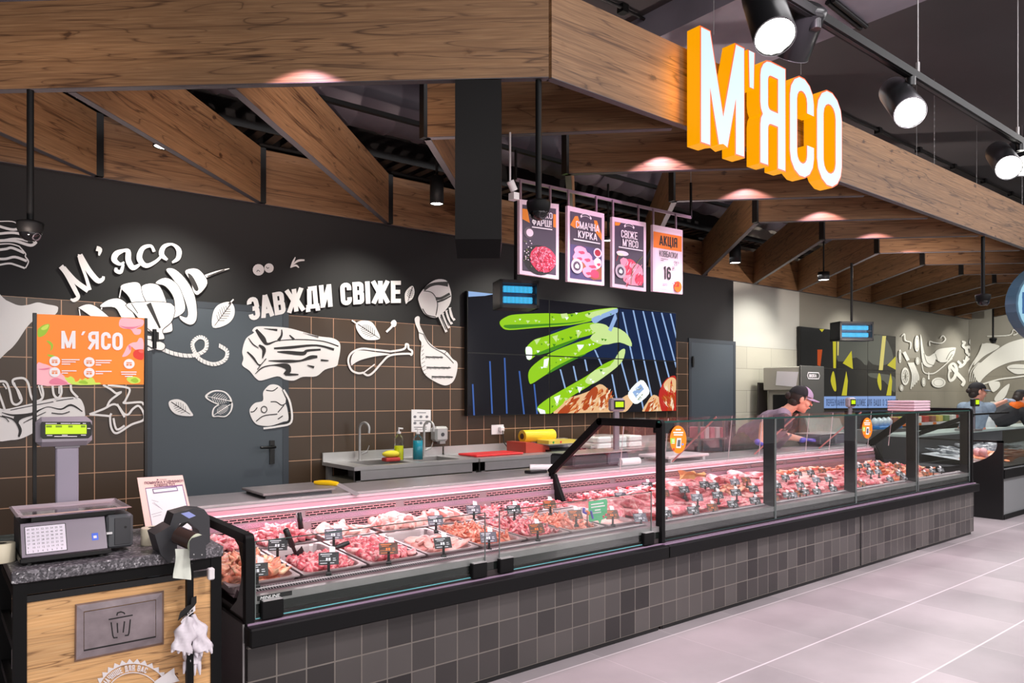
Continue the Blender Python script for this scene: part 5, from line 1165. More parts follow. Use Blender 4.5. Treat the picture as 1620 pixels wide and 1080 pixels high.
# ================================================================== POSTERS ON THE HANGING RAIL
YP = 3.5
PKW = mat('poster_frame_pale', (236, 206, 226), .4, .2); DKB = mat('poster_dark_slate', (74, 62, 82), .5); RAIL = mat('pale_rail_metal', (150, 130, 146), .35, .5)
t = thing('poster_rail', 'thin metal rail that carries the four hanging posters', 'rail', (2.8, YP, 2.75)); b = MB()
pa = P(816, 284, Y=YP+.02); pb = P(1093, 344, Y=YP+.02); b.bar(pa, pb, .012, .02, RAIL); b.build('rail_bar', t)
b = MB(); b.bar(pb, (pb.x, pb.y, P(1093, 289, Y=YP+.02).z), .014, .014, BLACK); b.bar(pa, (pa.x, pa.y, ZB), .012, .012, BLACK); b.tube([(pb.x, pb.y, pb.z+.2), (pb.x, pb.y, 3.3)], .003, STEELD, 5); b.build('rail_hanger', t)
def pmap(c):
    def f(u, v, k=0): # u right, v down
        x = c[0][0]+(c[1][0]-c[0][0])*u; yt = c[0][1]+(c[1][1]-c[0][1])*u; yb2 = c[2][1]+(c[3][1]-c[2][1])*u
        return P(x, yt+(yb2-yt)*v, Y=YP-.008-k*.0012)
    return f
def poster(c, label, content, bgcol):
    f = pmap(c); bl = f(.5, 1); t = thing('hanging_poster', label, 'poster', tuple(bl), 'posters hanging from the thin rail')
    b = MB(); a0, a1, a2, a3 = f(0, 0), f(1, 0), f(1, 1), f(0, 1); dy = Vector((0, .022, 0)); b.add([a0, a1, a2, a3]+[p+dy for p in (a0, a1, a2, a3)], [(0, 1, 2, 3), (7, 6, 5, 4), (0, 4, 5, 1), (1, 5, 6, 2), (2, 6, 7, 3), (3, 7, 4, 0)], PKW); b.build('poster_frame', t)
    b = MB(); b.flat([f(u, v, 1) for u, v in ((.07, .065), (.93, .065), (.93, .95), (.07, .95))], bgcol); o = b.build('poster_print', t)
    content(f, o)
    for u in (.06, .82):
        b = MB(); p = f(u, 0); rz_ = pa.z+(pb.z-pa.z)*(p.x-pa.x)/(pb.x-pa.x); b.box((p.x-.005, YP, p.z-.01), (p.x+.005, YP+.012, rz_), RAIL); b.build('poster_hanger', t)
def T(f, b, text, u0, u1, v0, v1, m, k=3, t_=.13, w=.44, gap=.07):
    qs, W_ = lettering(text, t_, w, gap)
    for q_ in qs: b.flat([f(u0+(u1-u0)*x/W_, v1-(v1-v0)*y, k) for x, y in q_], m)
def blob(f, b, cu, cv, ru, rv, m, k=2, n=18, j=0, seed=0):
    rr_ = random.Random(seed); b.flat([f(cu+ru*math.cos(2*math.pi*i/n)*(1+rr_.uniform(-j, j)), cv+rv*math.sin(2*math.pi*i/n)*(1+rr_.uniform(-j, j)), k) for i in range(n)], m)
PW = mat('poster_white_ink', (240, 228, 238), .5); PR1 = mat('poster_red_meat', (226, 60, 96), .5); PR2 = mat('poster_pink_meat', (246, 150, 178), .5); PR3 = mat('poster_dark_red', (176, 28, 60), .5); PBK = mat('poster_black', (30, 26, 32), .5)
POR = mat('poster_orange', (240, 136, 40), .5); PGRN = mat('poster_green', (110, 120, 70), .5); PBLU = mat('poster_violet', (72, 62, 110), .5); PBRN = mat('poster_brown', (150, 84, 60), .5); PPNK = mat('poster_pale_pink', (244, 216, 236), .5)
def banner(f, b, cu, cv): 
    pts = [(cu+.15*math.cos(R(a)), cv+.05-.055*math.sin(R(a))) for a in range(15, 166, 15)]
    for q_ in ribbon(pts, .035): b.flat([f(x, y, 3) for x, y in q_], PW)
    for q_ in ribbon(pts[2:-2], .022): b.flat([f(x, y, 4) for x, y in q_], DKB)
def stamp(f, b, cu, cv): blob(f, b, cu, cv, .16, .10, mat('poster_grey_stamp', (196, 178, 194), .5), 6, 24); blob(f, b, cu, cv, .10, .062, DKB, 7, 20); blob(f, b, cu, cv, .05, .03, PW, 8, 12, .35, 5)
def c1(f, o):
    b = MB(); blob(f, b, .5, .78, .40, .20, PBK, 2, 26)
    for a in range(3): pass
    b.flat([f(u, v, 2) for u, v in ((.07, .12), (.2, .12), (.26, .30), (.07, .26))], POR); b.flat([f(u, v, 2) for u, v in ((.86, .14), (.93, .14), (.93, .32), (.86, .31))], POR)
    blob(f, b, .24, .43, .13, .075, mat('poster_bowl', (96, 84, 96), .5), 3); blob(f, b, .26, .43, .09, .052, PPNK, 4)
    blob(f, b, .60, .76, .325, .175, PR1, 3, 26, .06, 3); rr_ = random.Random(5)
    for i in range(230):
        a = rr_.uniform(0, 6.28); q = rr_.random()**.5*.92; u, v = .60+.325*q*math.cos(a), .76+.175*q*math.sin(a); da = rr_.uniform(0, 3.14); L2 = .04
        m = rr_.choice((PR2, PR3, PR2, PR1)); 
        for q_ in ribbon([(u, v), (u+L2*math.cos(da)*1.2, v+L2*math.sin(da)*.6)], .014): b.flat([f(min(x, .925), min(y, .945), 4) for x, y in q_], m)
    for i in range(22): u, v = rr_.uniform(.1, .3), rr_.uniform(.52, .9); blob(f, b, u, v, .018, .008, rr_.choice((PPNK, PGRN, PW)), 3, 6)
    T(f, b, 'ФАРШ!', .30, .80, .235, .325, PW); b.flat([f(u, v, 3) for u, v in ((.30, .345), (.82, .345), (.82, .36), (.30, .36))], PW); T(f, b, 'СВІЖО', .36, .82, .13, .215, PW)
    b.build('poster_picture', o)
def c2(f, o):
    b = MB(); b.flat([f(u, v, 2) for u, v in ((.07, .07), (.93, .07), (.93, .5), (.07, .5))], DKB); b.flat([f(u, v, 2) for u, v in ((.07, .5), (.93, .5), (.93, .95), (.07, .95))], PBLU)
    b.flat([f(u, v, 3) for u, v in ((.2, .12), (.28, .11), (.36, .24), (.2, .28), (.07, .25))], POR); b.flat([f(u, v, 3) for u, v in ((.72, .12), (.8, .12), (.93, .3), (.93, .38), (.76, .28))], POR)
    b.flat([f(u, v, 3) for u, v in ((.13, .7), (.3, .55), (.93, .76), (.93, .92), (.7, .94), (.2, .8))], PBRN); blob(f, b, .82, .56, .11, .065, PPNK, 4); blob(f, b, .82, .56, .08, .045, PR3, 5)
    for cu, cv, ru, rv, m in ((.36, .57, .17, .07, PR2), (.3, .66, .15, .07, PR2), (.52, .66, .16, .08, PR2), (.66, .74, .2, .07, PR2), (.55, .84, .14, .07, PR2), (.82, .70, .1, .07, PPNK), (.74, .86, .12, .06, PR1)): blob(f, b, cu, cv, ru, rv, m, 4, 16, .12, int(cu*99)); blob(f, b, cu+.03, cv+.02, ru*.5, rv*.3, PR1, 5, 10, .2, 3)
    banner(f, b, .5, .08); T(f, b, 'СМАЧНА', .22, .86, .175, .275, PW, 5); T(f, b, 'КУРКА', .28, .80, .30, .395, PW, 5); b.flat([f(u, v, 5) for u, v in ((.16, .42), (.88, .42), (.88, .437), (.16, .437))], PW); stamp(f, b, .25, .78); b.build('poster_picture', o)
def c3(f, o):
    b = MB(); b.flat([f(u, v, 2) for u, v in ((.08, .07), (.25, .07), (.2, .11), (.08, .12))], POR)
    for k, (u, v, ru, rv) in enumerate(((.5, .66, .24, .09), (.7, .72, .22, .11), (.42, .76, .2, .1), (.62, .86, .3, .08), (.8, .84, .13, .09), (.35, .62, .12, .06))): blob(f, b, u, v, ru, rv, (PR1, PR2)[k % 2], 3, 18, .1, k)
    rr_ = random.Random(8)
    for i in range(26): u, v = rr_.uniform(.35, .88), rr_.uniform(.6, .92); [b.flat([f(x, y, 4) for x, y in q_], rr_.choice((PR3, PPNK, PR2))) for q_ in ribbon([(u, v), (u-.05, v+.05)], .012)]
    blob(f, b, .3, .50, .18, .035, PPNK, 5); blob(f, b, .24, .52, .1, .02, mat('poster_leaf_white', (220, 226, 206), .5), 6)
    for q_ in ribbon([(.12, .62), (.2, .5), (.18, .45)], .015): b.flat([f(x, y, 4) for x, y in q_], PR3)
    for q_ in ribbon([(.9, .5), (.8, .56), (.6, .7), (.55, .93)], .012): b.flat([f(x, y, 5) for x, y in q_], PGRN)
    banner(f, b, .5, .08); T(f, b, 'СВІЖЕ', .26, .74, .165, .275, PW, 5); T(f, b, "М'ЯСО", .30, .76, .29, .395, PW, 5); b.flat([f(u, v, 5) for u, v in ((.18, .41), (.9, .41), (.9, .426), (.18, .426))], PW); stamp(f, b, .24, .76); b.build('poster_picture', o)
def c4(f, o):
    b = MB(); b.flat([f(u, v, 2) for u, v in ((.02, .10), (.97, .10), (.97, .34), (.02, .34))], mat('poster_orange_band', (255, 128, 24), .5))
    T(f, b, 'АКЦІЯ', .22, .82, .14, .29, PBK, 3, .15); T(f, b, 'КОВБАСКИ', .22, .82, .37, .46, PBK, 3, .09); T(f, b, '16', .36, .60, .60, .80, PBK, 3, .17, .5, .1); T(f, b, '95', .63, .73, .59, .655, PBK, 3, .1); T(f, b, '21', .70, .80, .505, .575, PBK, 3, .1); T(f, b, '9', .82, .86, .505, .54, PBK, 3, .1)
    b.flat([f(u, v, 3) for u, v in ((.25, .49), (.5, .49), (.5, .497), (.25, .497))], PBK); b.flat([f(u, v, 3) for u, v in ((.25, .515), (.35, .515), (.35, .522), (.25, .522))], PBK)
    T(f, b, '000001', .30, .48, .86, .90, DKB, 3, .1, .5, .1); blob(f, b, .82, .89, .13, .085, mat('poster_orange_disc', (250, 112, 16), .5), 3, 24); T(f, b, '-23', .62, .86, .82, .89, PR3, 5, .14); b.build('poster_picture', o)
poster(((822, 315), (884, 323), (822, 433), (883, 442)), 'hanging poster of red minced meat in a black pan, half behind the dome camera', c1, DKB)
poster(((898, 325), (956, 338), (898, 445), (956, 451.7)), 'hanging poster of pink chicken pieces on a board', c2, DKB)
poster(((968.7, 342.5), (1022, 352), (968.7, 453.6), (1021, 461)), 'hanging poster of fresh red meat slices with a herb stalk', c3, DKB)
poster(((1033, 355), (1080, 364), (1033, 460.5), (1080, 465.5)), 'hanging pale price poster with an orange band and a large 16', c4, PPNK)
# ================================================================== VIDEO WALLS
def screen_material(name, c, e=.75): return mat(name, (8, 8, 10), .12, emit=e, ecol=c)
def video_wall(rects, layers, Yf, label, group, bg, extra=None):
    """rects = (x0, x1, z0, z1) of each panel; layers = (points in world XZ, material)"""
    for (x0, x1, z0, z1), lab in zip(rects, label):
        t = thing('display_screen', lab, 'screen', (x0, Yf, z0), group); b = MB(); b.box((x0, Yf, z0), (x1, Yf+.05, z1), DBLACK); b.build('screen_housing', t)
        b = MB(); g = .006; b.flat([(x0+g, Yf-.0015, z0+g), (x1-g, Yf-.0015, z0+g), (x1-g, Yf-.0015, z1-g), (x0+g, Yf-.0015, z1-g)], bg); 
        for k, (pts, m) in enumerate(layers):
            xs = [p[0] for p in pts]; zs = [p[1] for p in pts]
            if max(xs) < x0 or min(xs) > x1 or max(zs) < z0 or min(zs) > z1: continue
            b.flat([(x, Yf-.003-.0001*k, z_) for x, z_ in pts], m)
        o = b.build('screen_picture', t); me = o.data; bm = bmesh.new(); bm.from_mesh(me); off = o.parent.location
        for no, co in (((1, 0, 0), (x1-g, 0, 0)), ((-1, 0, 0), (x0+g, 0, 0)), ((0, 0, 1), (0, 0, z1-g)), ((0, 0, -1), (0, 0, z0+g))):
            bmesh.ops.bisect_plane(bm, geom=bm.verts[:]+bm.edges[:]+bm.faces[:], plane_co=Vector(co)-off, plane_no=no, clear_outer=True, dist=1e-6)
        bm.to_mesh(me); bm.free()
Yf = 5.80
tl = P(739.4, 459.6, Y=Yf); br_ = P(1069.5, 651.5, Y=Yf); xs = [tl.x, P(869, 500, Y=Yf).x, P(977.2, 500, Y=Yf).x, br_.x]; zs = [P(739.4, 658, Y=Yf).z, 0, tl.z]; zs[1] = P(869, 563, Y=Yf).z
rects = [(xs[i], xs[i+1], zs[j], zs[j+1]) for j in (1, 0) for i in range(3)]
G1 = screen_material('screen_green', (150, 208, 20)); G2 = screen_material('screen_light_green', (206, 232, 150)); G3 = screen_material('screen_dark_green', (70, 140, 20)); LB = screen_material('screen_pale_blue', (150, 180, 225)); NB = screen_material('screen_navy', (26, 44, 84), .5)
MT1 = screen_material('screen_meat_cream', (236, 190, 140)); MT2 = screen_material('screen_meat_brown', (176, 70, 24)); MT3 = screen_material('screen_red', (190, 40, 30)); BL2 = screen_material('screen_blue_metal', (70, 110, 190), .6); BGS = screen_material('screen_night', (14, 13, 20), .8); WHT = screen_material('screen_white', (236, 244, 240), .9); GD0 = screen_material('screen_soft_olive', (150, 160, 130), .7)
zz = Z(720, 400, 3.857); L2 = []
def lay(m, *pts, sm=True):
    p = zz(*pts); p = closedcm(p, 3) if sm and len(p) > 4 else p
    q = [P(x, y, Y=Yf) for x, y in p]; L2.append(([(v.x, v.z) for v in q], m))
lay(NB, (1000, 340), (1345, 370), (1345, 660), (1000, 650), sm=False); lay(NB, (580, 480), (990, 340), (990, 650), (580, 640), sm=False)
for x0, y0, x1, y1 in ((1020, 360, 1150, 960), (1085, 350, 1200, 880), (1145, 355, 1260, 830), (1200, 360, 1310, 780), (1258, 365, 1350, 700), (1312, 370, 1350, 520), (300, 640, 315, 980), (390, 720, 420, 985), (480, 800, 500, 985), (640, 710, 672, 830), (720, 690, 740, 780), (790, 650, 805, 720), (955, 740, 985, 890), (850, 590, 900, 700), (210, 660, 225, 980), (105, 800, 115, 990), (1010, 660, 1060, 840)):
    lay(BL2 if x0 < 600 else LB, (x0-4, y0), (x0+5, y0), (x1+4, y1), (x1-5, y1), sm=False)
lay(MT1, (600, 985), (650, 900), (740, 870), (820, 840), (880, 800), (930, 830), (980, 900), (1060, 860), (1090, 900), (1010, 985), (800, 1000)); lay(MT2, (620, 980), (700, 905), (760, 880), (720, 930), (690, 975)); lay(MT2, (790, 880), (850, 815), (870, 850), (830, 930), (780, 960)); lay(MT2, (880, 880), (930, 850), (960, 900), (900, 960))
lay(MT1, (1145, 980), (1170, 910), (1210, 865), (1260, 900), (1290, 985)); lay(MT2, (1150, 975), (1185, 900), (1200, 915), (1175, 975)); lay(MT3, (1240, 870), (1270, 790), (1310, 755), (1350, 770), (1350, 985), (1270, 985)); lay(MT1, (1270, 800), (1310, 760), (1345, 775), (1340, 850), (1290, 840)); lay(MT2, (1255, 880), (1340, 860), (1340, 920), (1290, 930))
lay(WHT, (1055, 850), (1130, 775), (1170, 810), (1180, 860), (1110, 920), (1070, 900)); lay(LB, (1080, 850), (1130, 800), (1150, 830), (1100, 880))
lay(G1, (270, 420), (310, 390), (370, 375), (560, 368), (700, 372), (860, 345), (985, 335), (960, 370), (850, 410), (700, 440), (480, 458), (330, 470), (285, 455)); lay(G2, (790, 375), (900, 345), (985, 338), (930, 370), (840, 400)); lay(G3, (300, 440), (330, 462), (480, 450), (700, 432), (800, 410), (690, 425), (460, 435)); lay(G2, (640, 372), (680, 368), (690, 395), (650, 400))
lay(G1, (430, 580), (480, 530), (560, 505), (700, 455), (820, 425), (900, 440), (850, 490), (720, 530), (600, 580), (500, 620), (450, 655), (430, 620)); lay(WHT, (430, 575), (465, 580), (465, 640), (440, 650), (430, 620)); lay(G2, (590, 510), (625, 500), (615, 545)); lay(G2, (735, 470), (770, 480), (745, 520)); lay(G3, (470, 625), (600, 570), (760, 515), (700, 550), (560, 610)); lay(G2, (480, 530), (520, 520), (495, 560))
lay(G1, (450, 790), (445, 730), (480, 680), (580, 610), (700, 560), (850, 510), (960, 470), (1000, 500), (900, 560), (780, 620), (640, 690), (540, 750), (470, 795)); lay(G2, (820, 520), (900, 460), (980, 455), (1050, 500), (1075, 570), (1000, 545), (900, 560)); lay(WHT, (740, 560), (785, 560), (755, 600)); lay(WHT, (540, 650), (570, 640), (560, 700), (535, 700)); lay(G3, (560, 740), (680, 675), (800, 615), (720, 640), (600, 700))
lay(G1, (500, 940), (560, 890), (660, 830), (800, 750), (900, 680), (1000, 640), (1010, 665), (920, 740), (800, 820), (700, 880), (610, 960), (560, 985), (510, 970)); lay(G2, (790, 780), (850, 715), (940, 690), (1000, 600), (1035, 590), (1010, 670), (900, 760), (830, 800)); lay(WHT, (500, 945), (545, 960), (550, 985), (515, 980)); lay(WHT, (740, 815), (775, 820), (755, 855)); lay(WHT, (600, 880), (640, 865), (620, 930)); lay(LB, (930, 470), (975, 360), (985, 400), (950, 480)); lay(G2, (820, 440), (880, 430), (930, 450), (900, 490), (840, 480)); lay(LB, (830, 400), (900, 370), (985, 340), (985, 365), (900, 400), (850, 430))
lay(LB, (75, 230), (240, 250), (180, 262), (75, 268), sm=False)
rg = random.Random(4)
def sprinkle(cx_, cy_, rx_, ry_, n, ms, L3, ang, tw):
    for i in range(n):
        a = rg.uniform(0, 6.28); q = rg.random()**.5; x, y = cx_+rx_*q*math.cos(a), cy_+ry_*q*math.sin(a); d_ = R(ang+rg.uniform(-25, 25)); l_ = L3*rg.uniform(.5, 1.3); w_ = tw*rg.uniform(.5, 1.4)
        lay(rg.choice(ms), (x-l_*math.cos(d_), y-l_*math.sin(d_)), (x+w_*math.sin(d_), y-w_*math.cos(d_)), (x+l_*math.cos(d_), y+l_*math.sin(d_)), (x-w_*math.sin(d_), y+w_*math.cos(d_)), sm=False)
MT4 = screen_material('screen_meat_glaze', (216, 130, 66)); MT5 = screen_material('screen_meat_pale', (246, 222, 190))
sprinkle(760, 925, 110, 42, 46, (MT2, MT4, MT5, MT1), 26, -50, 6); sprinkle(900, 885, 50, 60, 34, (MT2, MT4, MT5), 24, -60, 6); sprinkle(1205, 930, 36, 45, 22, (MT2, MT4, MT5), 20, -65, 5); sprinkle(1305, 880, 34, 95, 46, (MT2, MT4, MT3, MT5), 22, 70, 5)
for (x0, y0, x1, y1, n) in ((320, 420, 950, 365, 14), (470, 590, 880, 450, 14), (500, 720, 960, 500, 16), (560, 940, 980, 670, 18)):
    for i in range(n): u = (i+rg.random())/n; x, y = x0+(x1-x0)*u, y0+(y1-y0)*u+rg.uniform(-22, 22); s_ = rg.uniform(5, 13); lay(rg.choice((G2, G3, G2, WHT)), (x-s_, y-s_*.6), (x+s_, y-s_*.4), (x-s_*.2, y+s_), sm=False)
sprinkle(1110, 855, 30, 40, 26, (LB, GD0, WHT), 9, -50, 3)
labs = ['screen %s of the big video wall with the picture of asparagus on a grill' % s for s in ('top left', 'top middle', 'top right', 'bottom left', 'bottom middle', 'bottom right')]
video_wall(rects, L2, Yf, labs, 'six screens of the large video wall', BGS)
# far video wall
a = P(1266, 517, Y=Yf); c = P(1417, 645, Y=Yf); xs = [a.x, P(1323, 500, Y=Yf).x, P(1372.5, 500, Y=Yf).x, c.x]; zs = [c.z, P(1372, 585, Y=Yf).z, P(1417, 532, Y=Yf).z]
rects = [(xs[i], xs[i+1], zs[j], zs[j+1]) for j in (1, 0) for i in range(3)]
L2 = []; zz = Z(1120, 380, 3.24)
GD = screen_material('screen_dull_grey', (90, 92, 84), .6); YL = screen_material('screen_yellow', (196, 186, 40), .7); LM = screen_material('screen_lemon', (214, 200, 110), .7); BLS = screen_material('screen_blue_strip', (130, 160, 214), .7); DK = screen_material('screen_blue_letters', (44, 58, 96), .5)
lay(GD, (665, 500), (820, 500), (815, 640), (760, 600), (665, 620)); lay(GD, (825, 505), (900, 490), (950, 600), (900, 640), (825, 620)); lay(GD, (830, 680), (955, 700), (955, 780), (900, 720), (830, 700))
lay(YL, (638, 465), (657, 465), (655, 655), (642, 655), sm=False); lay(LM, (662, 470), (672, 470), (668, 590), (662, 590), sm=False); lay(YL, (735, 565), (742, 660), (690, 630), sm=False); lay(LM, (893, 490), (912, 490), (895, 665), (875, 665), sm=False); lay(YL, (965, 590), (965, 665), (918, 640), sm=False)
lay(YL, (640, 670), (628, 720), (645, 770), (657, 765), (650, 700)); lay(YL, (708, 670), (716, 720), (710, 795), (684, 795)); lay(YL, (875, 680), (867, 720), (880, 765), (888, 760), (885, 700)); lay(YL, (935, 680), (943, 720), (938, 795), (913, 795)); lay(MT2, (560, 560), (585, 560), (575, 645), (560, 640)); lay(YL, (570, 455), (595, 455), (583, 470), sm=False)
lay(BLS, (590, 800), (965, 798), (965, 858), (590, 860), sm=False)
qs, W_ = lettering('ПЕРЕБУВАННЯ АЛЕ ШКІДЛИВЕ ДЛЯ ВАШОГО ЗДОРОВЯ', .12, .4, .1)
for q_ in qs:
    p_ = [P(1120+(605+355*x/W_)/3.24, 380+(848-34*y)/3.24, Y=Yf) for x, y in q_]; L2.append(([(v.x, v.z) for v in p_], DK))
labs = ['screen %s of the far video wall with yellow wedges' % s for s in ('top left', 'top middle', 'top right', 'bottom left', 'bottom middle', 'bottom right')]
video_wall(rects, L2, Yf, labs, 'six screens of the far video wall', screen_material('screen_charcoal', (26, 27, 27), .7))
# ------------------------------------------------------------------ insect lamps
BLU = mat('uv_lamp_blue', (10, 20, 30), .3, emit=1.1, ecol=(60, 176, 230)); BLD = mat('uv_reflector', (60, 90, 120), .3, .4)
def insect_lamp(label, c0, c1, Y, ax, rodtop, facing):
    a = P(*c0, Y=Y); c = P(*c1, Y=Y); t = thing('insect_lamp', label, 'insect lamp', tuple(c), 'hanging blue insect lamps')
    w_ = facing[0]; h_ = a.z-c.z; rz_ = facing[1]; ux = Vector((math.cos(rz_), math.sin(rz_), 0)); nx = Vector((ux.y, -ux.x, 0)); o0 = Vector((a.x, Y, c.z))
    def bx(u0, u1, v0, v1, d0, d1, m, mb):
        vs = [o0+ux*u+Vector((0, 0, v))-nx*d for u in (u0, u1) for v in (v0, v1) for d in (d0, d1)]
        mb.add(vs, [(0, 1, 3, 2), (4, 6, 7, 5), (0, 4, 5, 1), (2, 3, 7, 6), (0, 2, 6, 4), (1, 5, 7, 3)], m)
    b = MB(); bx(0, w_, 0, .025, 0, .2, DBLACK, b); bx(0, w_, h_-.025, h_, 0, .2, DBLACK, b); bx(0, .02, 0, h_, 0, .2, DBLACK, b); bx(w_-.02, w_, 0, h_, 0, .2, DBLACK, b); bx(.02, w_-.02, .025, h_-.025, .10, .11, BLD, b); b.build('lamp_housing', t)
    b = MB()
    for v in (.26, .36, .64, .74): b.tube([o0+ux*.04+Vector((0, 0, h_*v))-nx*.05, o0+ux*(w_-.04)+Vector((0, 0, h_*v))-nx*.05], .014, BLU, 10)
    b.build('uv_tube', t)
    b = MB()
    for k in range(22): u = .03+(w_-.06)*k/21; b.tube([o0+ux*u+Vector((0, 0, .03))-nx*.012, o0+ux*u+Vector((0, 0, h_-.03))-nx*.012], .0016, DGREY, 4)
    for v in (.15, .5, .85): b.tube([o0+ux*.02+Vector((0, 0, h_*v))-nx*.01, o0+ux*(w_-.02)+Vector((0, 0, h_*v))-nx*.01], .0025, DGREY, 4)
    b.build('lamp_grille', t)
    m_ = o0+ux*w_*.5-nx*.1; b = MB(); b.tube([m_+Vector((0, 0, h_)), Vector((m_.x, m_.y, rodtop))], .014, BLACK, 8); b.build('lamp_rod', t)
insect_lamp('black insect lamp with blue tubes over the big video wall', (791, 441), (791, 486), 4.2, 0, 3.0, (.30, R(-22)))
insect_lamp('black insect lamp with blue tubes over the far screens', (1329, 508), (1329, 538), 4.2, 0, 2.96, (.42, R(-30)))
# ================================================================== BACK WORKTABLES
def work_table(x0, x1, label, sinks=()):
    y0, y1, z1 = 5.25, 5.83, .872; t = thing('steel_table', label, 'table', (x0, y0, 0), 'steel worktables along the back wall'); b = MB()
    xs_ = [x0]+[v for s_ in sinks for v in (s_-.2, s_+.2)]+[x1]
    for i in range(0, len(xs_), 2): b.box((xs_[i], y0, z1-.03), (xs_[i+1], y1, z1), STEEL)
    for s_ in sinks: b.box((s_-.2, y0, z1-.03), (s_+.2, y0+.08, z1), STEEL); b.box((s_-.2, y1-.13, z1-.03), (s_+.2, y1, z1), STEEL)
    b.box((x0, y1, z1-.03), (x1, y1+.018, z1+.075), STEEL); b.build('table_top', t)
    for s_ in sinks:
        b = MB(); X0, X1, Y0, Y1, Zb = s_-.2, s_+.2, y0+.08, y1-.13, z1-.22
        b.sheet([[(X0, Y0, z1), (X1, Y0, z1), (X1, Y1, z1), (X0, Y1, z1), (X0, Y0, z1)], [(X0+.01, Y0+.01, Zb), (X1-.01, Y0+.01, Zb), (X1-.01, Y1-.01, Zb), (X0+.01, Y1-.01, Zb), (X0+.01, Y0+.01, Zb)]], STEELD, False)
        b.flat([(X0+.01, Y0+.01, Zb), (X1-.01, Y0+.01, Zb), (X1-.01, Y1-.01, Zb), (X0+.01, Y1-.01, Zb)], STEELD); b.build('sink_bowl', t, fix=False)
    b = MB(); b.box((x0+.02, y0+.01, z1-.11), (x1-.02, y0+.03, z1-.03), STEEL); b.build('table_apron', t)
    for x in (x0+.02, x1-.06):
        for y in (y0+.01, y1-.05): b = MB(); b.box((x, y, 0), (x+.04, y+.04, z1-.03), STEELD); b.build('leg', t)
    b = MB(); b.box((x0+.06, y0+.03, .14), (x1-.06, y1-.02, z1-.12), mat('warm_grey_steel', (150, 148, 132), .4, .5)); b.build('under_panel', t)
work_table(2.62, 3.82, 'steel worktable with two sinks at the left under the mural', (2.98, 3.48))
work_table(3.84, 5.30, 'steel worktable carrying the red cutting board and the film roll')
work_table(5.32, 6.95, 'steel worktable with white boxes behind the divider glass')
def faucet(label, px, yb, yt, Y=5.74):
    a = P(px, yb, Y=Y); tp = P(px, yt, Y=Y); h = tp.z-.875; t = thing('faucet', label, 'faucet', (a.x, Y, .872), 'faucets of the sink table'); b = MB()
    r_ = .055; pts = [(a.x, Y, .872), (a.x, Y, tp.z-r_)]+[(a.x+.3*(r_-r_*math.cos(R(k))), Y-(r_-r_*math.cos(R(k))), tp.z-r_+r_*math.sin(R(k))) for k in range(15, 181, 15)]+[(a.x+.03, Y-2*r_, tp.z-r_-.035)]
    b.tube(pts, .0105, STEEL, 12); b.cyl((a.x, Y, .872), .022, .012, STEEL); b.build('spout', t); b = MB(); b.tube([(a.x+.015, Y, .93), (a.x+.06, Y-.02, .95)], .012, STEEL, 10); b.tube([(a.x+.06, Y-.02, .95), (a.x+.075, Y-.03, 1.0)], .004, STEEL, 8); b.build('faucet_lever', t)
faucet('left steel swan-neck faucet on the sink table', 569, 736, 668); faucet('right steel swan-neck faucet behind the blue bottle', 671, 722, 666)
LIQY = mat('yellow_liquid', (226, 232, 30), .15); LIQB = mat('blue_liquid', (50, 170, 200), .15); BOT = glassmat('clear_plastic', (.93, .95, .93), .05, .6)
def bottle(label, px, yb, yt, Y, m, r, fill):
    a = P(px, yb, Y=Y); z0 = .874; z1 = P(px, yt, Y=Y).z; t = thing('dispenser_bottle', label, 'bottle', (a.x, Y, z0), 'pump bottles at the sinks'); h = z1-z0; b = MB()
    b.lathe([(.001, 0), (r, .0), (r, h*.66), (r*.8, h*.74), (r*.35, h*.8), (r*.35, h*.84)], (a.x, Y, z0), BOT, 18); b.build('bottle_body', t)
    b = MB(); b.lathe([(.001, .003), (r*.93, .003), (r*.93, h*fill), (.001, h*fill)], (a.x, Y, z0), m, 18); b.build('liquid', t)
    b = MB(); b.cyl((a.x, Y, z0+h*.83), r*.42, h*.06, WHITE, 14); b.tube([(a.x, Y, z0+h*.88), (a.x, Y, z1)], .006, WHITE, 8); b.tube([(a.x-.005, Y, z1), (a.x+.035, Y-.01, z1-.006)], .007, WHITE, 8); b.build('pump', t)
bottle('pump bottle of bright yellow liquid beside the left sink', 631, 727, 677, 5.55, LIQY, .042, .45)
bottle('pump bottle of blue liquid in front of the wall notice', 661, 723, 678, 5.5, LIQB, .045, .62)
b = MB(); a = P(620, 722, Y=5.5); b.box((a.x-.07, 5.47, .874), (a.x+.07, 5.56, .905), mat('red_sponge', (190, 60, 60), .8), .008); b.build; o1 = tag(b.build('sponge'), 'red sponge under the yellow cloth by the left sink', 'sponge')
b = MB(); b.ell((a.x, 5.52, .935), (.08, .05, .03), mat('yellow_cloth', (236, 220, 60), .8), 14, 8); tag(b.build('cleaning_cloth'), 'yellow folded cloth on the red sponge', 'cloth')
def quadY(c, Y, m, name, label, cat, th=.004, **k):
    b = MB(); vs = [P(x, y, Y=Y) for x, y in c]; b.add(vs+[v+Vector((0, th, 0)) for v in vs], [(0, 1, 2, 3), (7, 6, 5, 4), (0, 4, 5, 1), (1, 5, 6, 2), (2, 6, 7, 3), (3, 7, 4, 0)], m); o = b.build(name); return tag(o, label, cat)
o = quadY(((651, 647.5), (681.5, 648), (681.5, 683), (651, 683)), 5.852, PAPER, 'wall_notice', 'white hand-washing notice taped above the right sink', 'notice')
b = MB()
for i in range(3):
    for j in range(2):
        c = P(656.5+i*9.5, 659+j*10, Y=5.851); b.ell(c, (.016, .0008, .013), mat('notice_ink', (120, 120, 126), .6), 10, 6)
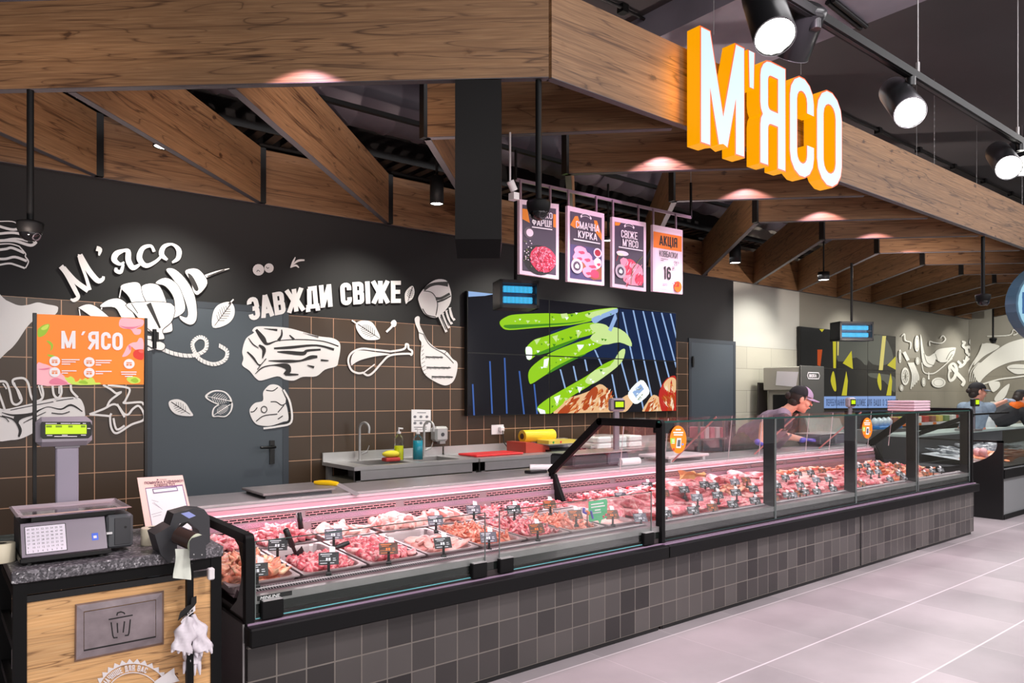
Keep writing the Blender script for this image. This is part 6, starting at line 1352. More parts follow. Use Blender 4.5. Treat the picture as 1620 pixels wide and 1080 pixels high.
for x, y, w_ in ((660, 652, 14), (655, 664.5, 22), (655, 675, 20), (656, 678, 8), (668, 678, 7)): b.flat([P(x, y, Y=5.8505), P(x+w_, y, Y=5.8505), P(x+w_, y+1.1, Y=5.8505), P(x, y+1.1, Y=5.8505)], MATS['notice_ink'])
b.build('notice_print', o)
a = P(693, 674, Y=5.83); c = P(693, 699, Y=5.83); b = MB(); b.box((a.x-.075, 5.75, c.z+.01), (a.x+.07, 5.855, a.z), STEEL, .02); o = tag(b.build('soap_dispenser'), 'steel soap dispenser on the wall right of the notice', 'soap dispenser'); b = MB(); b.tube([(a.x, 5.745, (a.z+c.z)/2), (a.x, 5.752, (a.z+c.z)/2)], .018, DGREY, 16); b.box((a.x-.03, 5.75, c.z-.012), (a.x+.03, 5.80, c.z+.014), STEELD); b.build('dispenser_button', o)
a = P(778, 672, Y=5.84); c = P(797.5, 686.5, Y=5.84); b = MB(); b.box((a.x, 5.842, c.z), (c.x, 5.856, a.z), WHITE, .004); o = tag(b.build('wall_socket'), 'white double wall socket with a plug and black cable', 'socket'); b = MB(); b.box((c.x-.075, 5.80, c.z+.03), (c.x-.02, 5.842, a.z-.02), WHITE, .008); b.build('plug', o)
b = MB(); q = Vector((c.x-.05, 5.80, c.z+.04)); e = P(850, 708, Y=5.6); b.tube([q, q+Vector((.0, -.02, -.12)), q+Vector((.08, -.04, -.22)), Vector((q.x+.25, 5.7, .89)), Vector((q.x+.42, 5.65, .885))], .005, DBLACK, 8); tag(b.build('power_cable'), 'black cable running from the wall socket to the wrapping machine', 'cable')
RED = mat('red_board', (228, 44, 48), .4)
def boardZ(c, z_, th, m, name, label, cat):
    b = MB(); vs = [P(x, y, Z=z_+th) for x, y in c]; b.add(vs+[v-Vector((0, 0, th)) for v in vs], [(0, 1, 2, 3), (7, 6, 5, 4), (0, 4, 5, 1), (1, 5, 6, 2), (2, 6, 7, 3), (3, 7, 4, 0)], m); return tag(b.build(name), label, cat)
def boxo(name, label, cat, a, c, m, bev=.004, group=None): b = MB(); b.box(a, c, m, bev); return tag(b.build(name), label, cat, group)
x0 = P(745, 712, Y=5.45).x; boxo('cutting_board', 'red cutting board lying on the middle steel worktable', 'cutting board', (x0, 5.36, .874), (x0+.55, 5.66, .892), RED, .006)
a = P(826, 690, Y=5.62); c = P(874, 688, Y=5.62); t = thing('film_roll', 'big roll of yellow cling film on its orange cutter', 'film roll', (a.x, 5.62, .9)); b = MB(); YF = mat('yellow_film', (236, 206, 50), .25); b.tube([a, c], .062, YF, 24); b.build('film', t); b = MB(); b.tube([a-Vector((.003, 0, 0)), c], .03, mat('dark_core', (70, 56, 30), .6), 16); b.build('roll_core', t)
t = thing('wrapping_machine', 'orange-red and steel film wrapping machine beside the red cutting board', 'machine', (a.x, 5.5, .872)); b = MB(); RO = mat('rust_red_metal', (190, 70, 52), .4); b.prism([(0, 0), (.3, 0), (.3, .05), (.08, .10), (0, .10)], (a.x-.10, 5.44, .874), (1, 0, 0), (0, 0, 1), (0, .3, 0), RO); b.build('machine_side', t)
b = MB(); b.box((a.x+.15, 5.35, .874), (a.x+.62, 5.68, .895), DBLACK); b.box((a.x+.12, 5.36, .94), (a.x+.55, 5.62, .95), STEELD); b.box((a.x+.10, 5.60, .895), (a.x+.60, 5.66, .985), GREYP); b.build('machine_bed', t)
b = MB(); b.box((a.x+.16, 5.40, .95), (a.x+.52, 5.58, .985), mat('yellow_tray_pack', (222, 200, 90), .3)); b.ell((a.x+.22, 5.4, .965), (.012, .004, .012), mat('green_dot', (40, 160, 60), .5)); b.ell((a.x+.32, 5.4, .965), (.012, .004, .012), RED); b.build('film_tray', t)
for i in range(3): 
    p = P(925+i*5, 683-i*2, Y=5.6); boxo('steel_tray', 'steel wire tray %s behind the divider glass' % ('resting lowest', 'resting in the middle', 'resting on top')[i], 'tray', (p.x-.1+i*.02, 5.4, .874+i*.045), (p.x+.3, 5.7, .912+i*.045), STEEL, .01, 'steel trays stacked by the wrapping machine')
for i in range(3):
    for k in range(2): boxo('food_container', ['white food container, lower one of the %s stack behind the divider post', 'white food container, upper one of the %s stack behind the divider post'][k] % ORD[i], 'container', (5.42+i*.24, 5.35, .874+k*.062), (5.62+i*.24, 5.6, .932+k*.062), mat('white_foam', (228, 230, 230), .6), .012, 'white containers on the right worktable')
# ================================================================== THINGS ON THE SERVICE WORKTOP
ZW = .866
x0 = P(420, 790, Y=3.99).x; t = thing('steel_platform', 'low steel platform plate on the worktop left of the yellow knife', 'steel plate', (x0, 4.0, ZW)); b = MB(); b.box((x0-.01, 4.0, ZW+.018), (x0+.42, 4.35, ZW+.032), STEELD, .004); b.build('plate', t)
b = MB(); b.box((x0+.01, 4.012, ZW), (x0+.40, 4.03, ZW+.018), DGREY); b.build('plate_foot', t); b = MB(); b.box((x0+.01, 4.31, ZW), (x0+.40, 4.33, ZW+.018), DGREY); b.build('plate_foot', t)
a = P(511, 769, Y=4.18); c = P(530, 774, Y=4.08); e = P(548, 783, Y=4.0); t = thing('kitchen_knife', 'knife with a yellow handle on the worktop edge', 'knife', tuple(c)); zk_ = ZW+.035; a.z = c.z = zk_+.008; e.z = zk_; b = MB()
a = Vector((x0+.40, 4.18, ZW+.045)); c = Vector((x0+.47, 4.08, ZW+.04)); e = Vector((x0+.50, 4.0, ZW+.012)); b.tube([a-Vector((.02, -.03, -.0)), a, (a+c)/2+Vector((0, 0, .004)), c], [.010, .016, .017, .014], mat('yellow_handle', (250, 206, 20), .4), 12); b.build('knife_handle', t); b = MB(); b.bar(c, e+(e-c)*.9, .003, .03, STEEL, (1, 0, .3)); b.build('blade', t)
def scale_at(label, x, y, z_, h, w_, colx, coly, ztop, disp_w=.16, group='weighing scales'):
    t = thing('weighing_scale', label, 'scale', (x, y, z_), group); b = MB(); b.box((x, y, z_+.02), (x+w_*.6, y+.28, z_+h*.9), DGREY, .015); b.box((x+w_*.62, y, z_+.015), (x+w_, y+.28, z_+h*.95), mat('scale_grey', (96, 94, 104), .4), .015); b.build('scale_body', t)
    b = MB(); b.box((x-.01, y-.01, z_+h*.95), (x+w_+.02, y+.30, z_+h), STEEL, .01); b.build('weighing_tray', t)
    b = MB(); b.box((colx-.028, coly-.012, z_+.0), (colx+.028, coly+.014, ztop-.03), GREYP, .004); b.build('display_column', t)
    b = MB(); b.box((colx-disp_w/2, coly-.035, ztop-.05), (colx+disp_w/2, coly+.03, ztop+.06), mat('display_shell', (150, 142, 152), .4), .018); o = b.build('display_head', t)
    b = MB(); b.box((colx-disp_w*.40, coly-.0365, ztop-.032), (colx+disp_w*.40, coly-.0352, ztop+.042), DBLACK); b.box((colx-disp_w*.30, coly-.0375, ztop-.014), (colx+disp_w*.30, coly-.0365, ztop+.03), mat('lcd_lime', (20, 30, 0), .3, emit=.8, ecol=(206, 240, 10))); b.build('display_screen', o)
    return t
xs_ = P(905, 735, Y=4.08).x; scale_at('grey weighing scale behind the divider glass, its green display on a column', xs_, 4.06, ZW, .12, .62, P(975, 640, Y=4.2).x, 4.2, P(975, 641, Y=4.2).z)
b = MB(); a = P(985, 735, Y=4.02); b.tube([(a.x, 4.05, ZW+.032), (a.x+.20, 4.03, ZW+.032)], .032, PAPER, 20); b.tube([(a.x+.201, 4.03, ZW+.032), (a.x+.204, 4.03, ZW+.032)], .014, DGREY, 14); tag(b.build('paper_roll'), 'white paper roll lying before the scale column', 'paper roll')
b = MB(); a = P(847, 745, Y=4.12); b.tube([(a.x-.02, 4.16, ZW+.03), (a.x+.12, 4.06, ZW+.03)], .028, PAPER, 16); b.box((a.x-.10, 4.05, ZW), (a.x+.06, 4.13, ZW+.022), DBLACK, .005); tag(b.build('paper_roll'), 'white paper roll on a black holder left of the divider frame', 'paper roll')
x0 = P(1058, 730, Y=4.0).x; t = thing('cutting_board', 'thick white cutting board on the worktop under the orange sticker', 'cutting board', (x0, 4.0, ZW)); b = MB(); b.box((x0, 4.0, ZW+.028), (x0+.56, 4.34, ZW+.052), mat('white_board', (240, 226, 230), .5), .006); b.build('board', t)
b = MB(); 
for dx in (.04, .48): b.box((x0+dx, 4.01, ZW), (x0+dx+.03, 4.04, ZW+.028), WHITE); b.box((x0+dx, 4.28, ZW), (x0+dx+.03, 4.31, ZW+.028), WHITE)
b.build('board_foot', t)
# scale right of the woman, with its lid-like panel
x3 = P(1283, 712, Y=4.25).x; scale_at('dark weighing scale right of the bending shop assistant', x3, 4.14, ZW, .14, .55, P(1341, 640, Y=4.15).x, 4.12, P(1341, 637, Y=4.12).z, .15)
b = MB(); pl_ = mat('pale_green_panel', (176, 194, 184), .35); v0 = [P(x, y, Y=4.48) for x, y in ((1275, 661), (1328, 661), (1338, 688), (1283, 690))]; b.add(v0+[v+Vector((0, .02, 0)) for v in v0], [(0, 1, 2, 3), (7, 6, 5, 4), (0, 4, 5, 1), (1, 5, 6, 2), (2, 6, 7, 3), (3, 7, 4, 0)], pl_)
bb = v0[2]; b.box((v0[3].x+.1, 4.47, ZW-.3), (v0[3].x+.16, 4.5, v0[3].z+.02), DGREY); tag(b.build('slanted_panel'), 'pale slanted panel standing behind the dark scale', 'panel')
# containers on the top glass, blue tray behind
t0 = P(1430, 652, Y=3.2); 
for k in range(4): boxo('clear_container', 'pinkish clear container on the top glass shelf, %s from the bottom' % ORD[k], 'container', (t0.x, 3.1, 1.278+k*.026), (t0.x+.36, 3.36, 1.300+k*.026), mat('pink_clear_plastic', (214, 184, 196), .2), .006, 'stacked clear containers at the right end')
# ================================================================== KITCHEN MACHINE, SHELVES AT THE RIGHT
y0 = 5.1; x0 = P(1268, 600, Y=y0).x; x1 = P(1304, 600, Y=y0).x; yb1 = 5.66; zt_ = P(1268, 579, Y=y0).z; zm_ = P(1240, 617, X=x0).z
t = thing('kitchen_machine', 'tall grey steel kitchen machine with a paper notice behind the assistant', 'machine', (x0, y0, 0)); MG = mat('machine_grey', (186, 182, 168), .45, .1); MG2 = mat('machine_dark_grey', (92, 92, 88), .4, .3)
b = MB(); b.box((x0, y0+.03, zm_), (x1, yb1, zt_), MG, .01); b.box((x0+.12, y0+.03, 0), (x1, yb1, zm_), MG, .006); b.box((x0-.01, y0, 0), (x1, y0+.03, zt_+.01), MG2, .006); b.build('machine_body', t)
b = MB(); b.box((x0+.11, y0+.10, .9), (x0+.12, yb1-.08, zm_-.06), DBLACK); b.build('machine_door', t)
nt_ = [P(x, y, X=x0-.012) for x, y in ((1229, 587), (1263, 588), (1259, 612), (1227, 609))]; b = MB(); b.add(nt_+[v+Vector((.003, 0, 0)) for v in nt_], [(0, 1, 2, 3), (7, 6, 5, 4), (0, 4, 5, 1), (1, 5, 6, 2), (2, 6, 7, 3), (3, 7, 4, 0)], PAPER); tag(b.build('paper_notice'), 'sheet of paper hanging on the side of the tall grey machine', 'notice')
b = MB(); pc = P(1287, 594, Y=y0-.002); cx_, cz_ = pc.x, pc.z; pf = [(cx_-.13, cz_-.04), (cx_+.13, cz_-.04), (cx_+.155, cz_), (cx_+.13, cz_+.04), (cx_-.13, cz_+.04), (cx_-.155, cz_)]
for q_ in ribbon(pf+[pf[0]], .011, True): b.flat([(x, y0-.003, z_) for x, z_ in q_], WHITE)
fonttext('BRISKA', .060, WHITE, (cx_-.115, y0-.004, cz_-.021), (1, 0, 0), (0, 0, 1), xs=.97, bold=.002, mb=b); b.build('machine_plate', t)
a = P(1197, 605, Y=5.72); c = P(1214, 655, Y=5.72); vs_ = [Vector((a.x, 5.72, 0)), Vector((c.x, 5.72, 0)), Vector((c.x, 5.72, a.z)), Vector((a.x+.05, 5.72, a.z))]; b = MB(); b.add(vs_+[v+Vector((0, .02, 0)) for v in vs_], [(0, 1, 2, 3), (7, 6, 5, 4), (0, 4, 5, 1), (1, 5, 6, 2), (2, 6, 7, 3), (3, 7, 4, 0)], mat('dark_board', (44, 38, 36), .5)); tag(b.build('leaning_board'), 'dark board standing against the wall left of the tall grey machine', 'board')
# packs behind the first tall window
for i in range(5):
    p = P(1108+i*8.5, 694, Y=5.0); boxo('meat_pack', 'pink meat pack on the upper shelf behind the first tall window, %s from the left' % ORD[i], 'meat pack', (p.x, 5.0, p.z), (p.x+.07, 5.15, p.z+.13), (mat('pack_pink', (214, 120, 134), .3), mat('pack_pale', (226, 196, 200), .3))[i % 2], .006, 'packs on the steel rack')
t = thing('steel_rack', 'low steel rack with packs between the worktable and the grey door', 'rack', (P(1106, 700, Y=5.0).x, 5.0, 0)); b = MB(); rx = P(1106, 700, Y=5.0).x; zz_ = P(1108, 694, Y=5.0).z
b.box((rx-.02, 4.98, zz_-.02), (rx+.48, 5.3, zz_), STEELD); b.box((rx-.02, 4.98, zz_-.3), (rx+.48, 5.3, zz_-.28), STEELD)
for x in (rx, rx+.45): b.box((x-.01, 4.99, 0), (x+.01, 5.01, zz_+.2), STEELD); b.box((x-.01, 5.28, 0), (x+.01, 5.30, zz_+.2), STEELD)
b.build('rack_frame', t)
for i in range(4): p = P(1108+i*11, 722, Y=5.0); boxo('meat_pack', 'dull red pack on the lower shelf of the steel rack, %s from the left' % ORD[i], 'meat pack', (rx+.03+i*.11, 5.0, zz_-.28), (rx+.11+i*.11, 5.18, zz_-.16), mat('pack_dull', (150, 110, 106), .4), .006, 'packs on the steel rack')
# chilled shelving seen through the end section
x0 = P(1395, 700, Y=5.0).x; x1 = P(1505, 700, Y=5.0).x; t = thing('chilled_shelving', 'black open chilled shelf unit seen through the end of the glass case', 'shelf unit', (x0, 4.9, 0)); b = MB(); b.box((x0, 5.5, 0), (x1+.6, 5.56, 1.18), DBLACK); b.box((x0, 4.9, 0), (x0+.04, 5.56, 1.18), DBLACK); b.box((x1+.56, 4.9, 0), (x1+.6, 5.56, 1.18), DBLACK); b.box((x0, 4.9, 0), (x1+.6, 5.5, .25), DBLACK); b.build('shelf_case', t)
levels = [P(1470, y, Y=4.95).z for y in (668, 692, 706)]
for z_ in levels: b = MB(); b.box((x0+.04, 4.95, z_-.02), (x1+.56, 5.5, z_), STEELD); b.build('shelf', t); b = MB(); b.box((x0+.3, 4.93, z_-.035), (x1+.3, 4.95, z_+.005), PAPER); [b.box((x0+.5+i*.55, 4.926, z_-.032), (x0+.62+i*.55, 4.93, z_+.003), ORANGE) for i in range(4)]; b.build('price_rail', t)
rn2 = random.Random(11); cols = [(196, 60, 50), (222, 196, 90), (236, 232, 226), (150, 90, 70), (120, 150, 90)]
for li, z_ in enumerate(levels):
    for i in range(11):
        x = x0+.12+i*.27; h = rn2.uniform(.06, .11) if li else .10; c = cols[(i*3+li) % 5]
        boxo('food_pack', '%s food pack on the %s shelf of the black unit, %s from the left' % (['red', 'yellow', 'white', 'brown', 'green'][(i*3+li) % 5], ['top', 'middle', 'bottom'][li], ORD[i]), 'food pack', (x, 5.0, z_), (x+.16, 5.2, z_+h), mat('pack_%d' % ((i*3+li) % 5), c, .35), .008, 'packs on the black chilled shelves')
p = P(1392, 676, Y=4.7); boxo('blue_tray', 'blue plastic tray behind the right glass windows', 'tray', (p.x, 4.7, p.z-.03), (p.x+.7, 4.95, p.z+.01), mat('blue_plastic', (40, 130, 210), .4), .008)
b = MB(); b.box((p.x-.3, 4.68, 0), (p.x+.9, 5.0, p.z-.032), STEELD); tag(b.build('steel_cabinet'), 'steel cabinet carrying the blue tray', 'cabinet')
for i in range(4): b = MB(); c = (p.x+.10+i*.14, 4.82, p.z+.012); b.lathe([(.001, 0), (.05, 0), (.055, .07), (.045, .08), (.02, .11), (.001, .12)], c, mat('clear_bag', (200, 214, 222), .3), 14); tag(b.build('bagged_cup'), 'pale bag on the blue tray, %s from the left' % ORD[i], 'bag', 'pale bags on the blue tray')
# ================================================================== FISH COUNTER
FX, FY = 9.62, 3.04; t = thing('fish_display_case', 'black-ended glass fish case beyond the meat counter', 'display case', (FX, FY, 0)); X1 = 16.0
b = MB(); b.box((FX+.03, FY+.02, .02), (X1, FY+1.0, .58), mat('grey_front_panel', (120, 122, 124), .35)); b.build('case_body', t)
b = MB(); b.box((FX+.03, FY-.01, .47), (X1, FY+.02, .57), BLACK); b.box((FX+.03, FY-.005, .0), (X1, FY+.02, .05), BLACK); b.build('bumper_rail', t)
b = MB(); pts = [(0, 0), (1.05, 0), (1.05, .905), (0, .905)]
arc_ = [(.86, .875), (.08, .875), (.08, .80)]+[(.86-.78*math.cos(R(a)), .80-.26*math.sin(R(a))) for a in range(10, 91, 10)]+[(.86, .54)]
b.box((FX, FY, 0), (FX+.03, FY+1.05, .54), DBLACK); b.box((FX, FY, .54), (FX+.03, FY+.06, .905), DBLACK); b.box((FX, FY, .885), (FX+.03, FY+1.05, .905), DBLACK)
for i in range(9):
    a0, a1 = R(10*i), R(10*(i+1)); y0_, y1_ = .86-.80*math.cos(a0), .86-.80*math.cos(a1); z0_, z1_ = .85-.30*math.sin(a0), .85-.30*math.sin(a1); b.prism([(y0_, .54), (y1_, .54), (y1_, z1_), (y0_, z0_)], (FX, FY, 0), (0, 1, 0), (0, 0, 1), (.03, 0, 0), DBLACK)
b.build('end_cheek', t)
b = MB(); b.box((FX+.03, FY+.01, .60), (X1, FY+.016, 1.02), glassmat('pale_case_glass', (.9, .96, .95), .02, .9)); b.build('front_glass_pane', t)
b = MB(); b.box((FX, FY+.95, .90), (X1, FY+1.4, .93), mat('pale_green_worktop', (200, 216, 212), .35, .2)); b.box((FX, FY+.95, 0), (X1, FY+1.35, .9), DGREY); b.build('service_worktop', t)
b = MB(); b.bar((FX-.02, FY+.95, .93), (FX-.02, FY+.30, 1.20), .03, .05, BLACK); b.bar((FX-.02, FY+.32, 1.20), (FX+1.2, FY+.32, 1.205), .02, .02, BLACK); b.build('side_frame', t)
heap('bed of crushed ice and white fish in the fish case', FX+.05, X1-.2, FY+.03, FY+.9, .60, .70, .05, mat('crushed_ice', (226, 232, 236), .4, bump=1, bscale=60), .03, 14, 77, 60, 'crushed_ice')
SALM = meatmat('salmon_flesh', (246, 130, 70), (255, 190, 150), 12, .45, .65); GREYF = meatmat('grey_fish_skin', (120, 124, 130), (214, 218, 222), 10, .5, .7)
fl = [lump('salmon_fillet', (.17, .06, .02), SALM, .2, 1.5, 101+i, 3, .05, .5) for i in range(2)]; gf = [lump('whole_fish', (.18, .045, .035), GREYF, .18, 1.3, 111+i, 3, .04, .6) for i in range(2)]
pile_obj('salmon_fillet', fl, 'salmon fillets in the fish case', 'fish', 'orange salmon fillet on the ice at the front of the fish case', spots_in(FX+.1, FX+1.8, FY+.08, FY+.45, .66, .02, 6, 4, .2), rn)
pile_obj('whole_fish', gf, 'whole grey fish in the fish case', 'fish', 'grey whole fish on the ice at the back of the fish case', spots_in(FX+.1, FX+2.2, FY+.5, FY+.85, .70, .03, 7, 3, .2), rn)
for i in range(2): p = P(1546+i*9, 712, X=FX+.25); b = MB(); b.ell(p+Vector((0, 0, -.02)), (.05, .05, .05), mat('octopus_pink', (236, 176, 178), .3), 12, 8); b.tube([p, p+Vector((.02, -.03, -.07)), p+Vector((.0, -.07, -.12))], [.03, .02, .01], MATS['octopus_pink'], 8); tag(b.build('octopus'), ['left pink octopus head behind the black case cheek', 'right pink octopus head behind the black case cheek'][i], 'octopus')
p = P(1541, 690, Y=3.75); t = thing('weighing_scale', 'slim scale column with a tiny green display at the fish counter', 'scale', (p.x, 3.9, .93), 'weighing scales'); b = MB(); zt2 = P(1541, 637, Y=3.9).z; cx_ = P(1541, 660, Y=3.9).x; b.box((cx_-.02, 3.89, .93), (cx_+.02, 3.92, zt2), GREYP); b.box((cx_-.12, 3.85, .93), (cx_+.15, 4.1, .96), STEELD); b.build('display_column', t)
b = MB(); b.box((cx_-.09, 3.86, zt2-.05), (cx_+.09, 3.92, zt2+.06), DBLACK, .01); b.build('display_head', t); b = MB(); b.box((cx_-.055, 3.857, zt2-.02), (cx_+.06, 3.86, zt2+.04), MATS['lcd_lime']); b.build('display_screen', t)
# ================================================================== LEFT STATION
GRAN = mat('granite', (120, 116, 124), .35)
nt = GRAN.node_tree; bs = nt.nodes['Principled BSDF']; tc = nt.nodes.new('ShaderNodeTexCoord'); vo = nt.nodes.new('ShaderNodeTexVoronoi'); vo.inputs['Scale'].default_value = 150; nt.links.new(tc.outputs['Object'], vo.inputs['Vector']); r_ = ramp(nt, vo.outputs['Color'], [(.0, (.02, .02, .024)), (.4, (.08, .075, .085)), (.65, (.15, .14, .155)), (.88, (.36, .34, .37)), (1, (.8, .8, .8))]); nt.links.new(r_.outputs[0], bs.inputs['Base Color'])
TX0, TX1, TY0, TY1, TZ = .232, .925, 3.0, 3.62, .845
t = thing('service_stand', 'black-framed stand with a wood front, steel bin flap and granite top', 'stand', (TX0, TY0, 0)); STAND = t
b = MB(); b.box((TX0-.005, TY0-.01, TZ-.042), (TX1, TY1, TZ), GRAN, .003); b.build('granite_top', t)
for x, y in ((TX0, TY0), (TX1-.045, TY0), (TX0, TY1-.04), (TX1-.045, TY1-.04)): b = MB(); b.box((x, y, 0), (x+.04, y+.04, TZ-.042), BLACK); b.build('leg', t)
b = MB(); b.box((TX0+.04, TY0+.004, TZ-.085), (TX1-.045, TY0+.03, TZ-.042), BLACK); b.box((TX0+.04, TY0+.001, TZ-.112), (TX1-.045, TY0+.02, TZ-.09), DBLACK)
for z_ in (.15, .35, .55, .74): b.box((TX0+.005, TY0+.04, z_), (TX0+.03, TY1-.04, z_+.03), BLACK)
b.build('frame_rail', t)
b = MB(); b.box((TX0+.04, 0, .02), (TX1-.045, .02, TZ-.115), WOODP); o = b.build('front_panel', t, local=True); o.location = (-TX0, .008, 0)
fp = lambda x, y, k=0: P(x, y, Y=TY0+.007-k*.001)
b = MB(); oc = [(118.8, 955.6), (259.4, 933.6), (259.4, 1018.6), (117.7, 1047)]; ic = [(132.4, 967), (246.8, 947.8), (246.8, 1008), (132.4, 1030)]; FLP = mat('worn_steel', (150, 138, 142), .38, .55, var=.3, vscale=14)
O = [fp(*p) for p in oc]; I = [fp(*p, 14) for p in ic]; M_ = [fp(*p, 12) for p in [(121.5, 958), (256.5, 937), (256.5, 1016), (120.5, 1043.5)]]
b.add(O+M_+I, [(0, 1, 5, 4), (1, 2, 6, 5), (2, 3, 7, 6), (3, 0, 4, 7), (4, 5, 9, 8), (5, 6, 10, 9), (6, 7, 11, 10), (7, 4, 8, 11)], FLP); o = b.build('bin_frame', t)
b = MB(); b.flat([fp(*p, 13.5) for p in [(133.4, 968.2), (246, 949), (246, 1006.5), (133.4, 1028)]], FLP)
z = Z(60, 900, 4.765); ink = DBLACK
for pts in (((595, 350), (600, 330), (625, 322), (648, 328), (655, 340)), ((533, 380), (715, 346)), ((552, 400), (565, 500), (572, 518), (600, 515)), ((598, 405), (602, 480)), ((653, 393), (643, 478)), ((697, 378), (687, 480), (680, 498), (655, 500))):
    for q_ in ribbon(z(*pts), 1.9): b.flat([fp(x, y, 14.5) for x, y in q_], ink)
b.flat([fp(*p, 14) for p in ((132.6, 1027.6), (246.6, 1005.6), (246.6, 1008), (132.6, 1030))], DBLACK); b.build('bin_flap', t)
# printed badge on the panel
b = MB(); cxp, cyp, rp_ = 211., 1107., 64.; nteeth = 34
def ringq(r0, r1, a0, a1, k, m=WHITE, n=40):
    for i in range(n):
        t0_, t1_ = R(a0+(a1-a0)*i/n), R(a0+(a1-a0)*(i+1)/n); b.flat([fp(cxp+r*math.cos(a)*1.02, cyp-r*math.sin(a), k) for r, a in ((r0, t0_), (r1, t0_), (r1, t1_), (r0, t1_))], m)
for i in range(nteeth): a = 2*math.pi*i/nteeth; da = math.pi/nteeth; b.flat([fp(cxp+r*math.cos(x)*1.02, cyp-r*math.sin(x), 1) for r, x in ((rp_-5, a-da), (rp_+1.5, a), (rp_-5, a+da))], WHITE)
ringq(rp_-6.5, rp_-4.5, 0, 360, 1); ringq(rp_-21, rp_-19.5, 0, 360, 1)
def arctext(s, r, a0, a1, h):
    qs, W_ = lettering(s, .17, .46, .1)
    for q_ in qs:
        pt = []
        for x, y in q_: an = R(a0+(a1-a0)*x/W_); rr_ = r+y*h; pt.append(fp(cxp+rr_*math.cos(an)*1.02, cyp-rr_*math.sin(an), 1))
        b.flat(pt, WHITE)
arctext('СМАЧНІШЕ ДЛЯ ВАС', rp_-17.5, 158, 66, 9.5)
b.flat([fp(*p, 2) for p in z((880, 840), (1025, 740), (1030, 790), (1065, 840), (1000, 858), (980, 900), (800, 960), (860, 880))], WHITE)
fonttext('ABUS', .036, mat('badge_ink', (120, 70, 40), .6), fp(247.5, 1082, 3), (1, 0, 0), (.0, 0, 1), xs=.9, bold=.001, mb=b)
b.build('printed_badge', t)
# scale with the keyboard
SGM = mat('scale_purple_grey', (128, 116, 130), .35); t = thing('weighing_scale', 'large purple-grey shop scale with number keys on the granite top', 'scale', (.26, 3.1, TZ), 'weighing scales')
bl_, br2 = P(34.8, 884, Y=3.08), P(170, 870, Y=3.08); sx0, sx1 = bl_.x, br2.x; zb2 = TZ+.028; ztp = P(30, 829, Y=3.14).z
b = MB(); b.prism([(0, 0), (.30, 0), (.30, ztp-zb2), (.06, ztp-zb2)], (sx0, 3.08, zb2), (0, 1, 0), (0, 0, 1), (sx1-sx0, 0, 0), DGREY); b.build('scale_body', t)
b = MB(); sl = Vector((0, .06, ztp-zb2)); nl = Vector((0, -(ztp-zb2), .06)).normalized(); o0 = Vector((sx0, 3.08, zb2)); W0 = sx1-sx0
def face(u0, u1, v0, v1, m, k=.001): b.flat([o0+Vector((W0*u, 0, 0))+sl*v+nl*k for u, v in ((u0, v0), (u1, v0), (u1, v1), (u0, v1))], m)
face(.0, 1, 0, 1, SGM); face(.04, .52, .07, .90, DBLACK, .0015); face(.05, .51, .09, .88, mat('key_sheet', (226, 216, 230), .4), .002); face(.82, .90, .28, .50, mat('blue_key', (40, 90, 220), .4), .002); face(.84, .88, .34, .42, WHITE, .0025)
for r_ in range(7):
    for c_ in range(8):
        n_ = r_*8+c_+1; p = o0+Vector((W0*(.065+c_*.054), 0, 0))+sl*(.12+r_*.108)+nl*.003; fonttext(str(n_), .0098, DGREY, p, (1, 0, 0), sl.normalized(), xs=.9, mb=b)
b.build('key_panel', t)
b = MB(); px1 = P(211, 860, Y=3.12).x; b.box((sx1+.004, 3.12, zb2-.012), (px1, 3.36, ztp+.004), mat('printer_grey', (84, 86, 90), .4), .008); b.box((sx1+.03, 3.117, zb2+.0), (px1-.01, 3.121, ztp-.008), DGREY, .003); b.tube([(px1-.028, 3.1165, (zb2+ztp)/2+.01), (px1-.028, 3.119, (zb2+ztp)/2+.01)], .005, DBLACK, 10); b.box((sx1+.003, 3.112, zb2+.045), (sx1+.022, 3.122, zb2+.052), PAPER); b.build('label_printer', t)
b = MB(); b.box((sx0-.008, 3.062, zb2-.018), (sx1+.012, 3.40, zb2), DBLACK, .003)
for x in (sx0+.02, sx1-.02):
    for y in (3.09, 3.36): b.cyl((x, y, TZ), .014, .024, DBLACK, 12)
b.build('scale_foot', t)
TRAYM = glassmat('tray_clear', (.93, .88, .9), .03, 1.6); b = MB(); ty0, ty1, tx0, tx1 = 3.10, 3.40, sx0-.015, px1-.008; zt3 = ztp+.028
rr2 = lambda ins, z_: [(tx0+ins, ty0+ins, z_), (tx1-ins, ty0+ins, z_), (tx1-ins, ty1-ins, z_), (tx0+ins, ty1-ins, z_), (tx0+ins, ty0+ins, z_)]
b.sheet([rr2(0, zt3+.003), rr2(.008, zt3+.006), rr2(.016, zt3-.004), rr2(.03, zt3-.008)], mat('tray_rim', (214, 200, 208), .2, .5), False); b.flat(rr2(.03, zt3-.008)[:4], mat('tray_base', (120, 112, 116), .12, .7)); b.box((tx0+.05, ty0+.06, ztp), (tx1-.05, ty1-.06, zt3-.009), DBLACK); b.build('weighing_tray', t)
cx_ = P(106, 760, Y=3.44).x; zc = P(103, 703, Y=3.44).z; b = MB(); b.box((cx_-.040, 3.43, TZ), (cx_+.040, 3.46, zc+.01), mat('column_grey', (150, 142, 158), .4), .005); b.box((cx_-.043, 3.425, zc-.012), (cx_+.043, 3.465, zc+.004), GREYP); b.build('display_column', t)
d0, d1 = P(57, 660, Y=3.40), P(147, 704, Y=3.40); b = MB(); b.box((d0.x, 3.40, d1.z), (d1.x, 3.46, d0.z), mat('display_shell', (150, 142, 152), .4), .02); o = b.build('display_head', t)
